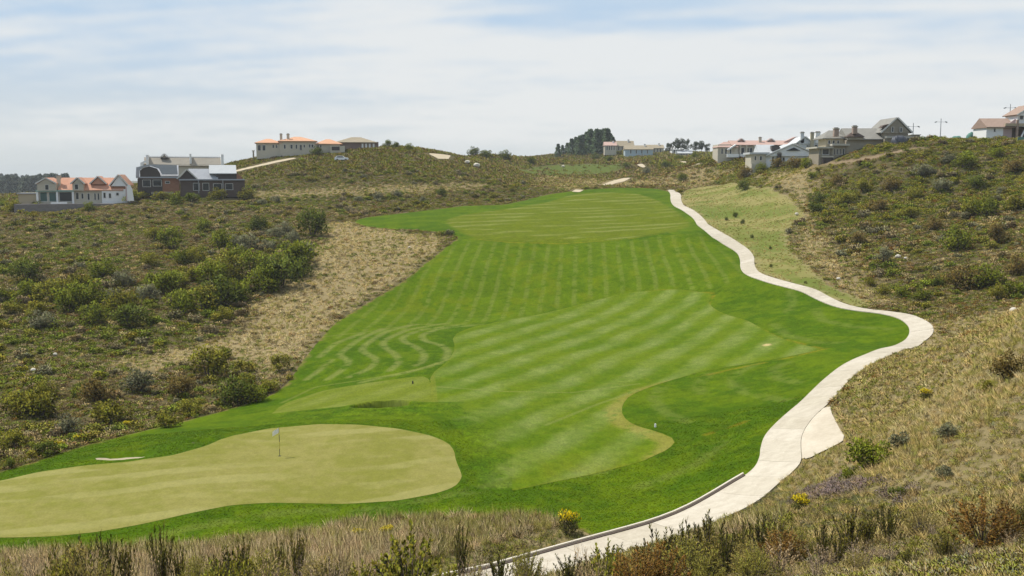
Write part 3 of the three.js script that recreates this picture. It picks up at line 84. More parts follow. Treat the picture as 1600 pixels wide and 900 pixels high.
const PIN=[-17.3,-74.42],POT_BUNKER=[-11.77,-91.02],SAND_BUNKER=[-29.1,-74.47],SIDE_HOLLOW=[-24.53,-78.29],BARE_SPOT=[28.13,-111.43],LAYBY=[[24.2,-76.42],[23.62,-74.45],[23.12,-72.5],[22.72,-70.57],[22.17,-67.98],[21.46,-64.73],[20.84,-63],[20.33,-62.81],[19.8,-62.65],[19.27,-62.54],[18.76,-62.36],[18.26,-62.12],[18.23,-62.94],[18.68,-64.81],[19.21,-66.82],[19.83,-68.96],[20.48,-70.76],[21.17,-72.21],[22.25,-74.06],[23.75,-76.28]];
const FAR_SAND=[[[-20.7,-352.2],[-21,-341.4],[-24.1,-337.5],[-28.1,-344]],[[28.8,-331.1],[34.3,-345],[38,-349.4],[40,-346.3],[36.9,-339.1],[33.8,-335],[30.7,-328.7]],[[17.1,-295.5],[18.7,-300.9],[20.8,-297.9],[19.1,-292.6]],[[53.2,-444.1],[56.4,-447.7],[56.6,-434.4],[54.7,-431.7]],[[72.8,-454.7],[76.7,-464.8],[77.9,-460.1],[75.5,-450.9]],[[60.1,-341],[61.4,-341],[62.2,-337.7]]],HOUSE_ROAD=[[-86.9,-327.1],[-85.1,-328.4],[-83.9,-329.3],[-82.7,-330.3],[-81.7,-331.1],[-79.9,-332.3],[-78.2,-333.7],[-76.2,-335.1],[-74.9,-335.8],[-73.6,-336.5],[-72.3,-337.3]];
const THICKET=[[-39.5,-202.2,5.6,0],[-36.7,-173.5,5.7,1],[-36.4,-161,6.6,0],[-34.8,-166.9,4.4,0],[-38.3,-158.2,4.8,1],[-46.4,-164.8,5.2,2],[-42.8,-168.6,5.1,1],[-47,-159,4.6,1],[-42.6,-148.8,5.3,0],[-44.7,-147,4.4,2],[-46.3,-143.9,4.5,1],[-41,-152.1,4,1],[-65.7,-198,4.7,1],[-73.1,-208.7,3.6,2],[-66.2,-219,3.4,1],[-55.3,-194.2,4.3,1],[-52,-194.2,3.3,3],[-53.5,-214.9,4.2,0],[-45.8,-206.2,3.2,3],[-41.4,-194.6,2.8,3],[-47,-203.2,2.9,3],[-37,-181.5,2.9,3],[-44.8,-187.2,2.9,3],[-54,-155.9,4.1,1],[-51.6,-137.4,4.3,0],[-55.3,-143.7,4.2,2],[-57,-138.5,3.8,1],[-67.2,-158.5,4.6,2],[-63.7,-146.1,4.6,1],[-62,-149.1,5.1,1],[-69.6,-153.5,4.4,2],[-80.7,-169,4.7,0],[-73.9,-154.9,3.3,1],[-68,-169.2,4.7,1],[-61.7,-162.2,3.2,3],[-71.4,-145.5,2.9,2],[-63,-135.6,3,3],[-63.1,-177.9,3,2],[-58.1,-179.9,3.5,1],[-55.4,-180.1,3.3,2],[-48.6,-178,4,1],[-48,-185.8,3.7,3],[-53.1,-159.3,3.6,1],[-54.3,-151.7,3,3],[-60.4,-152.3,2.8,3],[-67.3,-144.2,2.5,2],[-39.8,-140.7,2.8,2],[-77.8,-154.4,3,1],[-51.7,-164.4,3.2,2]],GULLY_SHRUBS=[[-34.4,-114.2,3.9,2],[-27.8,-101.4,3.7,0],[-25.9,-101.8,2.3,1],[-44.6,-94.5,3.7,2],[-47,-95.7,2.8,2],[-41.7,-100.7,3,4],[-37.4,-93.7,3.3,2],[-46.8,-100.8,2.2,2],[-30.3,-88.7,2.1,2],[-39,-87.9,2.3,3],[-40.3,-80.8,2.1,2],[-35.4,-76.2,1.5,0],[-36.5,-72.5,0.8,0],[-28.8,-109.3,2,2],[-26.4,-115.4,2.3,2],[-35,-122.6,1.9,1],[-34.8,-105,2.8,4],[-39.3,-105.7,3.1,3],[-25.8,-106.6,2.1,2],[-31,-97.1,2.2,2]],KNOLL_SHRUBS=[[-120.3,-277.7,3.3,1],[-106.2,-258,2.7,1],[-122.4,-265.1,3.1,1],[-128.9,-264.9,3.8,2],[-93.7,-273.6,3.2,2],[-87.4,-267.3,3.5,1],[-84.2,-270.3,3.5,0],[-79.5,-277.6,4.4,2],[-78,-286.1,3.4,1],[-72.7,-281.2,4.1,2],[-99.2,-267.9,3.5,1],[-98.9,-274.7,2.9,2],[-19.1,-278.7,2.6,0],[-64.5,-341,4,0],[-42.3,-350.6,2.8,0],[-39.2,-348.1,2.7,0],[-34.5,-347.9,2.3,1],[-16.8,-451.3,4.7,0],[-11,-444.7,4.7,0],[-2.8,-444.5,5.3,0],[8.3,-444,4.1,0],[-65.8,-270.7,2.5,3],[-63.6,-275.9,2.2,3],[-35.9,-274.3,2.5,3],[-31.1,-277.1,2.5,3],[-40.7,-272.2,2.1,3],[-23.4,-268.6,2.1,3],[0,-297.8,2.3,2],[-5.3,-283.8,2.2,2]],RIGHT_SHRUBS=[[63.1,-280.3,3.7,4],[59,-262,3.1,0],[68.2,-281.6,3,1],[47,-216.3,1.1,0],[44.4,-212.3,0.7,0],[68.1,-233.3,2.1,1],[89.8,-198.6,3.6,0],[92.1,-210.4,4.1,1],[80.5,-174.3,4.6,1],[79.3,-176.4,3.7,2],[66.3,-151.8,4,1],[57.9,-130.5,4.3,4],[60.1,-129.1,4.1,1],[56.4,-134.9,1.6,0],[90.7,-190.4,1.7,3],[83.7,-210.6,3,3],[85.6,-210.4,1.9,3],[63.4,-212.9,3.1,0],[60.2,-203.2,2.7,0],[72.1,-210.6,3.3,2],[66.2,-204.4,3.5,2],[75.6,-205.9,3.5,4],[77.7,-198.1,3.1,2],[70.3,-221.6,3.2,4],[68.5,-192.8,3.3,4],[83.4,-200.1,3.2,3],[85.1,-172.8,3.4,2],[98.1,-202.4,3.5,4],[99.9,-213.4,2.8,1],[90.4,-214.2,2.8,3],[71.2,-184.1,2.9,2],[70.7,-171.5,2.9,4],[71.9,-151.2,3,4],[65,-131,2.9,4],[57,-119,2.3,2],[58.7,-118.1,2.6,1],[55.8,-153.4,2.4,3],[58.2,-172.2,2.5,4],[50.2,-130.7,2.2,1],[48.6,-133.1,1.9,2],[51.2,-127.1,2.2,1],[49.5,-140.7,1.8,2],[71.7,-278.2,3.3,4],[72.9,-266.8,3.5,4],[69.4,-243,2.6,1],[53.7,-326.2,3,1],[64.5,-432.6,4,0],[53.7,-411.3,3.8,3],[48.1,-430.5,3.4,0],[43.6,-469.1,3.7,0],[47.4,-587.4,4.6,0],[86,-486.5,4.5,1],[76.8,-476.2,3.7,1],[45.4,-202,0.8,0],[43.1,-183.7,0.6,0],[43.8,-173.4,0.5,0],[39.1,-154,0.5,0],[40.9,-142,0.4,0]],NEAR_SHRUBS=[[16.8,-46.7,1.8,1],[14.5,-37.5,0.6,0],[24,-48.8,1.5,4],[13.1,-45.2,0.8,5],[18.9,-48.5,1.1,3],[18.4,-42.2,0.9,3],[26.4,-64.3,0.8,5],[16,-47,1,1],[16.1,-31.4,0.3,0],[23.3,-49.4,0.8,2],[16.2,-37.3,0.7,3]];
const ROCKS=[[58.5,-154.8,0.68],[53.5,-108.3,0.68],[-54.2,-114.2,0.43],[-55.4,-122.5,0.38],[56.6,-203.9,0.64],[46,-143.6,0.45],[-14.8,-341.5,1.28],[-11.6,-338.6,1.69],[21.9,-440.6,1.1],[-18.9,-188.5,0.35],[59.1,-153.3,0.38]];
const BUILDINGS=[{"name":"villa","label":"cream villa with terracotta roof and stone terrace at the far left","category":"house","at":[-113.59,13.7,-268],"yaw":0.2,"parts":[["b","terrace_wall","stone",-14.24,9.71,-2.01,0.67,4,7],["b","wall","cream",-9.71,6.37,-0.67,4.19,0,9],["b","wing_wall","tan",-14.07,-9.71,-0.67,3.18,0,6],["b","wing_roof","grey",-14.41,-9.55,3.18,3.43,0.3,6.6],["b","right_wall","shade",6.37,13.07,-1.01,4.36,0.4,9],["gs","roof","tile",-4.36,11.73,4.19,7.37,0.6,10],["b","gable_wall","cream",-9.21,-4.69,4.02,5.86,0.8,8],["gf","gable_roof","tile",-9.55,-4.52,5.78,7.2,1.1,8.6,"cream"],["c","chimney","cream",-4.86,-4.02,4.02,8.04,-1,1.0],["b","dormer_wall","cream",-0.67,2.01,4.02,5.86,0.9,5],["gf","dormer_roof","tile",-1.01,2.35,5.7,7.29,1.2,6,"cream"],["gf","dormer_roof","tile",3.35,7.37,5.7,7.62,-0.6,5,"tile"],["gf","side_gable_roof","tile",8.38,13.07,5.19,8.04,0.8,9,"shade"],["w","glazing","glassg",-8.88,-7.04,1.17,3.69,0.02,1],["w","glazing","glassg",-6.7,-4.86,1.17,3.69,0.02,1],["w","glazing","glassd",-4.19,-1.01,1.17,3.69,0.02,1],["b","column","white",-9.63,-9.13,0.67,4.02,0.6,0.5],["b","column","white",-4.77,-4.36,0.67,4.02,0.6,0.5],["b","column","white",-0.92,-0.5,0.67,4.19,0.6,0.5],["b","veranda_beam","green",-9.71,-0.34,3.77,4.19,0.7,0.6],["w","window","glassd",-0.17,0.67,1.68,3.52,0.02,1],["w","window","glassd",1.17,1.84,1.84,3.35,0.02,1],["w","window","glassd",2.68,3.35,1.51,3.35,0.02,1],["w","window","glassd",4.36,4.86,1.51,3.35,0.02,1],["w","window","glassd",5.19,5.7,1.51,3.35,0.02,1],["w","window","glassd",6.7,7.37,2.01,3.52,0.42,1],["w","window","glassd",8.04,8.71,2.01,3.35,0.42,1],["w","round_window","glassd",9.88,10.64,2.68,3.52,0.42,1],["w","window","glassd",-7.37,-6.37,4.19,5.61,0.82,1],["w","window","glassd",-0.17,0.84,4.27,5.7,0.92,1]]},{"name":"timber_house","label":"dark timber and brick house with light grey metal roofs on the left","category":"house","at":[-87.15,16.63,-280],"yaw":0.302,"parts":[["b","brick_wall","brick",-13.65,-3.15,-1.57,4.38,0,9],["b","timber_wall","dark",-13.82,-7.52,-0.52,4.2,0.12,0.5],["b","fascia","zinc",-14.17,-2.97,4.29,4.64,0.5,9.6],["ex","gambrel_wall","dark",[[-13.12,4.55],[-13.12,6.3],[-12.25,6.91],[-10.67,7.44],[-8.75,6.82],[-8.05,5.6],[-7.87,4.55]],0.4,0.6],["ex","gambrel_roof","zinc",[[-14.17,4.64],[-14,7.17],[-10.67,7.96],[-3.67,7.79],[-3.5,5.25],[-7.52,5.25],[-8.22,6.82],[-10.5,7.59],[-12.42,7],[-13.21,6.3],[-13.3,4.64]],0.75,1.0],["gs","roof","zinc",-10.85,-3.32,4.9,7.79,-0.2,9],["w","window","glassd",-9.97,-7.7,2.1,3.85,0.14,1],["w","window","glassd",-12.6,-10.5,1.92,3.85,0.14,1],["w","window","glassd",-6.82,-5.6,2.8,3.5,0.02,1],["b","plinth","concrete",-10.5,-4.72,0,0.61,0.7,0.7],["b","timber_wall","dark2",-2.97,14,-0.88,3.76,0.3,9],["b","eave","zinc",-3.32,14,3.67,4.02,0.9,9.8],["gs","roof","zinc",-0.7,7,3.85,6.82,0.4,8],["gf","porch_roof","zinc",-3.67,1.4,4.02,6.56,0.9,7,"dark"],["b","clerestory_wall","dark",6.47,12.07,3.85,5.77,-0.6,6],["gs","upper_roof","zincl",4.72,11.9,5.6,7.87,0.2,7],["ex","raking_wall","brick",[[11.9,3.85],[11.9,5.86],[13.82,3.85]],-0.2,6],["w","window","glassd",0.35,2.1,0.88,2.97,0.32,1],["w","window","glassd",2.8,4.55,0.88,2.97,0.32,1],["w","window","glassd",5.6,7.87,0.88,2.8,0.32,1],["w","window","glassd",8.75,10.85,1.05,2.8,0.32,1],["b","column","grey",1.66,1.92,0.17,3.67,0.8,0.3],["b","column","grey",8.05,8.31,0.17,3.67,0.8,0.3]]},{"name":"parapet_house","label":"house with brown roof and white parapet gables behind the timber house","category":"house","at":[-98.93,19.49,-312],"yaw":0.307,"parts":[["b","wall","cream",-12.48,11.31,-1.36,5.46,0,9],["gs","roof","slate",-11.7,10.92,5.07,7.61,0.6,10],["b","parapet","white",-11.02,-10.34,4.49,8.19,0.9,10.4],["b","parapet","white",1.36,1.95,5.66,8.58,0.9,10.4],["b","parapet","white",10.53,11.31,4.49,8.48,0.9,10.4],["gf","roof_gable","slate",-7.02,-4.68,7.41,8.54,-2,3,"slate"],["b","ridge_cap","white",-10.34,10.53,7.55,7.84,-4.2,0.5],["ex","stepped_verge","white",[[-12.68,4.29],[-12.68,5.85],[-11.89,6.24],[-10.92,6.63],[-10.92,6.04],[-11.7,5.66],[-12.09,4.29]],0.8,1]]},{"name":"hilltop_villa","label":"cream villa with orange hipped roof on the left hilltop","category":"house","at":[-71.63,28.8,-345],"yaw":0.205,"parts":[["b","left_wall","cream",-13.37,-5.39,-1.73,3.67,0,9],["hp","left_roof","tileo",-13.91,-4.96,3.54,4.96,0.7,10.4],["b","wall","cream",-5.82,6.04,-1.29,4.31,0.5,11],["hp","roof","tileo",-6.36,6.58,4.18,5.74,1.2,12.4],["b","right_wall","cream",6.04,14.02,-0.86,3.45,0,9],["hp","right_roof","tileo",5.71,14.88,3.32,4.96,0.7,10.4],["b","garage","cream",10.78,15.53,-0.43,2.59,2.2,4],["d","garage_door","dark",11.21,13.8,1.08,2.31,2.22,1],["c","chimney","cream",-5.69,-4.87,3.45,6.68,-1,0.8],["c","chimney","cream",-3.45,-2.54,4.31,6.68,-1,0.9],["w","window","glassd",-12.94,-11.86,0.86,2.8,0.02,1],["w","window","glassd",-11.43,-10.35,0.86,2.8,0.02,1],["w","window","glassd",-8.19,-7.55,1.73,2.91,0.02,1],["w","window","glassd",-7.12,-6.47,1.73,2.91,0.02,1],["w","window","glassd",-4.53,-3.77,1.51,3.02,0.52,1],["w","window","glassd",-2.37,-1.51,1.51,3.02,0.52,1],["w","window","glassd",-0.65,0,1.51,3.02,0.52,1],["w","window","glassd",0.65,1.51,1.08,3.02,0.52,1],["w","window","glassd",1.94,2.59,1.94,3.02,0.52,1],["w","window","glassd",3.67,4.31,1.94,3.13,0.52,1],["w","window","glassd",4.53,5.28,1.94,3.13,0.52,1],["w","window","glassd",6.47,7.12,1.94,3.02,0.02,1],["w","window","glassd",7.33,7.98,1.94,3.02,0.02,1]]},{"name":"unfinished_house","label":"unfinished brown brick house right of the orange roofed hilltop villa","category":"house","at":[-52.79,29.16,-352],"yaw":0.149,"parts":[["b","wall","brownbrick",-5.72,7.26,-1.98,3.74,0,10],["hp","roof","straw",-7.48,6.82,3.63,5.5,0.7,11.2],["b","low_wall","brownbrick",-7.92,-2.2,-1.54,2.42,2,2.5],["w","window","white",1.54,2.2,1.76,3.19,0.02,1],["w","window","white",2.75,3.41,1.76,3.19,0.02,1],["w","window","white",3.96,4.62,1.76,3.19,0.02,1],["w","window","white",5.28,5.94,1.76,3.19,0.02,1]]},{"name":"pink_roof_house","label":"long cream house with dusty pink roof and columned veranda on the right ridge","category":"house","at":[76.86,27.37,-335],"yaw":0,"parts":[["b","wall","cream",-10.05,5.23,-2.09,4.19,0,9],["b","wall","cream",4.19,15.91,-1.26,4.19,-2,7],["gs","roof","pink",-5.86,16.12,4.06,5.59,0.8,10.5],["hp","left_roof","pink",-10.47,-3.56,3.35,5.13,1.3,9],["b","left_wall","cream",-10.26,-3.77,-1.68,3.45,0.8,8],["b","terrace_wall","white",-7.54,-3.77,0,1.05,2.5,2],["b","terrace_wall","white",-3.35,-0.84,0,1.05,2.5,2],["ex","awning","white",[[-7.54,2.51],[-4.82,4.19],[-4.82,3.77],[-7.12,2.2]],2.6,2],["b","column","cream",-5.03,-4.61,0.21,3.98,1.0,0.4],["b","column","cream",-3.14,-2.72,0.21,3.98,1.0,0.4],["b","column","cream",-1.15,-0.73,0.21,3.98,1.0,0.4],["b","column","cream",1.36,1.78,0.21,3.98,1.0,0.4],["w","window","glassd",-2.62,-1.47,1.05,3.14,0.02,1],["w","window","glassd",-0.63,0,1.05,3.14,0.02,1],["w","window","glassd",0.21,1.05,1.05,3.14,0.02,1],["w","window","glassd",1.88,2.72,1.05,3.14,0.02,1],["w","window","glassd",-9.21,-8.58,1.05,2.93,0.82,1],["w","window","glassd",-7.96,-7.33,1.05,2.93,0.82,1],["w","window","glassd",-6.49,-5.86,1.05,2.93,0.82,1],["c","chimney","cream",3.66,4.5,5.03,6.7,-2,0.8],["gf","pediment","pink",-3.14,-0.84,5.23,6.07,-2.5,2,"pink"],["gf","pediment","pink",6.49,9,5.23,6.07,-2.5,2,"pink"],["ex","east_roof","pink",[[11.72,5.03],[15.49,6.7],[16.33,6.7],[16.54,5.03]],-2,3]]},{"name":"white_house","label":"white house with pale metal gable roof and dark chimney below the ridge","category":"house","at":[75.19,23.76,-285],"yaw":0,"parts":[["b","wall","white",-5.34,6.59,-1.78,3.38,0,9],["b","left_wall","cream",-9.26,-5.17,-1.78,3.74,0.4,7],["b","left_roof","zincl",-9.8,-4.28,3.65,4.19,0.9,8],["gs","roof","zincl",-6.95,-1.96,4.1,6.41,-0.5,7],["gf","gable_roof","zincl",-5.17,9.44,3.21,6.41,1.0,10,"white"],["ex","gable_window","glassd",[[0.18,4.63],[2.32,5.52],[4.1,4.63]],1.03,0.1],["c","chimney","dark",-2.14,-1.07,0.36,4.28,1.1,0.9],["c","chimney","dark",3.74,4.63,3.92,6.59,-2,0.9],["b","low_wall","white",4.45,10.51,2.14,5.17,-1.5,6],["ex","roof_dormer","dark",[[-3.38,4.81],[-3.38,6.06],[-1.96,6.23],[-1.07,5.52],[-1.07,4.99]],-0.3,2],["w","window","glassd",-8.37,-7.84,1.96,3.21,0.42,1],["w","window","glassd",-6.95,-6.23,1.96,3.21,0.42,1],["w","window","glassd",-3.38,-2.85,1.43,3.03,0.02,1],["w","window","glassd",-0.53,0.18,1.07,2.85,0.02,1],["b","terrace","cream",-9.44,-5.88,-1.78,1.07,2,1.6]]},{"name":"chimney_house","label":"pale grey house with three tall chimneys behind the white house","category":"house","at":[89.87,26.27,-315],"yaw":0,"parts":[["b","wall","palegrey",-2.76,5.91,-1.57,5.51,0,9],["gf","roof","palegrey",-3.35,1.97,4.92,6.99,0.6,10,"palegrey"],["gf","roof","palegrey",0.79,6.3,5.12,7.28,0.4,10,"palegrey"],["c","chimney","palegrey",-1.97,-0.98,5.12,8.56,0.3,0.9],["c","chimney","sandy",0.89,1.87,3.74,8.47,0.9,0.9],["c","chimney","white",2.56,3.94,5.12,8.66,0.3,1],["w","window","glassd",-0.2,0.59,3.94,4.53,0.02,1],["w","window","glassd",2.36,3.35,3.94,4.63,0.02,1]]},{"name":"concrete_house","label":"big grey concrete house under construction with brick chimneys on the right crest","category":"house","at":[80.46,24.93,-238],"yaw":0,"parts":[["b","main_wall","concrete",-3.42,5.35,-1.78,5.13,0,9],["b","wing_wall","concrete",-9.52,-3.27,-1.78,3.12,-0.8,8],["b","wing_wall","concrete",-6.69,-3.12,-1.78,3.87,-0.3,8],["b","slab","slab",-10.26,-6.4,2.97,3.35,0.2,9],["b","slab","slab",-6.84,-2.83,3.57,3.97,0.6,9],["b","upper_wall","sandy",-7.59,-2.83,3.42,5.65,-2,6],["hp","west_roof","greyroof",-8.48,-2.53,5.35,7.29,-1.5,8],["gs","roof","greyroof",-3.42,5.65,5.09,7.73,0.7,10],["hp","turret_roof","dark2",-3.57,0.3,5.65,6.62,1.0,2.5],["b","turret_wall","concrete",-3.27,0,4.91,5.73,0.8,2.2],["c","chimney","brickp",-6.4,-5.35,5.65,7.73,0.2,1.0],["c","chimney","brickp",-2.31,-1.34,6.25,8.18,0.9,1.0],["c","chimney","dark",-4.98,-4.61,6.54,7.59,-2,0.5],["b","gable_wall","concrete",4.76,10.41,4.46,6.69,0.6,9],["gf","gable_roof","greyroof",4.02,11.16,6.4,9.82,1.3,10.5,"concrete"],["ex","roof_dormer","dark2",[[4.02,7.59],[4.61,8.18],[5.8,8.48],[4.76,7.59]],1.0,2],["w","window","glassd",6.25,6.84,6.54,7.81,1.33,1],["w","window","glassd",8.18,8.78,6.54,7.66,1.33,1],["b","carport_slab","slab",4.91,11.75,5.21,5.65,2.0,8],["b","carport_wall","dark2",8.78,11.75,2.97,5.21,-1.5,4],["b","carport_wall","concrete",4.76,7.29,1.19,5.21,1.6,2],["d","doorway","dark",2.75,3.87,1.64,3.42,0.03,1],["b","post","white",4.02,4.46,1.64,3.5,0.35,0.35],["b","cellar_wall","dark",-8.78,-6.54,-0.3,0.89,0.3,1.2],["b","cellar_lintel","slab",-8.92,-6.4,0.89,1.22,0.5,1.5],["w","window","glassd",-9.45,-9.07,1.49,2.9,-0.78,1],["w","window","glassd",-8.78,-7.14,1.49,2.9,-0.78,1],["w","window","glassd",-6.25,-5.88,1.49,2.9,-0.28,1],["w","window","glassd",-5.65,-5.21,1.49,2.9,-0.28,1],["w","window","glassd",-4.91,-4.54,1.49,2.9,-0.28,1],["w","window","glassd",-4.24,-3.72,1.49,2.9,-0.28,1],["w","window","glassd",-7.14,-6.54,4.02,4.91,-1.98,1],["w","window","glassd",-6.1,-5.5,4.02,4.91,-1.98,1],["w","window","glassd",-5.06,-4.46,4.02,4.91,-1.98,1]]},{"name":"outbuilding","label":"small flat grey outbuilding beside the concrete house","category":"outbuilding","at":[102.19,29.74,-262],"yaw":0,"parts":[["b","wall","concrete",-1.15,1.15,-1.31,2.05,0,3],["b","roof","slab",-1.31,1.31,2.05,2.24,0.3,3.6],["w","window","glassd",-0.41,0.16,0.98,1.72,0.02,1],["d","door","white",0,0.49,0,0.98,0.02,1]]},{"name":"gabled_white_house","label":"white house with brown roof and open carport at the right edge","category":"house","at":[116.74,30.29,-245],"yaw":0,"parts":[["b","wall","white",-4.44,-0.46,-1.38,2.91,0,7],["gs","roof","brownroof",-4.75,2.14,2.79,4.98,0.7,8.2],["b","side_wall","pinkwall",-0.46,1.84,-1.38,3.06,-0.5,6],["ex","gable_wall","pinkwall",[[-0.46,2.91],[2.14,4.75],[2.14,2.91]],0.5,0.3],["b","beam","tan",-0.46,9.8,2.99,3.6,1.0,0.5],["b","post","brownroof",2.14,2.6,-1.38,4.44,1.1,0.5],["b","post","brownroof",7.35,7.81,-1.38,3.22,1.1,0.5],["b","carport_wall","dark2",1.99,9.8,-1.38,3.06,-3,2],["b","tower_wall","white",3.06,9.8,2.91,5.67,-0.6,6],["gf","tower_roof","brownroof",2.6,10.26,5.51,7.89,0.2,7.4,"white"],["w","window","glassd",3.45,4.44,4.52,5.74,-0.58,1],["w","window","glassd",-2.76,-2.3,1.61,2.45,0.02,1],["ex","brace","white",[[3.06,0.31],[4.44,3.22],[4.67,3.22],[3.37,0.31]],1.4,0.3]]},{"name":"ridge_house","label":"cream house with pale pink roof right of the pine grove","category":"house","at":[57.25,35.67,-600],"yaw":0,"parts":[["b","wall","cream",-3.38,3.38,-2.62,3,0,9],["gs","roof","pink",-3.75,3.75,2.85,5.06,0.6,10.2],["c","chimney","white",1.35,2.29,3,5.81,-3,0.9],["w","window","glassd",-2.4,-1.65,0.11,2.62,0.02,1],["w","window","glassd",-1.05,-0.3,0.11,2.62,0.02,1],["w","window","glassd",0.3,1.05,0.11,2.62,0.02,1],["w","window","glassd",1.65,2.4,0.11,2.62,0.02,1]],"group":"houses on the far ridge"},{"name":"ridge_house","label":"low cream house with grey roof behind the pine grove edge","category":"house","at":[68.51,36.35,-630],"yaw":0,"parts":[["b","wall","cream",-5.71,5.71,-2.76,2.76,0,9],["gs","roof","straw",-6.1,6.1,2.6,5.91,0.6,10.2],["c","chimney","white",2.28,3.27,2.76,6.69,-3,0.9],["w","window","glassd",-3.82,-3.03,0,2.36,0.02,1],["w","window","glassd",-1.54,-0.75,0,2.36,0.02,1],["w","window","glassd",0.75,1.54,0,2.36,0.02,1],["w","window","glassd",3.03,3.82,0,2.36,0.02,1]],"group":"houses on the far ridge"},{"name":"ridge_house","label":"wide white house with blue grey front on the far ridge","category":"house","at":[72.59,33.63,-590],"yaw":0,"parts":[["b","wall","bluegrey",-7.93,7.93,-2.58,2.58,0,9],["gs","roof","straw",-8.3,8.3,2.43,4.79,0.6,10.2],["c","chimney","white",3.17,4.09,2.58,5.53,-3,0.9],["w","window","glassd",-5.13,-4.39,0,2.21,0.02,1],["w","window","glassd",-1.95,-1.22,0,2.21,0.02,1],["w","window","glassd",1.22,1.95,0,2.21,0.02,1],["w","window","glassd",4.39,5.13,0,2.21,0.02,1]],"group":"houses on the far ridge"},{"name":"ridge_house","label":"cream house with small chimneys on the far ridge","category":"house","at":[84.87,34.77,-610],"yaw":0,"parts":[["b","wall","cream",-4.77,4.77,-2.67,2.67,0,9],["gs","roof","straw",-5.15,5.15,2.52,4.57,0.6,10.2],["c","chimney","white",1.91,2.86,2.67,5.34,-3,0.9],["w","window","glassd",-3.24,-2.48,0,2.29,0.02,1],["w","window","glassd",-1.33,-0.57,0,2.29,0.02,1],["w","window","glassd",0.57,1.33,0,2.29,0.02,1],["w","window","glassd",2.48,3.24,0,2.29,0.02,1]],"group":"houses on the far ridge"},{"name":"ridge_house","label":"tiny white house with tan roof among the far umbrella trees","category":"house","at":[96.33,33.09,-600],"yaw":0,"parts":[["b","wall","white",-3.38,3.38,-2.62,3.38,0,9],["gs","roof","white",-3.75,3.75,3.22,4.88,0.6,10.2],["c","chimney","white",1.35,2.29,3.38,5.62,-3,0.9],["w","window","glassd",-2.4,-1.65,0.22,3,0.02,1],["w","window","glassd",-1.05,-0.3,0.22,3,0.02,1],["w","window","glassd",0.3,1.05,0.22,3,0.02,1],["w","window","glassd",1.65,2.4,0.22,3,0.02,1]],"group":"houses on the far ridge"},{"name":"ridge_house","label":"long white roofed shed below the far umbrella trees","category":"house","at":[95.75,32.54,-570],"yaw":0,"parts":[["b","wall","cream",-3.92,3.92,-2.49,1.07,0,9],["gs","roof","zincl",-4.28,4.28,0.93,2.49,0.6,10.2],["c","chimney","white",1.57,2.46,1.07,3.21,-3,0.9],["w","window","glassd",-2.71,-1.99,-0.43,0.71,0.02,1],["w","window","glassd",-1.14,-0.43,-0.43,0.71,0.02,1],["w","window","glassd",0.43,1.14,-0.43,0.71,0.02,1],["w","window","glassd",1.99,2.71,-0.43,0.71,0.02,1]],"group":"houses on the far ridge"},{"name":"arch_wall","label":"white curved entrance wall beside the terracotta roofed villa","category":"wall","at":[-98.89,15.91,-266],"yaw":0.356,"parts":[["ex","wall","white",[[-0.67,-0.83],[-0.67,2.83],[-0.33,3.33],[0.17,3.33],[0.67,2.16],[1,-0.83]],0,0.4],["b","side_wall","pinkwall",-1,-0.33,-0.83,2.99,-0.3,1.2]]},{"name":"white_board","label":"blank white board propped on the stone terrace","category":"board","at":[-116.58,14.15,-264.2],"yaw":0.416,"parts":[["b","board","white",-1.9,1.98,0.08,0.69,0,0.12],["b","leg","grey",-1.65,-1.49,-0.99,0.1,-0.02,0.1],["b","leg","grey",1.57,1.73,-0.99,0.1,-0.02,0.1]]},{"name":"gate_post","label":"small grey gate post on the slope left of the hilltop villa","category":"post","at":[-86.15,28.36,-344],"yaw":0.245,"parts":[["b","shaft","concrete",-0.26,0.26,-1.29,1.18,0,0.5],["b","cap","slab",-0.43,0.43,1.18,1.5,0.15,0.8]]}];
const LAMPS=[[113.17,-292,5.66],[124.22,-300,6.75],[139.28,-290,9.06]];
const PINES=[[27.36,-613,8.2],[30.61,-625,6.64],[33.96,-637,7.03],[35.69,-619,9.38],[39.12,-631,11.33],[40.28,-613,12.5],[43.01,-625,13.28],[46.2,-637,13.67],[46.82,-619,14.45],[50.07,-631,14.84],[50.54,-613,16.02],[53.47,-625,16.41],[56.87,-637,15.62],[57.18,-619,14.45],[59.85,-631,12.89],[59.66,-613,10.55]];
const UMBRELLA_TREES=[[87.69,-575,6.83,4.31],[92.32,-575,8.98,5.39],[96.96,-575,8.62,5.03],[101.95,-575,7.19,4.31],[105.51,-575,7.19,4.31],[108.72,-575,5.75,3.23]];
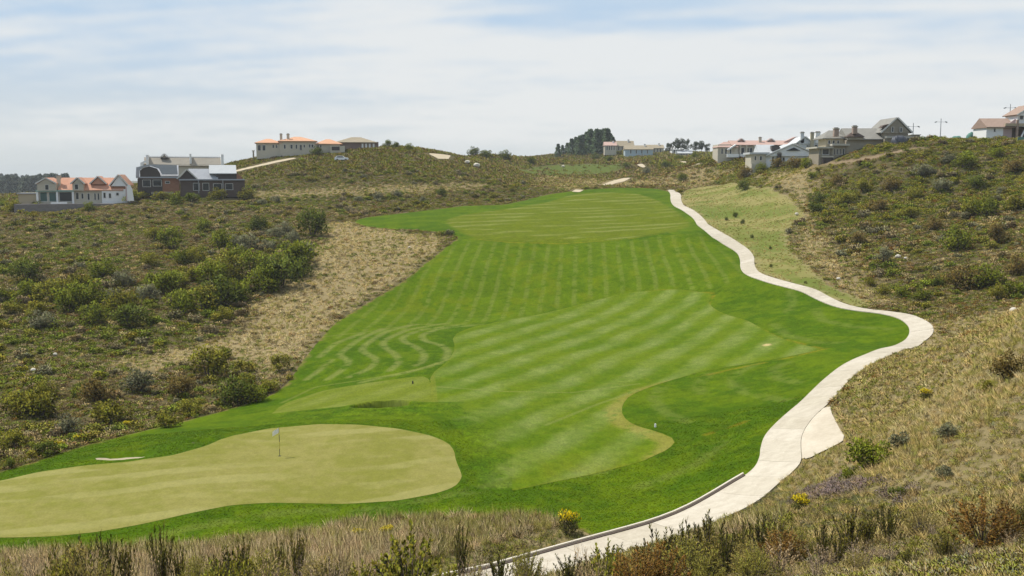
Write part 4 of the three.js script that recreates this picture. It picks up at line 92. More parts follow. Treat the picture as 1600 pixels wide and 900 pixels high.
const FOREGROUND=[[-13.87,-30,2.1,0.64,"u"],[-13.06,-29,1.89,0.43,"u"],[-13.38,-31,2.32,1.16,"u"],[-12.72,-31,2.36,0.97,"u"],[-12.08,-31,2.2,0.78,"u"],[-10.3,-29,2.41,0.4,"u"],[-8.55,-29,1.38,0.65,"u"],[-10.43,-38,2.8,0.47,"u"],[-9.16,-42,3.05,0.58,"u"],[-5.08,-28,1.27,0.77,"u"],[-2.37,-46,3.1,0.75,"u"],[-9.82,-42,2.67,0.58,"u"],[-9.72,-30,1.49,0.75,"d"],[-2.58,-25,2.47,1.72,"l"],[-3.26,-26,1.62,1.07,"l"],[-2.09,-26,1.58,1.01,"l"],[-1.71,-27,1.21,0.88,"l"],[-4.32,-28,1.4,1.05,"l"],[-1,-28,1.16,0.77,"l"],[-11.79,-28,1.57,1.05,"l"],[-10.62,-28,1.42,1.05,"d"],[-7.39,-30,1.36,1.12,"d"],[-6.02,-29,1.17,1.09,"d"],[3.99,-26,1.69,1.17,"u"],[4.59,-26,1.79,1.01,"u"],[5.36,-27,1.78,1.05,"u"],[5.62,-26,1.4,0.84,"u"],[3.5,-26,1.4,0.84,"u"],[7.54,-30,1.41,0.97,"u"],[7.53,-28,1.26,1.08,"u"],[6.78,-29,1.27,0.76,"u"],[7.87,-25,1.17,0.56,"u"],[8.88,-26,1.19,1.01,"u"],[9.53,-26.5,1.06,0.76,"u"],[10.26,-27,1.04,0.84,"u"],[7.91,-24,0.92,0.66,"u"],[2.27,-27,1.1,1.05,"u"],[1.63,-28,1.08,0.91,"u"],[3.01,-28,1.2,0.91,"u"],[11.13,-27,0.93,0.84,"f"],[10.24,-21.5,1.22,1.75,"r"],[9.22,-21,0.62,0.79,"u"],[11.78,-23,0.8,0.57,"u"],[7.85,-27,0.96,1.01,"f"],[7.76,-24,0.62,1.05,"d"],[8.78,-23,0.53,1.15,"d"],[9.39,-22,0.47,1.1,"d"],[5.9,-24,0.87,1.2,"l"],[4.47,-23,0.9,1.15,"f"],[7.34,-21,0.46,0.92,"f"],[8.03,-20,0.45,0.75,"u"],[8.74,-19,0.45,0.95,"d"],[10.09,-20,0.45,0.75,"d"],[6.27,-22,0.53,0.82,"d"],[3.24,-25,0.86,1.09,"f"],[2.18,-24,0.8,0.9,"d"],[3.87,-23,0.82,0.86,"d"],[-9.75,-28.91,1.81,0.77,"u"],[-14.19,-30.46,1.73,0.92,"l"],[-7.06,-25.54,1.8,0.91,"l"],[0.27,-28.5,1.09,0.76,"d"],[-13.89,-28.34,2.04,0.8,"d"],[-11.74,-26.85,2.01,1.22,"f"],[-12.04,-26.13,1.75,0.72,"l"],[-5.7,-27.98,1.35,1.07,"d"],[-7.04,-27.17,1.17,0.85,"f"],[-3.66,-28.45,1.58,1.08,"d"],[-3.45,-30.88,1.6,0.86,"d"],[-13.04,-30.6,1.84,1.09,"l"],[-2.79,-30.25,1.33,0.99,"d"],[-5.19,-27.74,1.37,1.28,"f"],[-6.45,-25.36,1.38,1.08,"d"],[-10.43,-29.01,1.66,0.74,"d"],[-8.95,-27.96,1.44,0.85,"f"],[-12.19,-27.35,1.92,1.28,"l"],[-11.34,-26.67,1.78,0.76,"d"],[-1.01,-27.49,1.44,0.93,"d"],[0.4,-26.06,1.45,0.8,"f"],[-13.36,-26.09,1.67,0.84,"f"],[-8.08,-28.4,1.59,1.39,"u"],[0.33,-29.44,1.07,1.07,"u"],[-7.67,-25.62,1.6,1.05,"l"],[-11.4,-27.64,1.31,0.77,"l"],[-13.01,-28.22,1.71,1.37,"l"],[-13.04,-27.26,2.02,1.11,"d"],[-4.69,-25.69,1.44,0.96,"d"],[-6.48,-25.86,1.61,1.13,"f"],[-7.07,-28.1,1.32,0.85,"u"],[-9.66,-30.48,1.38,1.34,"f"],[0.79,-29.18,0.87,0.92,"d"],[-0.32,-26.34,1.35,1.01,"u"],[5.43,-26.49,1.19,1.56,"f"],[11.09,-25.92,0.45,0.98,"d"],[7.86,-27.92,0.45,1.49,"d"],[4.77,-27.65,0.73,1.21,"r"],[11.76,-22.92,0.45,0.86,"f"],[6.46,-23.86,0.93,1.41,"d"],[11.18,-25.22,0.45,1.36,"l"],[10.16,-23.11,0.54,1.18,"f"],[7.21,-26.31,0.96,1.07,"r"],[6.51,-27.57,0.8,1.42,"f"],[12.69,-24.73,0.45,1.1,"u"],[3.34,-27.84,0.76,1.38,"f"],[2.51,-20.17,1.21,1.08,"r"],[9.74,-27.47,0.45,1.19,"f"],[9.6,-22.01,0.54,0.87,"f"],[9.92,-24.35,0.45,1.33,"l"],[11.25,-23.67,0.45,1.13,"d"],[5.96,-24.01,0.45,1.11,"d"],[7.6,-26.21,0.45,1.27,"f"],[3.41,-25.8,1.18,1.21,"f"],[8.82,-23.86,0.45,1.27,"d"],[1.59,-20.34,1.63,0.69,"d"],[8.57,-27.3,0.45,1.19,"d"],[10.91,-21.6,0.45,0.84,"d"],[8.26,-27.53,0.45,1.4,"f"],[10.43,-21.62,0.45,0.95,"f"],[2.23,-20.58,1.35,0.78,"l"],[3.16,-20.98,1.36,1.11,"r"],[7.74,-22.02,0.69,0.77,"d"],[3.58,-23.19,0.72,1.04,"u"],[10.29,-23.45,0.47,1.07,"f"],[5.14,-20.74,1.03,0.86,"f"],[6.24,-20.14,0.77,0.82,"d"],[3.97,-20.9,0.68,1.19,"f"],[11.14,-22.12,0.45,0.72,"f"],[4.15,-23.38,1.44,1.33,"f"],[5.81,-24.12,0.83,1.09,"f"],[2.38,-25.51,1.74,1.1,"l"]],YELLOW_SHRUBS=[[3.16,-56.87,1.21,1.71],[12.76,-44,0.72,0.83],[-35.47,-81.9,1.02,0.61],[-35.97,-79.49,0.79,0.55],[-8.6,-55.43,0.83,0.76],[-7.09,-56.23,0.84,0.77],[-34.75,-90.55,1.02,0.62]],MARKERS=[[-10.11,-102.6],[11.76,-82.25]];
// ---------- the ground: a thin-plate surface through the measured heights ----------
const NP = GROUND_POINTS.length, PW = new Float64Array(NP + 3);
const tps = r2 => r2 > 1e-12 ? 0.5 * r2 * Math.log(r2) : 0;
{
  const n = NP + 3, A = Array.from({ length: n }, () => new Float64Array(n + 1));
  for (let i = 0; i < NP; i++) {
    const [x, z, y] = GROUND_POINTS[i];
    for (let j = 0; j < NP; j++) A[i][j] = tps(((x - GROUND_POINTS[j][0]) ** 2 + (z - GROUND_POINTS[j][1]) ** 2) / 1e4) + (i === j ? 2e-4 : 0);
    A[i][NP] = A[NP][i] = 1; A[i][NP + 1] = A[NP + 1][i] = x / 100; A[i][NP + 2] = A[NP + 2][i] = z / 100; A[i][n] = y;
  }
  for (let c = 0; c < n; c++) {
    let p = c; for (let k = c + 1; k < n; k++) if (Math.abs(A[k][c]) > Math.abs(A[p][c])) p = k;
    [A[c], A[p]] = [A[p], A[c]];
    for (let k = c + 1; k < n; k++) { const f = A[k][c] / A[c][c]; if (f) for (let j = c; j <= n; j++) A[k][j] -= f * A[c][j]; }
  }
  for (let c = n - 1; c >= 0; c--) { let s = A[c][n]; for (let j = c + 1; j < n; j++) s -= A[c][j] * PW[j]; PW[c] = s / A[c][c]; }
}
function tpsHeight(x, z) { let s = PW[NP] + PW[NP + 1] * x / 100 + PW[NP + 2] * z / 100; for (let i = 0; i < NP; i++) { const p = GROUND_POINTS[i], dx = x - p[0], dz = z - p[1]; s += PW[i] * tps((dx * dx + dz * dz) / 1e4); } return s; }
function box2(poly) { let a = 1e9, b = -1e9, c = 1e9, d = -1e9; for (const [x, z] of poly) { a = Math.min(a, x); b = Math.max(b, x); c = Math.min(c, z); d = Math.max(d, z); } return [a, b, c, d]; }
function segDist2(px, pz, ax, az, bx, bz) { const dx = bx - ax, dz = bz - az, t = clamp(((px - ax) * dx + (pz - az) * dz) / (dx * dx + dz * dz + 1e-9)); return (px - ax - dx * t) ** 2 + (pz - az - dz * t) ** 2; }
function signed(poly) {                              // > 0 inside, metres to the outline
  const bb = box2(poly), n = poly.length;
  return (x, z, far = 8) => {
    if (x < bb[0] - far || x > bb[1] + far || z < bb[2] - far || z > bb[3] + far) return -far;
    let ins = false, d = 1e9;
    for (let i = 0, j = n - 1; i < n; j = i++) {
      const a = poly[i], b = poly[j];
      if ((a[1] > z) !== (b[1] > z) && x < (b[0] - a[0]) * (z - a[1]) / (b[1] - a[1]) + a[0]) ins = !ins;
      const q = segDist2(x, z, a[0], a[1], b[0], b[1]); if (q < d) d = q;
    }
    d = Math.sqrt(d); return ins ? d : -d;
  };
}
const inTurf = signed(TURF), inFairway = signed(FAIRWAY), inApproach = signed(APPROACH), inUpper = signed(UPPER), inFace = signed(FACE), inGreen = signed(GREEN), inPale = signed(PALE_SLOPE), inClearing = signed(CLEARING),
  inBank = signed(DRY_BANK), inTrack = signed(DRY_TRACK), inRidge = signed(DRY_RIDGE), inMiddle = signed(DRY_MIDDLE), inSoil = signed(SOIL), inDeep = signed(DEEP_GREEN), inLayby = signed(LAYBY);
const PATH_OUT = [...PATH_EDGES.map(e => [e[0], e[1]]), ...PATH_EDGES.map(e => [e[2], e[3]]).reverse()], inPath = signed(PATH_OUT);

function steps(list) { const o = [list[0][0]]; for (const [, to, st] of list) { let v = o[o.length - 1]; const n = Math.max(1, Math.round(Math.abs(to - v) / st)), d = (to - v) / n; for (let i = 1; i <= n; i++) o.push(v + d * i); } return o; }
function grow(from, to, st, k) { const o = []; let v = from, s = st; const sg = Math.sign(to - from); while ((to - v) * sg > 0) { s *= k; v += sg * s; o.push(v); } return o; }
const core = steps([[-66, POT_BUNKER[0] - 4, 0.6], [0, POT_BUNKER[0] + 4, 0.2], [0, 74, 0.6]]);
const GX = [...grow(-66, -3000, 0.6, 1.04).reverse(), ...core, ...grow(74, 3000, 0.6, 1.04)];
const GZ = [...grow(20, 1500, 2, 1.3).reverse(), ...steps([[20, 0, 2], [0, -20, 1], [-20, -72, 0.5], [-72, -79, 0.25], [-79, -89, 0.5], [-89, -97, 0.25], [-97, -132, 0.5], [-132, -320, 0.9]]), ...grow(-320, -4500, 0.9, 1.03)];
const NX = GX.length, NZ = GZ.length;
const GH = new Float32Array(NX * NZ), TS = new Float32Array(NX * NZ);
const pot = (x, z, c, a, b, dep) => { const q = Math.hypot((x - c[0]) / a, (z - c[1]) / b); return q < 1.5 ? -dep * (1 - sstep(0.76, 0.97, q)) + 0.12 * sstep(0.9, 1.0, q) * (1 - sstep(1.0, 1.5, q)) : 0; };
const hollow = (x, z, c, a, b, dep) => { const q = Math.hypot((x - c[0]) / a, (z - c[1]) / b); return q < 1.6 ? -dep * (1 - sstep(0.55, 1.0, q)) + 0.16 * dep * sstep(0.8, 1.1, q) * (1 - sstep(1.1, 1.6, q)) : 0; };
for (let j = 0; j < NZ; j++) for (let i = 0; i < NX; i++) {
  const x = GX[i], z = GZ[j], far = Math.max(Math.abs(x) / 900, Math.abs(z + 400) / 1250);
  let y = far < 1.2 ? tpsHeight(clamp(x, -950, 950), clamp(z, -1700, 500)) : 0;
  if (far > 0.9) y = lerp(y, -6 + 14 * (fbm(x / 300, z / 300, 3) - 0.5), sstep(0.9, 1.2, far));
  const ts = inTurf(x, z, 12); TS[j * NX + i] = ts;
  const off = Math.max(ts, inPale(x, z, 6), inPath(x, z, 6), inLayby(x, z, 6)), wild = 1 - sstep(-6, -0.4, off), d = Math.hypot(x, z);
  if (d < 900) y += wild * (0.42 * (fbm(x / 7 + 9, z / 7, 3) - 0.5) + 0.14 * (vn(x / 1.3, z / 1.3) - 0.5)) * sstep(4, 16, d);
  if (ts > 0) y += 0.10 * (fbm(x / 9, z / 9 + 4, 2) - 0.5) * sstep(0, 4, ts) * (1 - sstep(-3, 0, inGreen(x, z, 6)));
  y += pot(x, z, POT_BUNKER, 2.9, 2.1, 1.25) + hollow(x, z, SAND_BUNKER, 2.3, 1.1, 0.32) + hollow(x, z, SIDE_HOLLOW, 1.3, 0.9, 0.35);
  GH[j * NX + i] = y;
}
function find(arr, v, desc) { let a = 0, b = arr.length - 1; while (b - a > 1) { const m = (a + b) >> 1; if (desc ? arr[m] >= v : arr[m] <= v) a = m; else b = m; } return a; }
function ground(x, z) {                              // height on the built surface
  const i = find(GX, x), j = find(GZ, z, true), fx = clamp((x - GX[i]) / (GX[i + 1] - GX[i])), fz = clamp((z - GZ[j]) / (GZ[j + 1] - GZ[j]));
  const a = GH[j * NX + i], b = GH[j * NX + i + 1], c = GH[(j + 1) * NX + i], d = GH[(j + 1) * NX + i + 1];
  return fx + fz < 1 ? a + (b - a) * fx + (c - a) * fz : d + (c - d) * (1 - fx) + (b - d) * (1 - fz);
}
const GN = new Float32Array(NX * NZ * 3);
for (let j = 0; j < NZ; j++) for (let i = 0; i < NX; i++) {
  const a = Math.max(0, i - 1), b = Math.min(NX - 1, i + 1), c = Math.max(0, j - 1), d = Math.min(NZ - 1, j + 1);
  const gx = (GH[j * NX + b] - GH[j * NX + a]) / (GX[b] - GX[a]), gz = (GH[d * NX + i] - GH[c * NX + i]) / (GZ[d] - GZ[c]), l = 1 / Math.hypot(gx, 1, gz);
  GN.set([-gx * l, l, -gz * l], (j * NX + i) * 3);
}
// a sheet cut out of the ground's own triangles along an outline
function sheet(sdf, lift, rect, every = true) {
  const pos = [], nor = [], uv = [], idx = [], seen = new Map();
  const i0 = find(GX, rect[0]), i1 = Math.min(NX - 2, find(GX, rect[1]) + 1), j0 = find(GZ, rect[3], true), j1 = Math.min(NZ - 2, find(GZ, rect[2], true) + 1);
  const s = new Float32Array(NX * NZ).fill(-9);
  for (let j = j0; j <= j1 + 1; j++) for (let i = i0; i <= i1 + 1; i++) s[j * NX + i] = sdf(GX[i], GZ[j]);
  const vert = (a, b, t) => {
    const key = t === 0 ? a : Math.min(a, b) * NX * NZ + Math.max(a, b); let k = seen.get(key); if (k !== undefined) return k;
    const ax = GX[a % NX], az = GZ[Math.floor(a / NX)], bx = GX[b % NX], bz = GZ[Math.floor(b / NX)], x = lerp(ax, bx, t), z = lerp(az, bz, t);
    pos.push(x, lerp(GH[a], GH[b], t) + lift, z);
    const n = [0, 1, 2].map(c => lerp(GN[a * 3 + c], GN[b * 3 + c], t)), l = 1 / Math.hypot(...n); nor.push(n[0] * l, n[1] * l, n[2] * l);
    uv.push((x - rect[0]) / (rect[1] - rect[0]), (z - rect[2]) / (rect[3] - rect[2]));
    k = pos.length / 3 - 1; seen.set(key, k); return k;
  };
  for (let j = j0; j <= j1; j++) for (let i = i0; i <= i1; i++) {
    const a = j * NX + i, b = a + 1, c = a + NX, d = c + 1;
    for (const t of [[a, b, c], [b, d, c]]) {
      if (s[t[0]] <= 0 && s[t[1]] <= 0 && s[t[2]] <= 0) continue;
      const o = [];
      for (let k = 0; k < 3; k++) { const p = t[k], q = t[(k + 1) % 3]; if (s[p] > 0) o.push(vert(p, p, 0)); if ((s[p] > 0) !== (s[q] > 0)) { const lo = Math.min(p, q), hi = Math.max(p, q); o.push(vert(lo, hi, s[lo] / (s[lo] - s[hi]))); } }
      for (let k = 1; k + 1 < o.length; k++) idx.push(o[0], o[k], o[k + 1]);
    }
  }
  const g = new THREE.BufferGeometry();
  g.setAttribute('position', new THREE.Float32BufferAttribute(pos, 3)); g.setAttribute('normal', new THREE.Float32BufferAttribute(nor, 3)); g.setAttribute('uv', new THREE.Float32BufferAttribute(uv, 2));
  // face up
  const e = new THREE.Vector3(), f = new THREE.Vector3(); if (idx.length) { const P = k => new THREE.Vector3(pos[k * 3], pos[k * 3 + 1], pos[k * 3 + 2]); e.subVectors(P(idx[1]), P(idx[0])); f.subVectors(P(idx[2]), P(idx[0])); if (e.cross(f).y < 0) for (let k = 0; k < idx.length; k += 3) { const t = idx[k]; idx[k] = idx[k + 1]; idx[k + 1] = t; } }
  g.setIndex(idx); return g;
}
function paint(rect, w, h, fn) {                     // a colour map in ground metres
  const px = new Uint8Array(w * h * 4);
  for (let j = 0; j < h; j++) for (let i = 0; i < w; i++) { const c = fn(lerp(rect[0], rect[1], (i + 0.5) / w), lerp(rect[2], rect[3], (j + 0.5) / h)), o = (j * w + i) * 4; px[o] = srgbByte(c[0]); px[o + 1] = srgbByte(c[1]); px[o + 2] = srgbByte(c[2]); px[o + 3] = 255; }
  const t = new THREE.DataTexture(px, w, h, THREE.RGBAFormat); t.colorSpace = THREE.SRGBColorSpace; t.magFilter = THREE.LinearFilter; t.minFilter = THREE.LinearMipmapLinearFilter; t.generateMipmaps = true; t.needsUpdate = true; return t;
}
function numbered(name) { numbered.n ??= new Map(); const k = numbered.n.get(name) ?? 0; numbered.n.set(name, k + 1); return k ? `${name}_${String(k).padStart(3, '0')}` : name; }
function structure(name, geo, mat, label) { const m = new THREE.Mesh(geo, mat); m.name = numbered(name); m.userData.kind = 'structure'; if (label) m.userData.label = label; scene.add(m); return m; }

// --- wild ground (soil and litter under the scrub), one sheet to the horizon
const dryAmount = (x, z) => {
  const n = 2.2 * (fbm(x / 6, z / 6, 3) - 0.5) * 2, D = -z;
  let t = Math.max(sstep(-2, 3, inBank(x, z) + n), 0.7 * sstep(-4, 3, inTrack(x, z) + n), sstep(-4, 4, inRidge(x, z) + n), 0.8 * sstep(-6, 6, inMiddle(x, z) + n));
  if (x > 14 && D < 112 && D > 20 && x > 0.2 * D + 4) t = Math.max(t, 0.75);          // the tussock slope beside the path
  if (D < 62 && D > 40 && x < 12) t = Math.max(t, 0.9);                                // the dry verge below the green
  return t;
};
{
  const col = new Float32Array(NX * NZ * 3), uv = new Float32Array(NX * NZ * 2);
  for (let j = 0; j < NZ; j++) for (let i = 0; i < NX; i++) {
    const x = GX[i], z = GZ[j], k = j * NX + i, n = fbm(x / 5, z / 5, 4), n2 = fbm(x / 40 + 8, z / 40, 3), n3 = vn(x / 1.1, z / 1.1);
    let c = mix3([0.100, 0.092, 0.030], [0.190, 0.145, 0.074], sstep(0.3, 0.7, n * 0.6 + n3 * 0.4));
    c = mix3(c, [0.075, 0.085, 0.028], sstep(0.45, 0.65, n2) * 0.6);
    c = mix3(c, mix3([0.45, 0.345, 0.18], [0.35, 0.275, 0.135], n3), dryAmount(x, z) * 0.85);
    c = mix3(c, [0.40, 0.29, 0.185], sstep(-1, 1.2, inSoil(x, z)));
    c = mix3(c, mix3([0.155, 0.185, 0.035], [0.11, 0.16, 0.028], n), sstep(-3, 3, inClearing(x, z)) * 0.9);
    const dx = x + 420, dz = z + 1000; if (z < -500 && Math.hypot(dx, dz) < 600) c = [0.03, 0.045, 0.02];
    col.set(c, k * 3); uv[k * 2] = x / 3; uv[k * 2 + 1] = z / 3;
  }
  const g = new THREE.BufferGeometry(), pos = new Float32Array(NX * NZ * 3), idx = [];
  for (let j = 0; j < NZ; j++) for (let i = 0; i < NX; i++) { const k = j * NX + i; pos.set([GX[i], GH[k], GZ[j]], k * 3); if (i + 1 < NX && j + 1 < NZ) idx.push(k, k + 1, k + NX, k + 1, k + NX + 1, k + NX); }
  g.setAttribute('position', new THREE.BufferAttribute(pos, 3)); g.setAttribute('normal', new THREE.BufferAttribute(GN, 3)); g.setAttribute('color', new THREE.BufferAttribute(col, 3)); g.setAttribute('uv', new THREE.BufferAttribute(uv, 2)); g.setIndex(idx);
  const t = paint([0, 1, 0, 1], 256, 256, (u, v) => { const q = 0.72 + 0.5 * (HT[((u * 256) | 0) | (((v * 256) | 0) << 8)] - 0.5); return [q, q, q]; }); t.wrapS = t.wrapT = THREE.RepeatWrapping;
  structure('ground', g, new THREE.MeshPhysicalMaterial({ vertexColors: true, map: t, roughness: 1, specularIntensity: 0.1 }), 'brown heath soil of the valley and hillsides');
}
// --- mown turf; mowing stripes are light off bent blades, put into the colour
const polyDist = lines => { const L = lines.map(l => [l, box2(l)]); return (x, z, m) => { let d = m * m; for (const [l, b] of L) { if (x < b[0] - m || x > b[1] + m || z < b[2] - m || z > b[3] + m) continue; for (let i = 0; i + 1 < l.length; i++) { const q = segDist2(x, z, l[i][0], l[i][1], l[i + 1][0], l[i + 1][1]); if (q < d) d = q; } } return Math.sqrt(d); }; };
const dWave = polyDist(MOW_WAVES), dLine = polyDist(MOW_LINES), dSwirl = polyDist(MOW_SWIRLS), dFringe = polyDist(DRY_FRINGE), dPaleFringe = polyDist(PALE_FRINGE);
const band = (v, w) => { const f = v - Math.floor(v); return sstep(0, 0.12, f) * (1 - sstep(w, w + 0.14, f)); };
function turfColour(x, z) {
  const n = fbm(x / 4.2, z / 4.2, 4), f = fbm(x / 0.9 + 3, z / 0.9, 3), g = HT[(((x * 9) | 0) & 255) | ((((z * 5) | 0) & 255) << 8)];
  let c = mix3([0.0487, 0.0970, 0.0016], [0.0858, 0.1327, 0.0022], sstep(0.32, 0.68, n * 0.6 + f * 0.4));
  const wig = 0.5 * (n - 0.5), face = sstep(-1, 1.5, inFace(x, z)), up = sstep(-0.5, 1, inUpper(x, z));
  if (face > 0) { c = mix3(c, mix3([0.0658, 0.1164, 0.0016], [0.0970, 0.1436, 0.0022], f), face * 0.7); c = mix3(c, [0.1673, 0.1892, 0.0405], face * 0.36 * band((x + 0.07 * (z + 170)) / 2.5 + wig * 0.3, 0.28) * sstep(0.3, 0.6, f + 0.1)); c = mix3(c, [0.1171, 0.1455, 0.0027], face * 0.55 * sstep(0.60, 0.75, fbm(x / 2.2, z / 4 + 7, 3))); }
  if (up > 0) { c = mix3(c, mix3([0.0836, 0.1164, 0.0038], [0.1238, 0.1465, 0.0059], f), up); c = mix3(c, [0.2230, 0.2377, 0.0765], up * 0.42 * band((z + 0.35 * x) / 7 + wig, 0.35) * sstep(0.38, 0.6, fbm(x / 9, z / 3, 3))); }
  const w = dWave(x, z, 1.4), l = dLine(x, z, 1), s = dSwirl(x, z, 1.6);
  c = mix3(c, [0.1728, 0.1921, 0.0495], 0.62 * (1 - sstep(0.15, 0.75, w)) * sstep(0.15, 0.5, f));
  c = mix3(c, [0.1895, 0.1989, 0.0495], 0.42 * (1 - sstep(0.08, 0.35, l)));
  c = mix3(c, [0.1316, 0.1630, 0.0315], 0.42 * (1 - sstep(0.2, 1.0, s)) * sstep(0.2, 0.6, f));
  c = mix3(c, [0.2208, 0.1669, 0.0124], 0.45 * (1 - sstep(0.1, 0.5, dPaleFringe(x, z, 1))) * sstep(0.25, 0.55, f));
  const gr = inGreen(x, z); if (gr < 0 && gr > -3) c = mix3(c, [0.0491, 0.0970, 0.0022], 0.6 * (1 - sstep(-1.6, -0.9, -gr - 1.6)));
  const edge = inTurf(x, z); if (edge < 1.6) c = mix3([0.1895, 0.1504, 0.0450], c, sstep(-0.5, 0.6, edge + (f - 0.5) * 1.6));
  const k = (0.84 + 0.32 * g) * (0.86 + 0.28 * fbm(x / 0.45, z / 0.6, 2)) * (0.92 + 0.16 * fbm(x / 2.4 + 30, z / 2.4, 2)); return [c[0] * k, c[1] * k, c[2] * k];
}
function fairwayColour(x, z) {
  const n = fbm(x / 5, z / 5, 4), f = fbm(x / 0.8 + 3, z / 0.8, 3), g = HT[(((x * 9) | 0) & 255) | ((((z * 5) | 0) & 255) << 8)];
  let c = mix3([0.0749, 0.1284, 0.0034], [0.1071, 0.1529, 0.0057], sstep(0.3, 0.7, n * 0.55 + f * 0.45));
  const v = (x * 0.86 + z * 0.5) / 4.8 + (n - 0.5) * 0.35;
  { const tri = q => { const t = q - Math.floor(q); return sstep(0.05, 0.35, t) * (1 - sstep(0.5, 0.85, t)); }; c = mix3(c, [0.200, 0.235, 0.072], (0.24 + 0.22 * tri((x * 0.95 - z * 0.30) / 8 + (n - 0.5) * 0.6)) * tri(v) * (0.6 + 0.8 * f)); }  // fairway stripes: sheen of the bent grass painted as lighter colour
  c = mix3(c, [0.1820, 0.1813, 0.0142], 0.7 * sstep(0.46, 0.66, fbm(x / 6 + 40, z / 6, 4)) * sstep(78, 66, -z) );
  c = mix3(c, [0.2236, 0.1960, 0.0427], 0.7 * (1 - sstep(0.3, 1.5, dFringe(x, z, 2))) * sstep(0.15, 0.5, f));
  const l = dLine(x, z, 1), e = inFairway(x, z);
  c = mix3(c, [0.1768, 0.2009, 0.0522], 0.42 * (1 - sstep(0.08, 0.35, l)));
  if (inApproach(x, z) > -1 && e < 0.5) c = mix3(c, [0.1560, 0.1686, 0.0209], 0.5);
  c = mix3(c, [0.1581, 0.1617, 0.0085], 0.22 * (1 - sstep(0, 0.5, e)) * sstep(-0.2, 0, e));
  if (x < 0 && z > -92) { const q = turfColour(x, z); c = mix3(q, c, sstep(0, 4.5, e + (f - 0.5) * 2.5)); }
  c = mix3(c, [0.4160, 0.3332, 0.1421], 1 - sstep(0.3, 0.6, Math.hypot((x - BARE_SPOT[0]) / 1.3, (z - BARE_SPOT[1]) / 1.6) + 0.5 * (f - 0.5)));
  const k = (0.86 + 0.28 * g) * (0.88 + 0.24 * fbm(x / 0.45, z / 0.6, 2)); return [c[0] * k, c[1] * k, c[2] * k];
}
function greenColour(x, z) {
  const n = fbm(x / 5, z / 5, 4), f = fbm(x / 0.7, z / 0.7, 3), g = HT[(((x * 11) | 0) & 255) | ((((z * 9) | 0) & 255) << 8)];
  let c = mix3([0.1832, 0.1824, 0.0354], [0.2334, 0.2147, 0.0614], sstep(0.3, 0.7, n * 0.6 + f * 0.4));
  c = mix3(c, [0.2874, 0.2651, 0.0944], 0.6 * band((z * 0.955 + x * 0.30) / 2.9 + (n - 0.5) * 0.6, 0.45) * sstep(0.3, 0.6, fbm(x / 7, z / 2 + 3, 3)));  // mowing bands: blade reflection painted into the green
  const k = (0.92 + 0.16 * g) * (0.93 + 0.14 * fbm(x / 0.4, z / 0.5, 2)); return [c[0] * k, c[1] * k, c[2] * k];
}
function paleColour(x, z) {
  const n = fbm(x / 5, z / 5, 4), f = fbm(x / 1.1, z / 1.1, 3);
  let c = mix3([0.155, 0.170, 0.038], [0.255, 0.220, 0.082], sstep(0.32, 0.68, n * 0.65 + f * 0.35));
  c = mix3(c, [0.115, 0.150, 0.026], sstep(0.45, 0.65, fbm(x / 14, z / 14 + 3, 3)) * 0.75);
  return mix3(c, [0.26, 0.21, 0.10], sstep(1.5, -0.5, inPale(x, z) + 3 * (f - 0.5)) * 0.8);
}
const turfMat = map => new THREE.MeshPhysicalMaterial({ map, roughness: 1, specularIntensity: 0.08 });
function turf(name, label, sdf, lift, poly, w, h, colour) { const b = box2(poly), R = [b[0] - 1, b[1] + 1, b[2] - 1, b[3] + 1]; return structure(name, sheet(sdf, lift, R), turfMat(paint(R, w, h, colour)), label); }
const pathFree = (s, x, z) => s;
turf('rough_grass', 'vivid green mown rough around the golf fairway', (x, z) => inTurf(x, z), 0.015, TURF, 1400, 2048, turfColour);
turf('fairway', 'striped lighter green fairway in the valley floor', (x, z) => Math.max(inFairway(x, z), inApproach(x, z)), 0.03, [...FAIRWAY, ...APPROACH], 1200, 1400, fairwayColour);
turf('putting_green', 'pale yellow green putting green with the pin', (x, z) => inGreen(x, z), 0.03, GREEN, 1024, 700, greenColour);
turf('grass_slope', 'dry yellowish grass slope right of the cart path', (x, z) => inPale(x, z) + 2.4 * (fbm(x / 2.2, z / 2.2, 3) - 0.5), 0.02, PALE_SLOPE, 700, 1000, paleColour);
// ---------- helpers for things ----------
const std = (r, g, b, rough = 0.9, extra = {}) => { const m = new THREE.MeshStandardMaterial({ roughness: rough, ...extra }); m.color.setRGB(r, g, b); return m; };
function tag(o, label, category, group) { o.userData.label = label; o.userData.category = category; if (group) o.userData.group = group; return o; }
function thing(name, label, category, [x, y, z], turn = 0, group) { const o = new THREE.Group(); o.name = numbered(name); o.position.set(x, y, z); o.rotation.y = turn; tag(o, label, category, group); scene.add(o); return o; }
function part(name, geo, mat, parent) { const m = new THREE.Mesh(geo, mat); m.name = name; parent.add(m); return m; }
function boxAt(x0, x1, y0, y1, z0, z1) { const g = new THREE.BoxGeometry(x1 - x0, y1 - y0, z1 - z0); g.translate((x0 + x1) / 2, (y0 + y1) / 2, (z0 + z1) / 2); return g; }
function stainMap(a, b, n, seed, streak = 1) { const t = paint([0, 1, 0, 1], n, n, (u, v) => { const q = fbm(u * 9 + seed, v * 9 * streak, 5), w = fbm(u * 60 + seed, v * 60, 2); return mix3(a, b, clamp(0.6 * q + 0.4 * w)); }); t.wrapS = t.wrapT = THREE.RepeatWrapping; return t; }

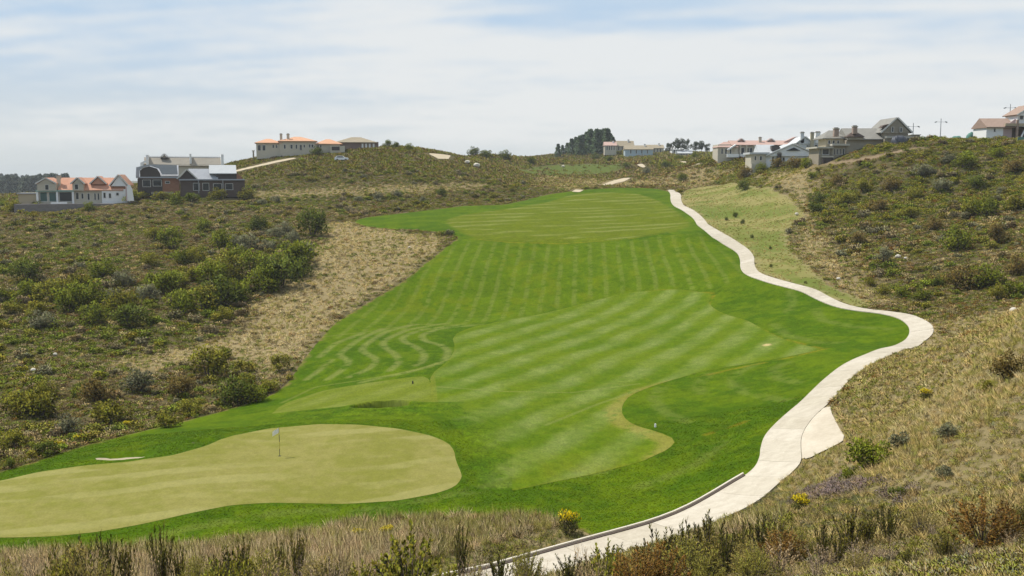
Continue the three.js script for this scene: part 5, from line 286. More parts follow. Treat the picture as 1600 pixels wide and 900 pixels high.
// ---------- the cart path: concrete slabs laid on the ground ----------
{
  const path = new THREE.Group(); path.name = 'cart_path'; path.userData.kind = 'structure'; path.userData.label = 'pale concrete cart path winding along the right of the fairway'; scene.add(path);
  const mats = [0, 1, 2].map(k => new THREE.MeshStandardMaterial({ roughness: 0.85, map: stainMap([0.45, 0.385, 0.29], [0.78, 0.71, 0.59], 128, 3 + k * 7) }));
  mats.forEach((m, k) => m.color.setRGB(0.82 - k * 0.04, 0.815 - k * 0.043, 0.80 - k * 0.055));
  const E = PATH_EDGES, L = [0]; for (let i = 1; i < E.length; i++) L.push(L[i - 1] + Math.hypot(E[i][0] + E[i][2] - E[i - 1][0] - E[i - 1][2], E[i][1] + E[i][3] - E[i - 1][1] - E[i - 1][3]) / 2);
  const edge = s => { let i = 1; while (i < L.length - 1 && L[i] < s) i++; const t = clamp((s - L[i - 1]) / (L[i] - L[i - 1] + 1e-6)); return E[i].map((v, k) => lerp(E[i - 1][k], v, t)); };
  const total = L[L.length - 1], r = rng(5); let s = 0, n = 0;
  while (s < total - 0.5) {
    const s1 = Math.min(total, s + 3.0), nu = 7, nv = 6, pos = [], uv = [], idx = [], o = r() * 7, gap = 0.012, jit = (r() - 0.5) * 0.012;
    for (let j = 0; j <= nv; j++) { const e = edge(lerp(s + gap, s1 - gap, j / nv)); for (let i = 0; i <= nu; i++) { const t = i / nu, x = lerp(e[0], e[2], t), z = lerp(e[1], e[3], t), y = ground(x, z); pos.push(x, y + 0.10 + jit, z, x, y - 0.12, z); uv.push(x / 6 + o, z / 6, x / 6 + o, z / 6); } }
    const V = (i, j, b) => (j * (nu + 1) + i) * 2 + b, quad = (a, b, c, d) => idx.push(a, b, c, a, c, d);
    for (let j = 0; j < nv; j++) for (let i = 0; i < nu; i++) quad(V(i, j, 0), V(i, j + 1, 0), V(i + 1, j + 1, 0), V(i + 1, j, 0));
    for (let j = 0; j < nv; j++) { quad(V(0, j, 0), V(0, j, 1), V(0, j + 1, 1), V(0, j + 1, 0)); quad(V(nu, j, 0), V(nu, j + 1, 0), V(nu, j + 1, 1), V(nu, j, 1)); }
    for (let i = 0; i < nu; i++) { quad(V(i, 0, 0), V(i + 1, 0, 0), V(i + 1, 0, 1), V(i, 0, 1)); quad(V(i, nv, 0), V(i, nv, 1), V(i + 1, nv, 1), V(i + 1, nv, 0)); }
    let g = new THREE.BufferGeometry(); g.setAttribute('position', new THREE.Float32BufferAttribute(pos, 3)); g.setAttribute('uv', new THREE.Float32BufferAttribute(uv, 2)); g.setIndex(idx); g = g.toNonIndexed(); g.computeVertexNormals();
    const up = g.attributes.normal; if (up.getY(0) < 0) { const p = g.attributes.position.array, q = g.attributes.uv.array; for (let k = 0; k < p.length; k += 9) for (let c = 0; c < 3; c++) { const t = p[k + 3 + c]; p[k + 3 + c] = p[k + 6 + c]; p[k + 6 + c] = t; } for (let k = 0; k < q.length; k += 6) for (let c = 0; c < 2; c++) { const t = q[k + 2 + c]; q[k + 2 + c] = q[k + 4 + c]; q[k + 4 + c] = t; } g.computeVertexNormals(); }
    part('slab', g, mats[Math.floor(r() * 3)], path); n++; s = s1;
  }
  const lb = box2(LAYBY), lg = sheet((x, z) => Math.min(inLayby(x, z), -inPath(x, z) - 0.03), 0.085, [lb[0] - 1, lb[1] + 1, lb[2] - 1, lb[3] + 1]);
  const lm = new THREE.MeshStandardMaterial({ roughness: 0.85, map: stainMap([0.40, 0.335, 0.24], [0.62, 0.545, 0.43], 128, 31) }); part('layby_slab', lg, lm, path);
  // the kerb on its turf side, near end
  const kerb = thing('kerb', 'raised concrete kerb of short stones between cart path and turf', 'kerb', [0, 0, 0]);
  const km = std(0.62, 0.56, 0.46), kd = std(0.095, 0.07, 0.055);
  let s0 = 0; for (let i = 0; i < L.length; i++) if (E[i][1] > -64.6) { s0 = L[i]; break; }
  const at = (s, off) => { const e = edge(s), l = Math.hypot(e[2] - e[0], e[3] - e[1]); return [e[0] + (e[2] - e[0]) / l * off, e[1] + (e[3] - e[1]) / l * off]; };
  const strip = (a, b, o0, o1, h0, h1) => { const p = [], c = []; for (const s of [a, b]) for (const o of [o0, o1]) { const [x, z] = at(s, o), y = ground(...at(s, 0.2)); p.push(x, y + h0, z, x, y + h1, z); } const g = new THREE.BufferGeometry(); g.setAttribute('position', new THREE.Float32BufferAttribute(p, 3)); g.setIndex([1, 3, 7, 1, 7, 5, 0, 4, 6, 0, 6, 2, 0, 1, 5, 0, 5, 4, 2, 6, 7, 2, 7, 3, 0, 2, 3, 0, 3, 1, 4, 5, 7, 4, 7, 6]); const q = g.toNonIndexed(); q.computeVertexNormals(); return q; };
  for (let s = s0; s < total - 1.3; s += 1.2) { part('kerb_stone', strip(s + 0.012, s + 1.188, -0.11, 0.02, -0.1, 0.25), km, kerb); part('kerb_shade_strip', strip(s, s + 1.2, 0.02, 0.18, -0.1, 0.155), kd, kerb); }  // dark strip added at the kerb foot, painting in its shaded face
}
// ---------- bunkers, bare sand, tracks ----------
const sandMat = new THREE.MeshStandardMaterial({ roughness: 1, map: stainMap([0.40, 0.32, 0.20], [0.56, 0.47, 0.33], 128, 12) });
function oval(c, a, b, wob, lift) { return sheet((x, z) => (1 - Math.hypot((x - c[0]) / a, (z - c[1]) / b) + wob * (vn(x * 1.3, z * 1.3) - 0.5)) * Math.min(a, b), lift, [c[0] - a - 2, c[0] + a + 2, c[1] - b - 2, c[1] + b + 2]); }
const earth = std(0.10, 0.075, 0.045);
structure('bunker', oval(POT_BUNKER, 2.80, 2.03, 0.03, 0.025), new THREE.MeshStandardMaterial({ roughness: 1, map: stainMap([0.13, 0.095, 0.055], [0.22, 0.165, 0.10], 64, 22) }), 'grass lipped pot bunker with bare earth floor behind the green');
structure('bunker', oval([SAND_BUNKER[0], SAND_BUNKER[1]], 2.0, 0.55, 0.35, 0.035), new THREE.MeshStandardMaterial({ roughness: 1, map: stainMap([0.33, 0.27, 0.17], [0.47, 0.40, 0.27], 64, 14) }), 'small sand bunker on the far left edge of the green');
structure('bunker', oval(SIDE_HOLLOW, 0.9, 0.5, 0.4, 0.035), earth, 'tiny earth hollow above the left side of the green');
const sandLabels = ['pale sand track cut into the left knoll', 'far piece of pale path climbing behind the upper fairway', 'little sand bunker behind the upper fairway', 'far sand bunker left of the far ridge houses', 'far sand bunker below the umbrella trees', 'far sand bunker on the dry middle slope'];
FAR_SAND.forEach((p, k) => { const b = box2(p), f = signed(p); structure(k < 2 ? 'sand_track' : 'bunker', sheet((x, z) => f(x, z), 0.12, [b[0] - 2, b[1] + 2, b[2] - 3, b[3] + 3]), sandMat, sandLabels[k]); });
{ const f = polyDist([HOUSE_ROAD]), b = box2(HOUSE_ROAD); structure('driveway', sheet((x, z) => 1.7 - f(x, z, 4), 0.1, [b[0] - 3, b[1] + 3, b[2] - 4, b[3] + 4]), sandMat, 'pale driveway climbing to the hilltop villa'); }

// ---------- flagstick and small markers ----------
{
  const f = thing('flagstick', 'flagstick with small white flag in the putting green', 'flagstick', [PIN[0], ground(...PIN) + 0.03, PIN[1]]);
  for (let k = 0; k < 4; k++) { const g = new THREE.CylinderGeometry(0.02, 0.022, 0.54, 10); g.translate(0, 0.27 + k * 0.54, 0); part('pole', g, k % 2 ? std(0.45, 0.36, 0.06, 0.5) : std(0.05, 0.05, 0.05, 0.5), f); }
  const fg = new THREE.PlaneGeometry(0.52, 0.36, 14, 8), p = fg.attributes.position; for (let i = 0; i < p.count; i++) { const u = 0.26 - p.getX(i); p.setXYZ(i, -u * 0.86, 1.97 + p.getY(i) - u * 0.5, u * 0.35 + 0.05 * Math.sin(u * 14) * u * 2); } fg.computeVertexNormals(); part('flag', fg, std(0.85, 0.85, 0.84, 0.8, { side: THREE.DoubleSide }), f);
  const cg = new THREE.CylinderGeometry(0.11, 0.11, 0.02, 24, 1); part('cup_rim', cg, std(0.06, 0.07, 0.03), f);
  const mk = (p, label, c) => { const m = thing('course_marker', label, 'marker', [p[0], ground(...p) + 0.02, p[1]]); const g = new THREE.CylinderGeometry(0.07, 0.09, 0.22, 10); g.translate(0, 0.11, 0); part('post', g, c, m); const h = new THREE.SphereGeometry(0.075, 10, 6); h.translate(0, 0.23, 0); part('cap', h, c, m); };
  mk(MARKERS[0], 'small black marker on the pale approach behind the pot bunker', std(0.02, 0.02, 0.02)); mk(MARKERS[1], 'small white marker in the dark rough by the curved fringe', std(0.8, 0.8, 0.8));
}
// ---------- buildings ----------
const roofMap = (a, b, seed) => new THREE.MeshStandardMaterial({ roughness: 0.85, map: stainMap(a, b, 128, seed, 3) });
const BM = {
  cream: roofMap([0.44, 0.39, 0.30], [0.56, 0.51, 0.40], 41), white: std(0.80, 0.79, 0.76), shade: std(0.78, 0.77, 0.74), tan: std(0.42, 0.34, 0.22), sandy: std(0.42, 0.36, 0.24), stone: roofMap([0.13, 0.11, 0.10], [0.25, 0.22, 0.20], 52),  // shade is plain off-white plaster, the colour of the wall itself
  grey: std(0.30, 0.30, 0.30), palegrey: std(0.56, 0.57, 0.57), bluegrey: std(0.42, 0.50, 0.53), green: std(0.25, 0.38, 0.32), pinkwall: std(0.52, 0.38, 0.36), brick: roofMap([0.20, 0.085, 0.045], [0.33, 0.16, 0.09], 61), brickp: roofMap([0.26, 0.17, 0.13], [0.42, 0.32, 0.26], 62), brownbrick: roofMap([0.16, 0.11, 0.085], [0.28, 0.20, 0.16], 63),
  dark: std(0.055, 0.042, 0.036, 0.7), dark2: roofMap([0.06, 0.042, 0.034], [0.125, 0.085, 0.066], 64), concrete: roofMap([0.22, 0.185, 0.135], [0.36, 0.31, 0.235], 65), slab: std(0.46, 0.43, 0.36),
  tile: roofMap([0.42, 0.19, 0.11], [0.58, 0.32, 0.21], 71), tileo: roofMap([0.52, 0.255, 0.135], [0.68, 0.39, 0.235], 72), pink: roofMap([0.40, 0.25, 0.20], [0.54, 0.37, 0.31], 73), slate: roofMap([0.20, 0.175, 0.14], [0.30, 0.27, 0.22], 74), straw: roofMap([0.24, 0.19, 0.12], [0.38, 0.32, 0.22], 75), brownroof: roofMap([0.27, 0.18, 0.13], [0.38, 0.27, 0.21], 76), greyroof: roofMap([0.19, 0.18, 0.155], [0.29, 0.275, 0.24], 77),
  zinc: roofMap([0.30, 0.31, 0.33], [0.42, 0.43, 0.45], 78), zincl: roofMap([0.44, 0.45, 0.45], [0.56, 0.57, 0.57], 79), glassd: std(0.03, 0.035, 0.04, 0.15), glassg: std(0.05, 0.11, 0.10, 0.15), frame: std(0.62, 0.60, 0.55)
};
function solid(v, f) { const p = []; for (const q of f) for (let k = 1; k + 1 < q.length; k++) for (const i of [q[0], q[k], q[k + 1]]) p.push(...v[i]); const g = new THREE.BufferGeometry(); g.setAttribute('position', new THREE.Float32BufferAttribute(p, 3)); const uv = []; for (let i = 0; i < p.length; i += 3) uv.push((p[i] + p[i + 2]) / 7, (p[i + 1] + p[i + 2] * 0.3) / 7); g.setAttribute('uv', new THREE.Float32BufferAttribute(uv, 2)); g.computeVertexNormals(); return g; }
function metreUV(g) { const p = g.attributes.position, uv = []; for (let i = 0; i < p.count; i++) uv.push((p.getX(i) + p.getZ(i)) / 7, p.getY(i) / 7); g.setAttribute('uv', new THREE.Float32BufferAttribute(uv, 2)); return g; }
const slabGeo = (a, b, z0, z1, t) => { const nx = a[1] - b[1], ny = b[0] - a[0], l = Math.hypot(nx, ny), ox = nx / l * t, oy = ny / l * t; return solid([[a[0], a[1], z0], [b[0], b[1], z0], [b[0] + ox, b[1] + oy, z0], [a[0] + ox, a[1] + oy, z0], [a[0], a[1], z1], [b[0], b[1], z1], [b[0] + ox, b[1] + oy, z1], [a[0] + ox, a[1] + oy, z1]], [[0, 1, 2, 3], [4, 7, 6, 5], [0, 4, 5, 1], [1, 5, 6, 2], [2, 6, 7, 3], [3, 7, 4, 0]]); };
const ROOF_T = 0.22;
for (const B of BUILDINGS) {
  const o = thing(B.name, B.label, B.category, B.at, B.yaw, B.group);
  for (const q of B.parts) {
    const [k, name, mat] = q, M = BM[mat];
    if (k === 'ex') { const [, , , pts, zf, dep] = q; const s = new THREE.Shape(pts.map(p => new THREE.Vector2(p[0], p[1]))); const g = new THREE.ExtrudeGeometry(s, { depth: dep, bevelEnabled: false }); g.translate(0, 0, zf - dep); part(name, metreUV(g), M, o); continue; }
    const [, , , x0, x1, y0, y1, zf, dep, extra] = q;
    if (k === 'b') part(name, metreUV(boxAt(x0, x1, y0, y1, zf - dep, zf)), M, o);
    else if (k === 'c') { const c = part(name, metreUV(boxAt(x0, x1, y0, y1 - 0.35, zf - dep, zf)), M, o); part('chimney_cap', boxAt(x0 - 0.12, x1 + 0.12, y1 - 0.35, y1 - 0.15, zf - dep - 0.12, zf + 0.12), BM.slab, c); part('chimney_pot', boxAt(x0 + 0.12, x1 - 0.12, y1 - 0.15, y1, zf - dep + 0.1, zf - 0.1), BM.dark2, c); }
    else if (k === 'w' || k === 'd') {
      const t = Math.min(0.10, (x1 - x0) * 0.14), ring = mergeGeometries([boxAt(x0, x1, y1 - t, y1, zf - 0.05, zf + 0.08), boxAt(x0, x1, y0, y0 + t, zf - 0.05, zf + 0.10), boxAt(x0, x0 + t, y0 + t, y1 - t, zf - 0.05, zf + 0.08), boxAt(x1 - t, x1, y0 + t, y1 - t, zf - 0.05, zf + 0.08)]);
      const w = part(name, ring, k === 'd' ? BM.dark : BM.frame, o); part(k === 'd' ? 'panel' : 'pane', boxAt(x0 + t, x1 - t, y0 + t, y1 - t, zf - 0.05, zf + 0.015), M, w);
    } else if (k === 'gf') {
      const xm = (x0 + x1) / 2, rise = y1 - y0, ov = 0.35;
      part('gable', solid([[x0 + ov, y0 - 0.05, zf - 0.3], [x1 - ov, y0 - 0.05, zf - 0.3], [xm, y1 - 0.1, zf - 0.3], [x0 + ov, y0 - 0.05, zf - dep + 0.3], [x1 - ov, y0 - 0.05, zf - dep + 0.3], [xm, y1 - 0.1, zf - dep + 0.3]], [[0, 1, 2], [3, 5, 4], [0, 3, 4, 1], [1, 4, 5, 2], [2, 5, 3, 0]]), BM[extra], o);
      const r = part(name, slabGeo([x0, y0], [xm, y1], zf - dep, zf, ROOF_T), M, o); part('roof_slope', slabGeo([xm + 0.004, y1], [x1, y0], zf - dep, zf, ROOF_T), M, r);
      const bm = BM.frame; part('barge_board', slabGeo([x0, y0 - 0.06], [xm, y1 - 0.06], zf + 0.003, zf + 0.06, ROOF_T + 0.1), bm, r); part('barge_board', slabGeo([xm + 0.004, y1 - 0.06], [x1, y0 - 0.06], zf + 0.003, zf + 0.06, ROOF_T + 0.1), bm, r);
    } else if (k === 'gs') {
      const zm = zf - dep / 2; part(name, solid([[x0, y0, zf], [x1, y0, zf], [x1, y1, zm], [x0, y1, zm], [x0, y0, zf - dep], [x1, y0, zf - dep], [x0, y0 - 0.2, zf], [x1, y0 - 0.2, zf], [x1, y0 - 0.2, zf - dep], [x0, y0 - 0.2, zf - dep]], [[0, 1, 2, 3], [3, 2, 5, 4], [1, 5, 2], [4, 0, 3], [6, 7, 1, 0], [7, 8, 5, 1], [8, 9, 4, 5], [9, 6, 0, 4], [9, 8, 7, 6]]), M, o);
    } else if (k === 'hp') {
      const zm = zf - dep / 2, i = Math.min((x1 - x0) * 0.42, dep * 0.5); part(name, solid([[x0, y0, zf], [x1, y0, zf], [x1 - i, y1, zm], [x0 + i, y1, zm], [x0, y0, zf - dep], [x1, y0, zf - dep], [x0, y0 - 0.18, zf], [x1, y0 - 0.18, zf], [x1, y0 - 0.18, zf - dep], [x0, y0 - 0.18, zf - dep]], [[0, 1, 2, 3], [3, 2, 5, 4], [1, 5, 2], [4, 0, 3], [6, 7, 1, 0], [7, 8, 5, 1], [8, 9, 4, 5], [9, 6, 0, 4], [9, 8, 7, 6]]), M, o);
    }
  }
}
// ---------- street lamps, a car, site materials ----------
const lampLabels = ['twin arm lamp pole behind the concrete house', 'tall twin arm lamp pole standing alone on the right crest', 'twin arm lamp pole behind the brown roofed white house'];
LAMPS.forEach(([x, z, h], k) => {
  const y = ground(x, z), top = [14.5, 16.2, 19.6][k] + 22 - 0 - (k === 0 ? 0 : k === 1 ? 0 : 0), H = Math.max(h, top - y);
  const o = thing('lamp_pole', lampLabels[k], 'lamp pole', [x, y - 0.2, z], 0, 'lamp poles on the right crest'), m = std(0.33, 0.34, 0.35, 0.5, { metalness: 0.4 });
  const g = new THREE.CylinderGeometry(0.09, 0.15, H, 10); g.translate(0, H / 2, 0); part('pole', g, m, o);
  for (const s of [-1, 1]) { const a = new THREE.CylinderGeometry(0.045, 0.045, 1.5, 8); a.rotateZ(Math.PI / 2); a.translate(s * 0.75, H - 1.0, 0); const arm = part('arm', a, m, o); const hd = boxAt(s * 1.5 - 0.3, s * 1.5 + 0.3, H - 1.15, H - 0.9, -0.2, 0.2); hd.translate(-s * 1.5, -H + 1, 0); hd.rotateZ(-s * 0.35); hd.translate(s * 1.5, H - 1, 0); part('lamp_head', hd, std(0.2, 0.22, 0.22, 0.4), arm); }
});
function car(name, label, at, turn, paintMat) {
  const o = thing(name, label, 'car', at, turn), s = new THREE.Shape([[-2.1, 0.35], [2.1, 0.35], [2.15, 0.75], [1.9, 0.95], [1.0, 1.02], [0.45, 1.5], [-1.3, 1.52], [-1.95, 1.05], [-2.15, 0.9]].map(p => new THREE.Vector2(...p)));
  const g = new THREE.ExtrudeGeometry(s, { depth: 1.6, bevelEnabled: true, bevelSize: 0.06, bevelThickness: 0.06, bevelSegments: 2 }); g.translate(0, 0, -0.8); part('body', g, paintMat, o);
  for (const z of [0.875, -0.875]) { const w = new THREE.ExtrudeGeometry(new THREE.Shape([[0.85, 1.05], [0.4, 1.42], [-1.2, 1.44], [-1.7, 1.05]].map(p => new THREE.Vector2(...p))), { depth: 0.02, bevelEnabled: false }); w.translate(0, 0, z - 0.01); part('side_window', w, BM.glassd, o); }
  for (const x of [-1.3, 1.35]) for (const z of [-0.78, 0.78]) { const w = new THREE.CylinderGeometry(0.33, 0.33, 0.22, 18); w.rotateX(Math.PI / 2); w.translate(x, 0.33, z); const t = part('wheel', w, BM.dark, o); const r = new THREE.CylinderGeometry(0.18, 0.18, 0.235, 14); r.rotateX(Math.PI / 2); r.translate(x, 0.33, z); part('rim', r, BM.grey, t); }
}
{ const x = -54.5, z = -330; car('parked_car', 'white car parked beside the hilltop villa garage', [x, ground(x, z) + 0.02, z], 0.1, std(0.82, 0.82, 0.82, 0.35)); }
function lump(w, h, d, seed, mat, name, label, cat, x, z, group) {
  const g = new THREE.SphereGeometry(1, 28, 18), p = g.attributes.position; for (let i = 0; i < p.count; i++) { const X = p.getX(i), Y = p.getY(i), Z = p.getZ(i), e = v => Math.sign(v) * Math.pow(Math.abs(v), 0.75), n = 0.8 + 0.4 * fbm(X * 2.2 + seed, Y * 2.2 + Z * 2, 3); p.setXYZ(i, e(X) * w / 2 * n, Math.max(-0.3, e(Y) * n) * h, e(Z) * d / 2 * n); } g.computeVertexNormals();
  const o = new THREE.Mesh(g, mat); o.name = numbered(name); o.position.set(x, ground(x, z), z); tag(o, label, cat, group); scene.add(o); return o;
}
const net = new THREE.MeshStandardMaterial({ roughness: 0.9, map: stainMap([0.05, 0.15, 0.11], [0.16, 0.31, 0.25], 64, 81) });
lump(2.6, 1.5, 2.2, 1, net, 'netted_stack', 'low green netted material stack left of the tall one on the right crest', 'material stack', 110.5, -257, 'green netted stacks on the right crest');
lump(2.0, 2.2, 2.0, 4, net, 'netted_stack', 'tall dark topped green netted stack on the right crest', 'material stack', 113.5, -256, 'green netted stacks on the right crest');
lump(2.4, 1.9, 2.0, 7, net, 'netted_stack', 'wide green netted stack nearest the brown roofed white house', 'material stack', 116.3, -256, 'green netted stacks on the right crest');
lump(3.6, 1.7, 2.4, 9, std(0.045, 0.05, 0.065, 0.5), 'tarpaulin_heap', 'building material heaped under dark tarpaulin in front of the concrete house', 'heap', 87.5, -233.5);
{
  const f = thing('net_fence', 'low green shade net fence in front of the brown roofed white house', 'fence', [0, 0, 0]);
  for (let k = 0; k < 7; k++) { const x0 = 112 + k * 2.1, x1 = x0 + 2.1, z = -229, y0 = ground(x0, z), y1 = ground(x1, z); part('net_panel', solid([[x0 + 0.05, y0 - 0.05, z], [x1 - 0.05, y1 - 0.05, z], [x1 - 0.05, y1 + 0.85, z], [x0 + 0.05, y0 + 0.85, z], [x0 + 0.05, y0 - 0.05, z - 0.03], [x1 - 0.05, y1 - 0.05, z - 0.03], [x1 - 0.05, y1 + 0.85, z - 0.03], [x0 + 0.05, y0 + 0.85, z - 0.03]], [[0, 1, 2, 3], [5, 4, 7, 6], [3, 2, 6, 7], [1, 0, 4, 5], [0, 3, 7, 4], [2, 1, 5, 6]]), net, f); part('post', boxAt(x0 - 0.04, x0 + 0.04, y0 - 0.3, y0 + 1.0, z - 0.05, z + 0.04), BM.grey, f); }
}
// ---------- plants ----------
class Leaves {
  constructor() { this.p = []; this.n = []; this.c = []; this.i = []; }
  leaf(b, d, side, len, w, shade, nrm) {               // a pointed leaf: base b, direction d, sideways side
    const k = this.p.length / 3, mx = b[0] + d[0] * len * 0.5, my = b[1] + d[1] * len * 0.5, mz = b[2] + d[2] * len * 0.5;
    this.p.push(b[0], b[1], b[2], mx + side[0] * w, my + side[1] * w, mz + side[2] * w, b[0] + d[0] * len, b[1] + d[1] * len, b[2] + d[2] * len, mx - side[0] * w, my - side[1] * w, mz - side[2] * w);
    for (let q = 0; q < 4; q++) { this.n.push(nrm[0], nrm[1], nrm[2]); this.c.push(shade[0], shade[1], shade[2]); }
    this.i.push(k, k + 1, k + 2, k, k + 2, k + 3);
  }
  geo() { const g = new THREE.BufferGeometry(); g.setAttribute('position', new THREE.Float32BufferAttribute(this.p, 3)); g.setAttribute('normal', new THREE.Float32BufferAttribute(this.n, 3)); g.setAttribute('color', new THREE.Float32BufferAttribute(this.c, 3)); g.setIndex(this.i); return g; }
}
const unit = v => { const l = Math.hypot(...v) || 1; return [v[0] / l, v[1] / l, v[2] / l]; }, cross = (a, b) => [a[1] * b[2] - a[2] * b[1], a[2] * b[0] - a[0] * b[2], a[0] * b[1] - a[1] * b[0]];
const rdir = r => { const z = r() * 2 - 1, a = r() * 6.2832, s = Math.sqrt(1 - z * z); return [Math.cos(a) * s, z, Math.sin(a) * s]; };
function freeLeaf(L, r, b, out, len, w, tint) { const q = rdir(r), d = unit([out[0] + q[0] * 0.9, out[1] + q[1] * 0.9 + 0.25, out[2] + q[2] * 0.9]), s = unit(cross(d, rdir(r))); let n = unit(cross(s, d)); if (n[1] < 0) n = n.map(v => -v); const m = unit([n[0] + out[0] * 0.8, n[1] + out[1] * 0.8 + 0.5, n[2] + out[2] * 0.8]); L.leaf(b, d, s, len, w, tint, m); }
function tube(a, b, r0, r1, bend = [0, 0, 0], n = 5) { const m = a.map((v, k) => (v + b[k]) / 2 + bend[k]), c = new THREE.QuadraticBezierCurve3(new THREE.Vector3(...a), new THREE.Vector3(...m), new THREE.Vector3(...b)), g = new THREE.TubeGeometry(c, 4, 1, n), p = g.attributes.position, q = new THREE.Vector3(); for (let i = 0; i < p.count; i++) { const t = Math.floor(i / (n + 1)) / 4; c.getPoint(t, q); const R = lerp(r0, r1, t); p.setXYZ(i, q.x + (p.getX(i) - q.x) * R, q.y + (p.getY(i) - q.y) * R, q.z + (p.getZ(i) - q.z) * R); } return g; }
// a rounded bush one metre wide: lobes of leaves over a few stems
function bushGeo(seed, n, len, tall = 0.72, lobes = 15, flower = 0) {
  const r = rng(seed), L = new Leaves(), C = [], stems = [];
  for (let k = 0; k < lobes; k++) { const a = r() * 6.2832, q = Math.sqrt(r()) * 0.36, hgt = tall * (0.25 + 0.55 * r()) * (1 - q * 0.8); C.push([Math.cos(a) * q, hgt, Math.sin(a) * q, 0.11 + 0.10 * r(), 0.75 + 0.5 * r()]); if (k < 7) stems.push(tube([0, -0.12, 0], [Math.cos(a) * q, hgt, Math.sin(a) * q], 0.022, 0.008, [0, 0.03, 0])); }
  for (let i = 0; i < n; i++) {
    const c = C[i % lobes], o = rdir(r), q = c[3] * Math.pow(r(), 0.28), b = [c[0] + o[0] * q, Math.max(-0.03, c[1] + o[1] * q * 0.8), c[2] + o[2] * q], t = c[4] * (0.72 + 0.56 * r());
    const fl = flower && b[1] > 0.45 && r() < flower; freeLeaf(L, r, b, o, len * (0.6 + 0.8 * r()), len * 0.3, fl ? [6.5, 5.0, 0.4] : [t * (0.9 + 0.25 * r()), t, t * (0.8 + 0.4 * r())]);
  }
  return [L.geo(), mergeGeometries(stems)];
}
const leafMat = (r, g, b) => { const m = new THREE.MeshPhysicalMaterial({ vertexColors: true, roughness: 1, side: THREE.DoubleSide, specularIntensity: 0.12, transmission: 0.35, thickness: 0 }); m.color.setRGB(r, g, b); return m; };
const barkMat = std(0.10, 0.075, 0.055, 1), twigMat = std(0.13, 0.10, 0.08, 1);
const bushShapes = [1, 2, 3, 4].map(k => bushGeo(100 + k, 1500, 0.062, 0.66 + 0.06 * k, 12 + k * 2));
const flowerShape = bushGeo(140, 1500, 0.06, 1.0, 16, 0.62);
const bushMats = [leafMat(0.144, 0.180, 0.022), leafMat(0.230, 0.267, 0.022), leafMat(0.287, 0.278, 0.030), leafMat(0.270, 0.273, 0.150), leafMat(0.241, 0.180, 0.048), leafMat(0.149, 0.151, 0.035)];
const colourWord = ['dark green', 'fresh green', 'olive yellow', 'silver grey', 'brownish olive', 'yellow flowering'];
const R0 = rng(909);
function bush(x, z, w, kind, where, group, hk = 1) {
  const size = w > 5 ? 'large' : w > 3.6 ? 'broad' : w > 2.2 ? 'middling' : w > 1.2 ? 'small' : 'tiny';
  const o = thing('bush', `${size} ${colourWord[kind]} bush ${where}`, 'bush', [x, ground(x, z) - 0.04 * w, z], R0() * 6.28, group), v = kind === 5 ? flowerShape : bushShapes[Math.floor(R0() * 4)];
  w *= 1.22; o.scale.set(w * (0.95 + 0.2 * R0()), w * hk * (0.9 + 0.3 * R0()), w * (0.95 + 0.2 * R0()));
  part('foliage', v[0], bushMats[kind], o); part('stem', v[1], barkMat, o); return o;
}
for (const [x, z, w, k] of THICKET) bush(x, z, w, k, 'in the thicket on the left slope', `thicket of bushes on the left slope`);
for (const [x, z, w, k] of GULLY_SHRUBS) bush(x, z, w, k, 'in the gully left of the green', 'bushes in the left gully');
for (const [x, z, w, k] of KNOLL_SHRUBS) bush(x, z, w, k, x < -95 ? 'below the left houses' : 'on the left knoll', x < -95 ? 'bushes below the left houses' : 'bushes on the left knoll');
for (const [x, z, w, k] of RIGHT_SHRUBS) { const pale = inPale(x, z) > 0; bush(x, z, w, k, pale ? 'on the pale slope by the path' : z < -300 ? 'on the far middle slope' : 'on the right hillside', pale ? 'saplings on the pale slope' : z < -300 ? 'bushes on the far slope' : 'bushes on the right hillside', pale && w < 1.5 ? 1.4 : 1); }
for (const [x, z, w, k] of NEAR_SHRUBS) bush(x, z, w, k, 'on the tussock slope beside the cart path', 'bushes on the tussock slope');
YELLOW_SHRUBS.forEach(([x, z, w, h], k) => bush(x, z, w, 5, ['behind the kerb at the bottom centre', 'right of the cart path', 'on the left turf edge', 'nearest the left frame edge on the turf edge', 'in the dry verge', 'in the dry verge near the leafy shrub', 'on the turf edge above the side hollow'][k], 'yellow flowering bushes', clamp(h / w, 0.8, 1.3)));

// foreground weeds and shrubs, one metre tall before scaling
function uprightGeo(seed, stems, leaves) {
  const r = rng(seed), L = new Leaves(), S = [];
  for (let k = 0; k < stems; k++) {
    const a = r() * 6.2832, sp = 0.05 + 0.34 * r(), h = 0.55 + 0.45 * r() * (1 - sp * 0.6), b = [Math.cos(a) * 0.05, -0.12, Math.sin(a) * 0.05], t = [Math.cos(a) * sp, h, Math.sin(a) * sp], bend = [(r() - 0.5) * 0.08 - Math.cos(a) * 0.05, 0.02, (r() - 0.5) * 0.08 - Math.sin(a) * 0.05], tone = 0.7 + 0.6 * r();
    S.push(tube(b, t, 0.011, 0.004, bend, 4));
    for (let i = 0; i < leaves; i++) {
      const u = 0.28 + 0.72 * Math.pow((i + r()) / leaves, 0.8), q = 1 - u, P = b.map((v, c) => q * q * v + 2 * q * u * ((v + t[c]) / 2 + bend[c]) + u * u * t[c]), al = r() * 6.2832, d = unit([Math.cos(al) * 0.55 + t[0] * 0.5, 0.85, Math.sin(al) * 0.55 + t[2] * 0.5]), s = unit(cross(d, rdir(r)));
      let n = unit(cross(s, d)); if (n[1] < 0) n = n.map(v => -v); const e = tone * (0.7 + 0.6 * r()) * 1; L.leaf(P, d, s, 0.075 * (0.6 + 0.7 * r()), 0.011, [e * (0.9 + 0.35 * r()), e, e * 0.9], n);
    }
  }
  return [L.geo(), mergeGeometries(S)];
}
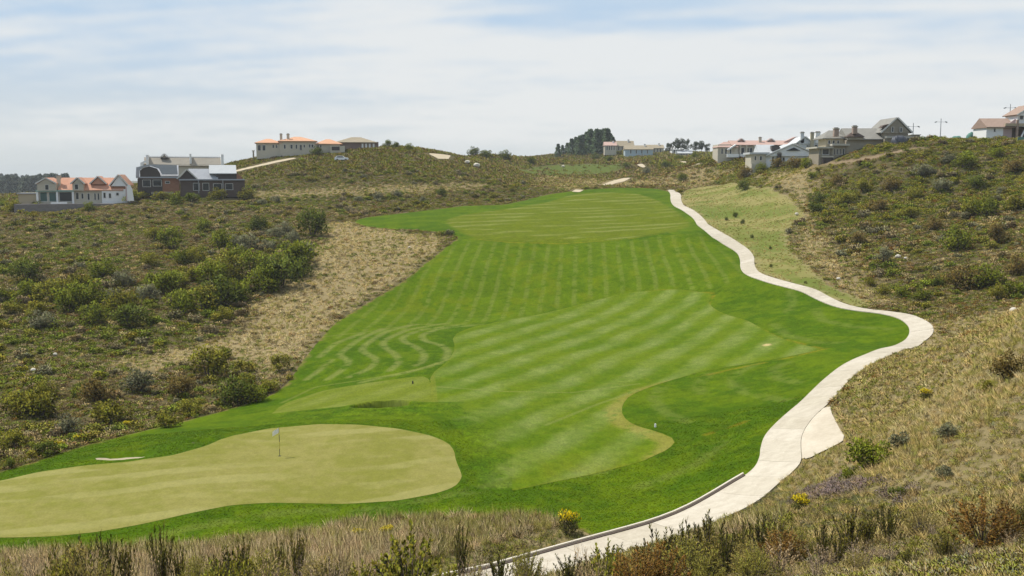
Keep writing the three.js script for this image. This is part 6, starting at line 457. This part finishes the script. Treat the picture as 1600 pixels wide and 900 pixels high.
function leafyGeo(seed) {
  const r = rng(seed), L = new Leaves(), S = [];
  for (let k = 0; k < 15; k++) { const a = r() * 6.2832, sp = (0.10 + 0.32 * r()), h = (1.02 - sp * 1.35) * (0.75 + 0.25 * r()), b = [0, -0.12, 0], t = [Math.cos(a) * sp, h, Math.sin(a) * sp]; S.push(tube(b, t, 0.012, 0.004, [0, 0, 0], 4)); for (let i = 0; i < 75; i++) { const u = 0.15 + 0.85 * r(), P = b.map((v, c) => lerp(v, t[c], u) + (r() - 0.5) * 0.13 * (1.15 - u)), e = 0.65 + 0.7 * r(); freeLeaf(L, r, P, unit([P[0], 0.4, P[2]]), 0.06 * (0.6 + 0.7 * r()), 0.017, [e * (0.9 + 0.3 * r()), e, e]); } }
  return [L.geo(), mergeGeometries(S)];
}
function fineGeo(seed, red) {
  const r = rng(seed), L = new Leaves(), S = [];
  for (let k = 0; k < 60; k++) { const d = rdir(r); d[1] = Math.abs(d[1]) * 0.9 + 0.12; const u = unit(d), t = [u[0] * 0.5 * (0.8 + 0.3 * r()), 0.30 + u[1] * 0.68 * (0.85 + 0.2 * r()), u[2] * 0.5 * (0.8 + 0.3 * r())], b = [u[0] * 0.03, -0.1 + 0.35 * r() * u[1], u[2] * 0.03]; S.push(tube(b, t, 0.006, 0.002, [0, 0.03, 0], 3)); for (let i = 0; i < (red ? 64 : 40); i++) { const q = 0.45 + 0.55 * r(), P = b.map((v, c) => lerp(v, t[c], q) + (r() - 0.5) * 0.05), e = 0.6 + 0.8 * r(); freeLeaf(L, r, P, u, 0.05 * (0.6 + 0.7 * r()), red ? 0.009 : 0.008, [e * (1 + (red && r() < 0.3 ? 0.45 : 0.2 * r())), e, e * 0.8]); } }
  return [L.geo(), mergeGeometries(S)];
}
function deadGeo(seed) {
  const r = rng(seed), L = new Leaves(), S = [];
  for (let k = 0; k < 26; k++) { const a = r() * 6.2832, sp = 0.1 + 0.4 * r(), h = 0.45 + 0.5 * r(), t = [Math.cos(a) * sp, h, Math.sin(a) * sp]; S.push(tube([Math.cos(a) * 0.03, -0.1, Math.sin(a) * 0.03], t, 0.007, 0.002, [(r() - 0.5) * 0.1, 0, (r() - 0.5) * 0.1], 3)); for (let i = 0; i < 22; i++) { const u = 0.3 + 0.7 * r(), P = [t[0] * u + (r() - 0.5) * 0.05, t[1] * u, t[2] * u + (r() - 0.5) * 0.05], e = 0.6 + 0.8 * r(); freeLeaf(L, r, P, unit([t[0], 0.6, t[2]]), 0.07 * (0.5 + r()), 0.005, [e * 1.05, e, e * 0.95]); } }
  return [L.geo(), mergeGeometries(S)];
}
const FG = { u: [1, 2, 3].map(k => uprightGeo(300 + k, 16 + 3 * k, 44)), l: [1, 2].map(k => leafyGeo(320 + k)), f: [1, 2].map(k => fineGeo(340 + k, false)), r: [fineGeo(360, true)], d: [1, 2].map(k => deadGeo(380 + k)) };
const FM = { u: [leafMat(0.201, 0.207, 0.041), leafMat(0.281, 0.268, 0.052)], l: [leafMat(0.329, 0.329, 0.040)], f: [leafMat(0.305, 0.305, 0.069), leafMat(0.342, 0.305, 0.103)], r: [leafMat(0.262, 0.183, 0.052)], d: [leafMat(0.610, 0.464, 0.265), leafMat(0.512, 0.403, 0.276)] };
const FW = { u: ['upright_shrub', 'upright dark stemmed shrub'], l: ['leafy_shrub', 'bright leafy shrub'], f: ['fine_shrub', 'fine leaved green shrub'], r: ['red_shrub', 'big russet fine twigged shrub'], d: ['dead_shrub', 'dry straw coloured dead shrub'] };
for (const [x, z, h, w, k] of FOREGROUND) {
  const v = FG[k][Math.floor(R0() * FG[k].length)], m = FM[k][Math.floor(R0() * FM[k].length)], u = x / -z;
  const where = u < -0.33 ? 'at the bottom left' : u < -0.02 ? 'below the green' : u < 0.20 ? 'before the cart path' : u < 0.36 ? 'on the near slope' : 'in the bottom right corner';
  const o = thing(FW[k][0], `${h > 1.9 ? 'tall' : h > 1.3 ? 'waist high' : h > 0.9 ? 'low' : 'very low'} ${FW[k][1]} ${where}`, 'shrub', [x, ground(x, z) + 0.02, z], R0() * 6.28, `foreground ${FW[k][0].replace('_', ' ')}s ${where}`);
  const ww = clamp(w / 0.75, 0.45 * h, 1.5 * h); o.scale.set(ww, h, ww); part('foliage', v[0], m, o); part('stem', v[1], twigMat, o);
}
// ---------- trees on the skyline ----------
function pineGeo(seed, slim) { const r = rng(seed), L = new Leaves(); for (let i = 0; i < 1500; i++) { const u = Math.pow(r(), 0.8), lay = 0.06 + 0.94 * u, a = r() * 6.2832, R = slim * Math.pow(1.03 - lay, 0.6) * (0.35 + 0.85 * vn(lay * 11, a * 0.8 + seed)) + 0.012, q = Math.sqrt(r()) * R, e = 0.7 + 0.6 * r(); freeLeaf(L, r, [Math.cos(a) * q, lay - q * 0.25, Math.sin(a) * q], [Math.cos(a), 0.1, Math.sin(a)], 0.085, 0.024, [e, e, e]); } const t = new THREE.CylinderGeometry(0.006, 0.024, 1.1, 7); t.translate(0, 0.42, 0); return [L.geo(), t]; }
const pineShapes = [pineGeo(501, 0.36), pineGeo(502, 0.42), pineGeo(503, 0.40)], pineMat = leafMat(0.14, 0.205, 0.10);
PINES.forEach(([x, z, h], k) => { const o = thing('pine_tree', k < 3 ? 'shorter dark pine at the left end of the far grove' : 'dark pine in the dense grove on the far ridge', 'tree', [x, ground(x, z) - 0.3, z], k * 2.1, 'pines of the far grove'), v = pineShapes[k % 3], H = (h + 1) * [0.88, 0.8, 0.86, 0.95, 0.82][k % 5]; o.scale.set(H * 0.95, H, H * 0.95); part('crown', v[0], pineMat, o); part('trunk', v[1], barkMat, o); });
function umbrellaGeo(seed) { const r = rng(seed), L = new Leaves(), S = [tube([0, -0.1, 0], [0.02, 0.7, 0], 0.03, 0.016)], C = []; for (let k = 0; k < 13; k++) { const a = r() * 6.2832, q = 0.42 * Math.sqrt(r()), y = 0.50 + 0.42 * r(); C.push([Math.cos(a) * q, y, Math.sin(a) * q, 0.13 + 0.09 * r()]); S.push(tube([0, 0.45, 0], [Math.cos(a) * q, y, Math.sin(a) * q], 0.014, 0.005)); } for (let i = 0; i < 1300; i++) { const c = C[i % 13], o = rdir(r), q = c[3] * Math.pow(r(), 0.4), e = 0.7 + 0.6 * r(); freeLeaf(L, r, [c[0] + o[0] * q, c[1] + o[1] * q * 0.55, c[2] + o[2] * q], o, 0.07, 0.024, [e, e, e]); } return [L.geo(), mergeGeometries(S)]; }
const umb = [umbrellaGeo(521), umbrellaGeo(522), umbrellaGeo(523)], umbMat = leafMat(0.085, 0.11, 0.055);
UMBRELLA_TREES.forEach(([x, z, h, w], k) => { const o = thing('umbrella_tree', ['open crowned tree beside the cream ridge house', 'tallest open crowned tree on the far ridge', 'second open crowned tree from the tallest on the far ridge', 'low round crowned tree on the far ridge', 'sparse tree on the far ridge near the pink roofed house', 'smallest tree on the far ridge beside the pink roofed house'][k], 'tree', [x, ground(x, z) - 0.3, z], k * 1.7, 'open crowned trees on the far ridge'), v = umb[k % 3], H = h + 1; o.scale.set(w * 1.1, H, w * 1.1); part('crown', v[0], umbMat, o); part('trunk', v[1], barkMat, o); });
// ---------- rocks ----------
ROCKS.forEach(([x, z, w], k) => { const g = new THREE.IcosahedronGeometry(0.5, 3), p = g.attributes.position; for (let i = 0; i < p.count; i++) { const n = 0.75 + 0.5 * fbm(p.getX(i) * 3 + k * 5, p.getY(i) * 3 + p.getZ(i) * 4, 3); p.setXYZ(i, p.getX(i) * n * w * 1.3, p.getY(i) * n * w * 0.9, p.getZ(i) * n * w); } g.computeVertexNormals(); const o = new THREE.Mesh(g, BM.rock ??= new THREE.MeshStandardMaterial({ roughness: 0.95, map: stainMap([0.50, 0.44, 0.34], [0.74, 0.68, 0.58], 64, 93) })); o.name = numbered('boulder'); o.position.set(x, ground(x, z) + w * 0.55, z); tag(o, ['pale boulder in the brown heath on the right hillside', 'pale boulder on the tussock crest at the right edge', 'white stone in the gully at the far left', 'smaller white stone above the gully at the far left', 'white stone on the pale slope right of the path', 'white stone at the foot of the pale slope', 'white stone on the right side of the left knoll', 'large pale stone on the right side of the left knoll', 'pale stone beside the far clearing', 'little stone on the dry bank', 'small stone beside the pale boulder on the right hillside'][k], 'rock'); scene.add(o); });

// ---------- ground cover that nobody could count ----------
function clumpGeo(seed, n, len, w) { const r = rng(seed), L = new Leaves(); for (let i = 0; i < n; i++) { const o = rdir(r); o[1] = Math.abs(o[1]); const q = 0.5 * Math.pow(r(), 0.35), e = 0.65 + 0.7 * r(); freeLeaf(L, r, [o[0] * q, o[1] * q * 0.85 - 0.03, o[2] * q], o, len * (0.6 + 0.8 * r()), w, [e * (0.92 + 0.2 * r()), e, e * (0.85 + 0.3 * r())]); } return L.geo(); }
function tuftGeo(seed, n, spread, w = 0.022) { const r = rng(seed), L = new Leaves(); for (let i = 0; i < n; i++) { const a = r() * 6.2832, t = spread * (0.3 + r()), d = unit([Math.cos(a) * t, 1, Math.sin(a) * t]), s = unit(cross(d, rdir(r))), len = 0.5 + 0.5 * r(), b = [(r() - 0.5) * 0.3, -0.06, (r() - 0.5) * 0.3], e = 0.7 + 0.6 * r(); let n2 = unit(cross(s, d)); if (n2[1] < 0) n2 = n2.map(v => -v); L.leaf(b, d, s, len, w, [e, e, e * 0.95], unit([n2[0], n2[1] + 1.6, n2[2]])); } return L.geo(); }
const clumpNear = [1, 2].map(k => clumpGeo(600 + k, 120, 0.17, 0.022)), clumpMid = [1, 2].map(k => clumpGeo(610 + k, 70, 0.24, 0.05)), clumpFar = [clumpGeo(620, 44, 0.34, 0.085)], tufts = [tuftGeo(630, 34, 0.8), tuftGeo(631, 34, 1.4)], fine = [tuftGeo(640, 46, 0.5, 0.010), tuftGeo(641, 46, 1.1, 0.012)];
const shrubby = [1, 2].map(k => bushGeo(650 + k, 300, 0.13, 0.75, 9)[0]);
const stuffMat = leafMat(1, 1, 1); stuffMat.transmission = 0.12; const forestMat = stuffMat, sets = new Map();
function put(key, geo, x, z, sx, sy, c, r, sink = 0) { if (!sets.has(key)) sets.set(key, { geo, at: [] }); sets.get(key).at.push([x, ground(x, z) - sink, z, sx, sy, c, r() * 6.28]); }
const jitter = (c, r, k = 0.35) => { const e = 1 - k / 2 + k * r(); return [c[0] * e * (0.92 + 0.16 * r()), c[1] * e, c[2] * e * (0.9 + 0.2 * r())]; };
const PAL = { olive: [0.243, 0.223, 0.033], green: [0.197, 0.241, 0.026], lime: [0.260, 0.247, 0.024], brown: [0.267, 0.193, 0.073], greybrown: [0.321, 0.260, 0.130], silver: [0.251, 0.240, 0.130], straw: [0.599, 0.459, 0.197], pale: [0.706, 0.581, 0.302], rust: [0.236, 0.131, 0.029], verdant: [0.289, 0.291, 0.046] };
const pads = BUILDINGS.map(b => { let a = 1e9, c = -1e9; for (const p of b.parts) if (p[0] === 'b') { a = Math.min(a, p[3]); c = Math.max(c, p[4]); } return [b.at[0] + a - 0.5, b.at[0] + c + 0.5, b.at[2] - 11, b.at[2] + 2.2]; });
const inSand = FAR_SAND.map(p => signed(p)), roadD = polyDist([HOUSE_ROAD]);
{
  const r = rng(4242), rows = [[8, 17, 34], [17, 30, 34], [30, 45, 16], [45, 64, 12], [64, 90, 10], [90, 130, 4.6], [130, 200, 3.0], [200, 310, 2.0], [310, 430, 1.7], [430, 700, 0.8]];
  for (const [d0, d1, den] of rows) {
    const wMax = 0.56 * d1 + 9, n = Math.round((d1 - d0) * 2 * wMax * den);
    for (let i = 0; i < n; i++) {
      const D = lerp(d0, d1, r()), x = (r() * 2 - 1) * wMax, z = -D, u1 = r(), u2 = r(), u3 = r(); if (Math.abs(x) > 0.56 * D + 9) continue;
      const ts = inTurf(x, z), ft = fbm(x / 1.5, z / 1.5, 2) - 0.5; if (ts > -0.15 + ft * 0.5) continue;
      if (inPath(x, z) > -0.12 || inLayby(x, z) > -0.12 || inSoil(x, z) > 0) continue;
      if (D > 180 && (pads.some(p => x > p[0] && x < p[1] && z > p[2] && z < p[3]) || inSand.some((f, k) => f(x, z) > (k < 2 ? -1.8 : -1.2)) || roadD(x, z, 6) < 4.2)) continue;
      const pale = inPale(x, z), clear = inClearing(x, z); if (clear > -1 && u1 > 0.05) continue;
      const nA = fbm(x / 11 + 3, z / 11, 3), nB = fbm(x / 28 + 50, z / 28, 3), nC = fbm(x / 4 + 80, z / 4, 2), dry = dryAmount(x, z), big = D < 64 ? 0.34 : D < 130 ? 0.55 : D < 310 ? 0.72 : D < 430 ? 0.95 : 1.3;
      const near = D < 64, geo = D < 75 ? clumpNear : D < 310 ? clumpMid : clumpFar, gk = D < 75 ? 'near' : D < 310 ? 'mid' : 'far', vi = Math.floor(u3 * geo.length);
      if (pale > 0) { if (u1 < 0.55) continue; put('tuft0', tufts[0], x, z, big * 0.7, 0.22 + 0.2 * u2, jitter(mix3([0.29, 0.285, 0.07], PAL.straw, 0.7 * sstep(0.4, 0.6, nC)), r), r); continue; }
      const isDry = u1 < dry * (D < 42 ? (x > 4 ? 0.28 : 0.6) : 0.9);
      if (isDry) {
        const verge = D < 62 && x < 12 && D > 40, tuss = x > 14 && D < 112;
        let c = mix3(PAL.straw, PAL.pale, u2 * sstep(0.35, 0.65, nC)); if (verge) c = mix3([0.56, 0.41, 0.26], [0.60, 0.47, 0.26], u2); if (u3 < 0.16 + 0.3 * sstep(0.5, 0.65, nA) + (tuss ? 0.28 * sstep(0.42, 0.6, nB) + 0.3 * sstep(-9, -1, inPath(x, z, 12)) : 0)) c = mix3(c, PAL.verdant, 0.75); if (u3 > 0.93) c = PAL.greybrown;
        if (verge && inPath(x, z) > -2.6) c = mix3(c, [0.17, 0.21, 0.04], 0.8); const sz = verge ? (inPath(x, z) > -2.6 ? 0.3 : 0.76) : D < 26 ? 0.18 : D < 40 ? 0.25 : tuss ? 0.50 : big * 0.8; if (verge && sstep(0.52, 0.68, nA) > u1 * 3.2) { put('near' + vi, geo[vi], x, z, 0.4 + 0.5 * u2, 0.4 + 0.5 * u3, jitter(u3 < 0.4 ? PAL.olive : u3 < 0.8 ? PAL.verdant : PAL.greybrown, r), r); continue; }
        if (tuss && !verge && sstep(0.58, 0.66, nA) > u1) { put('near' + vi, geo[vi], x, z, 0.45 + 0.3 * u2, 0.3 + 0.25 * u2, jitter([0.24, 0.185, 0.155], r), r); continue; }
        const ti = u3 < 0.5 ? 0 : 1, fin = D < 62; put((fin ? 'fine' : 'tuft') + ti, (fin ? fine : tufts)[ti], x, z, sz * (0.7 + 0.6 * u2), sz * (verge ? 1.25 : 0.85) * (0.6 + 0.7 * u2), jitter(c, r), r); continue;
      }
      const right = x > 0.1 * D; let c;
      const deep = inDeep(x, z) > -3 || (right && z < -185 && x > 60), left = x < -0.1 * D && D > 75 && D < 300;
      const knoll = x < -0.06 * D && x > -100 && D > 262 && D < 420;
      if (deep || (knoll && u3 < 0.6)) c = u2 < 0.38 ? PAL.green : u2 < 0.68 ? PAL.olive : u2 < 0.88 ? PAL.lime : u2 < 0.92 ? PAL.rust : PAL.greybrown;
      else if (left) { const gr = sstep(0.46, 0.60, nB * 0.6 + nA * 0.4) + (D < 120 ? 0.25 : 0); c = u2 < 0.36 + 0.42 * gr ? (u3 < 0.55 ? PAL.olive : PAL.green) : u2 < 0.72 ? PAL.brown : u2 < 0.93 ? PAL.greybrown : u3 < 0.5 ? PAL.lime : u3 < 0.75 ? PAL.rust : PAL.straw; }
      else if (right && D > 64) c = u2 < 0.40 ? PAL.olive : u2 < 0.58 ? PAL.green : u2 < 0.70 ? PAL.brown : u2 < 0.84 ? PAL.greybrown : u2 < 0.93 ? PAL.straw : PAL.rust;
      else if (near) c = u2 < 0.2 ? PAL.olive : u2 < 0.5 ? PAL.verdant : u2 < 0.64 ? PAL.greybrown : u2 < 0.72 ? PAL.silver : u2 < 0.93 ? PAL.straw : PAL.brown;
      else c = u2 < 0.4 ? PAL.olive : u2 < 0.62 ? PAL.green : u2 < 0.74 ? PAL.greybrown : u2 < 0.92 ? PAL.brown : u3 < 0.4 ? PAL.straw : PAL.olive;
      const s = big * (deep ? 1.3 : 1) * (0.6 + 0.9 * u3 * (0.5 + nC));
      if (!near && D < 320 && u1 > 0.985 - 0.03 * sstep(0.48, 0.6, nA) && dry < 0.4) { const S = (D < 130 ? 1.3 : 1.7) * (0.7 + 0.9 * u3); put('shrubby' + (u2 < 0.5 ? 0 : 1), shrubby[u2 < 0.5 ? 0 : 1], x, z, S, S * (0.55 + 0.25 * u2), jitter(u2 < 0.34 ? PAL.green : u2 < 0.6 ? PAL.olive : u2 < 0.72 ? PAL.lime : u2 < 0.84 ? PAL.silver : PAL.greybrown, r), r, 0.05); }
      else if (near && u2 > 0.72) put('fine1', fine[1], x, z, (D < 26 ? 0.6 : 1) * (0.28 + 0.25 * u3), (D < 26 ? 0.65 : 1) * (0.22 + 0.32 * u3), jitter(mix3(c, PAL.straw, 0.5), r), r);
      else put(gk + vi, geo[vi], x, z, s, s * (0.55 + 0.4 * u2), jitter(c, r), r, 0.03 * s);
    }
  }
  // short grass of the near rough
  const blades = tuftGeo(660, 12, 0.9, 0.05), t = rng(99);
  for (let i = 0; i < 90000; i++) { const x = -38 + 64 * t(), z = -50 - 34 * t(); if (inTurf(x, z) < 0.05 || inGreen(x, z) > -0.15 || inFairway(x, z) > 0 || inApproach(x, z) > 0 || inPath(x, z) > -0.1 || Math.hypot(x - SAND_BUNKER[0], (z - SAND_BUNKER[1]) * 2) < 2.6) continue; const c = turfColour(x, z), e = 1.45 + 0.4 * t(); put('lawn', blades, x, z, 0.10 + 0.06 * t(), 0.05 + 0.05 * t(), [c[0] * e * 1.12, c[1] * e, c[2] * e], t); }
  // wooded hill beyond the left houses
  const f = rng(88), forest = pineGeo(530, 0.40)[0];
  for (let i = 0; i < 2600; i++) { const D = 880 + 330 * f(), x = -D * (0.432 + 0.45 * f()); put('forest', forest, x, -D, 15 + 6 * f(), 15 + 8 * f() * (0.5 + vn(x / 40, D / 40)), jitter([0.12, 0.15, 0.10], f), f); }
  const names = { near0: ['heath_scrub', 'small leafy heath scrub on the near slopes'], shrubby: ['heath_bushes', 'countless knee high heath bushes on the hillsides'], lawn: ['lawn_blades', 'short green grass of the near rough'], fine: ['fine_grass', 'fine dry grass tufts on the near slope and verge'], tuft: ['dry_grass', 'straw coloured grass tufts over banks and verges'], far: ['distant_scrub', 'scrub covering the far slopes'], mid: ['hillside_scrub', 'dense low heath covering the hillsides'], near: ['heath_scrub', 'small leafy heath scrub on the near slopes'], forest: ['distant_forest', 'hazy dark forest on the far left hill'] };
  const M = new THREE.Matrix4(), q = new THREE.Quaternion(), up = new THREE.Vector3(0, 1, 0), col = new THREE.Color(); let count = 0;
  for (const [key, s] of sets) {
    const [nm, lab] = names[key.replace(/\d/g, '')], im = new THREE.InstancedMesh(s.geo, stuffMat, s.at.length); im.name = numbered(nm); im.userData = { kind: 'stuff', label: lab };
    s.at.forEach(([x, y, z, sx, sy, c, a], i) => { q.setFromAxisAngle(up, a); M.compose(new THREE.Vector3(x, y, z), q, new THREE.Vector3(sx, sy, sx)); im.setMatrixAt(i, M); im.setColorAt(i, col.setRGB(c[0], c[1], c[2])); }); count += s.at.length; scene.add(im);
  }
  console.log('copies', count);
}
// things alike in look are told apart by their place, from left to right
{
  const by = new Map(), nth = ['leftmost', 'second from left', 'third from left', 'fourth from left', 'fifth from left', 'sixth from left', 'seventh from left', 'eighth from left', 'ninth from left', 'tenth from left', 'eleventh from left', 'twelfth from left', 'thirteenth from left', 'fourteenth from left', 'fifteenth from left', 'sixteenth from left'];
  for (const o of scene.children) if (o.userData.category) { const l = o.userData.label; if (!by.has(l)) by.set(l, []); by.get(l).push(o); }
  for (const [l, v] of by) if (v.length > 1) { v.sort((a, b) => a.position.x / -a.position.z - b.position.x / -b.position.z); v.forEach((o, k) => { o.userData.label = l + ', ' + (v.length === 2 ? (k ? 'right one' : 'left one') : k === v.length - 1 ? 'rightmost' : nth[k]); }); }
}
scene.traverse(o => { if (o.isMesh) { o.castShadow = true; o.receiveShadow = true; } });
renderer.render(scene, camera);
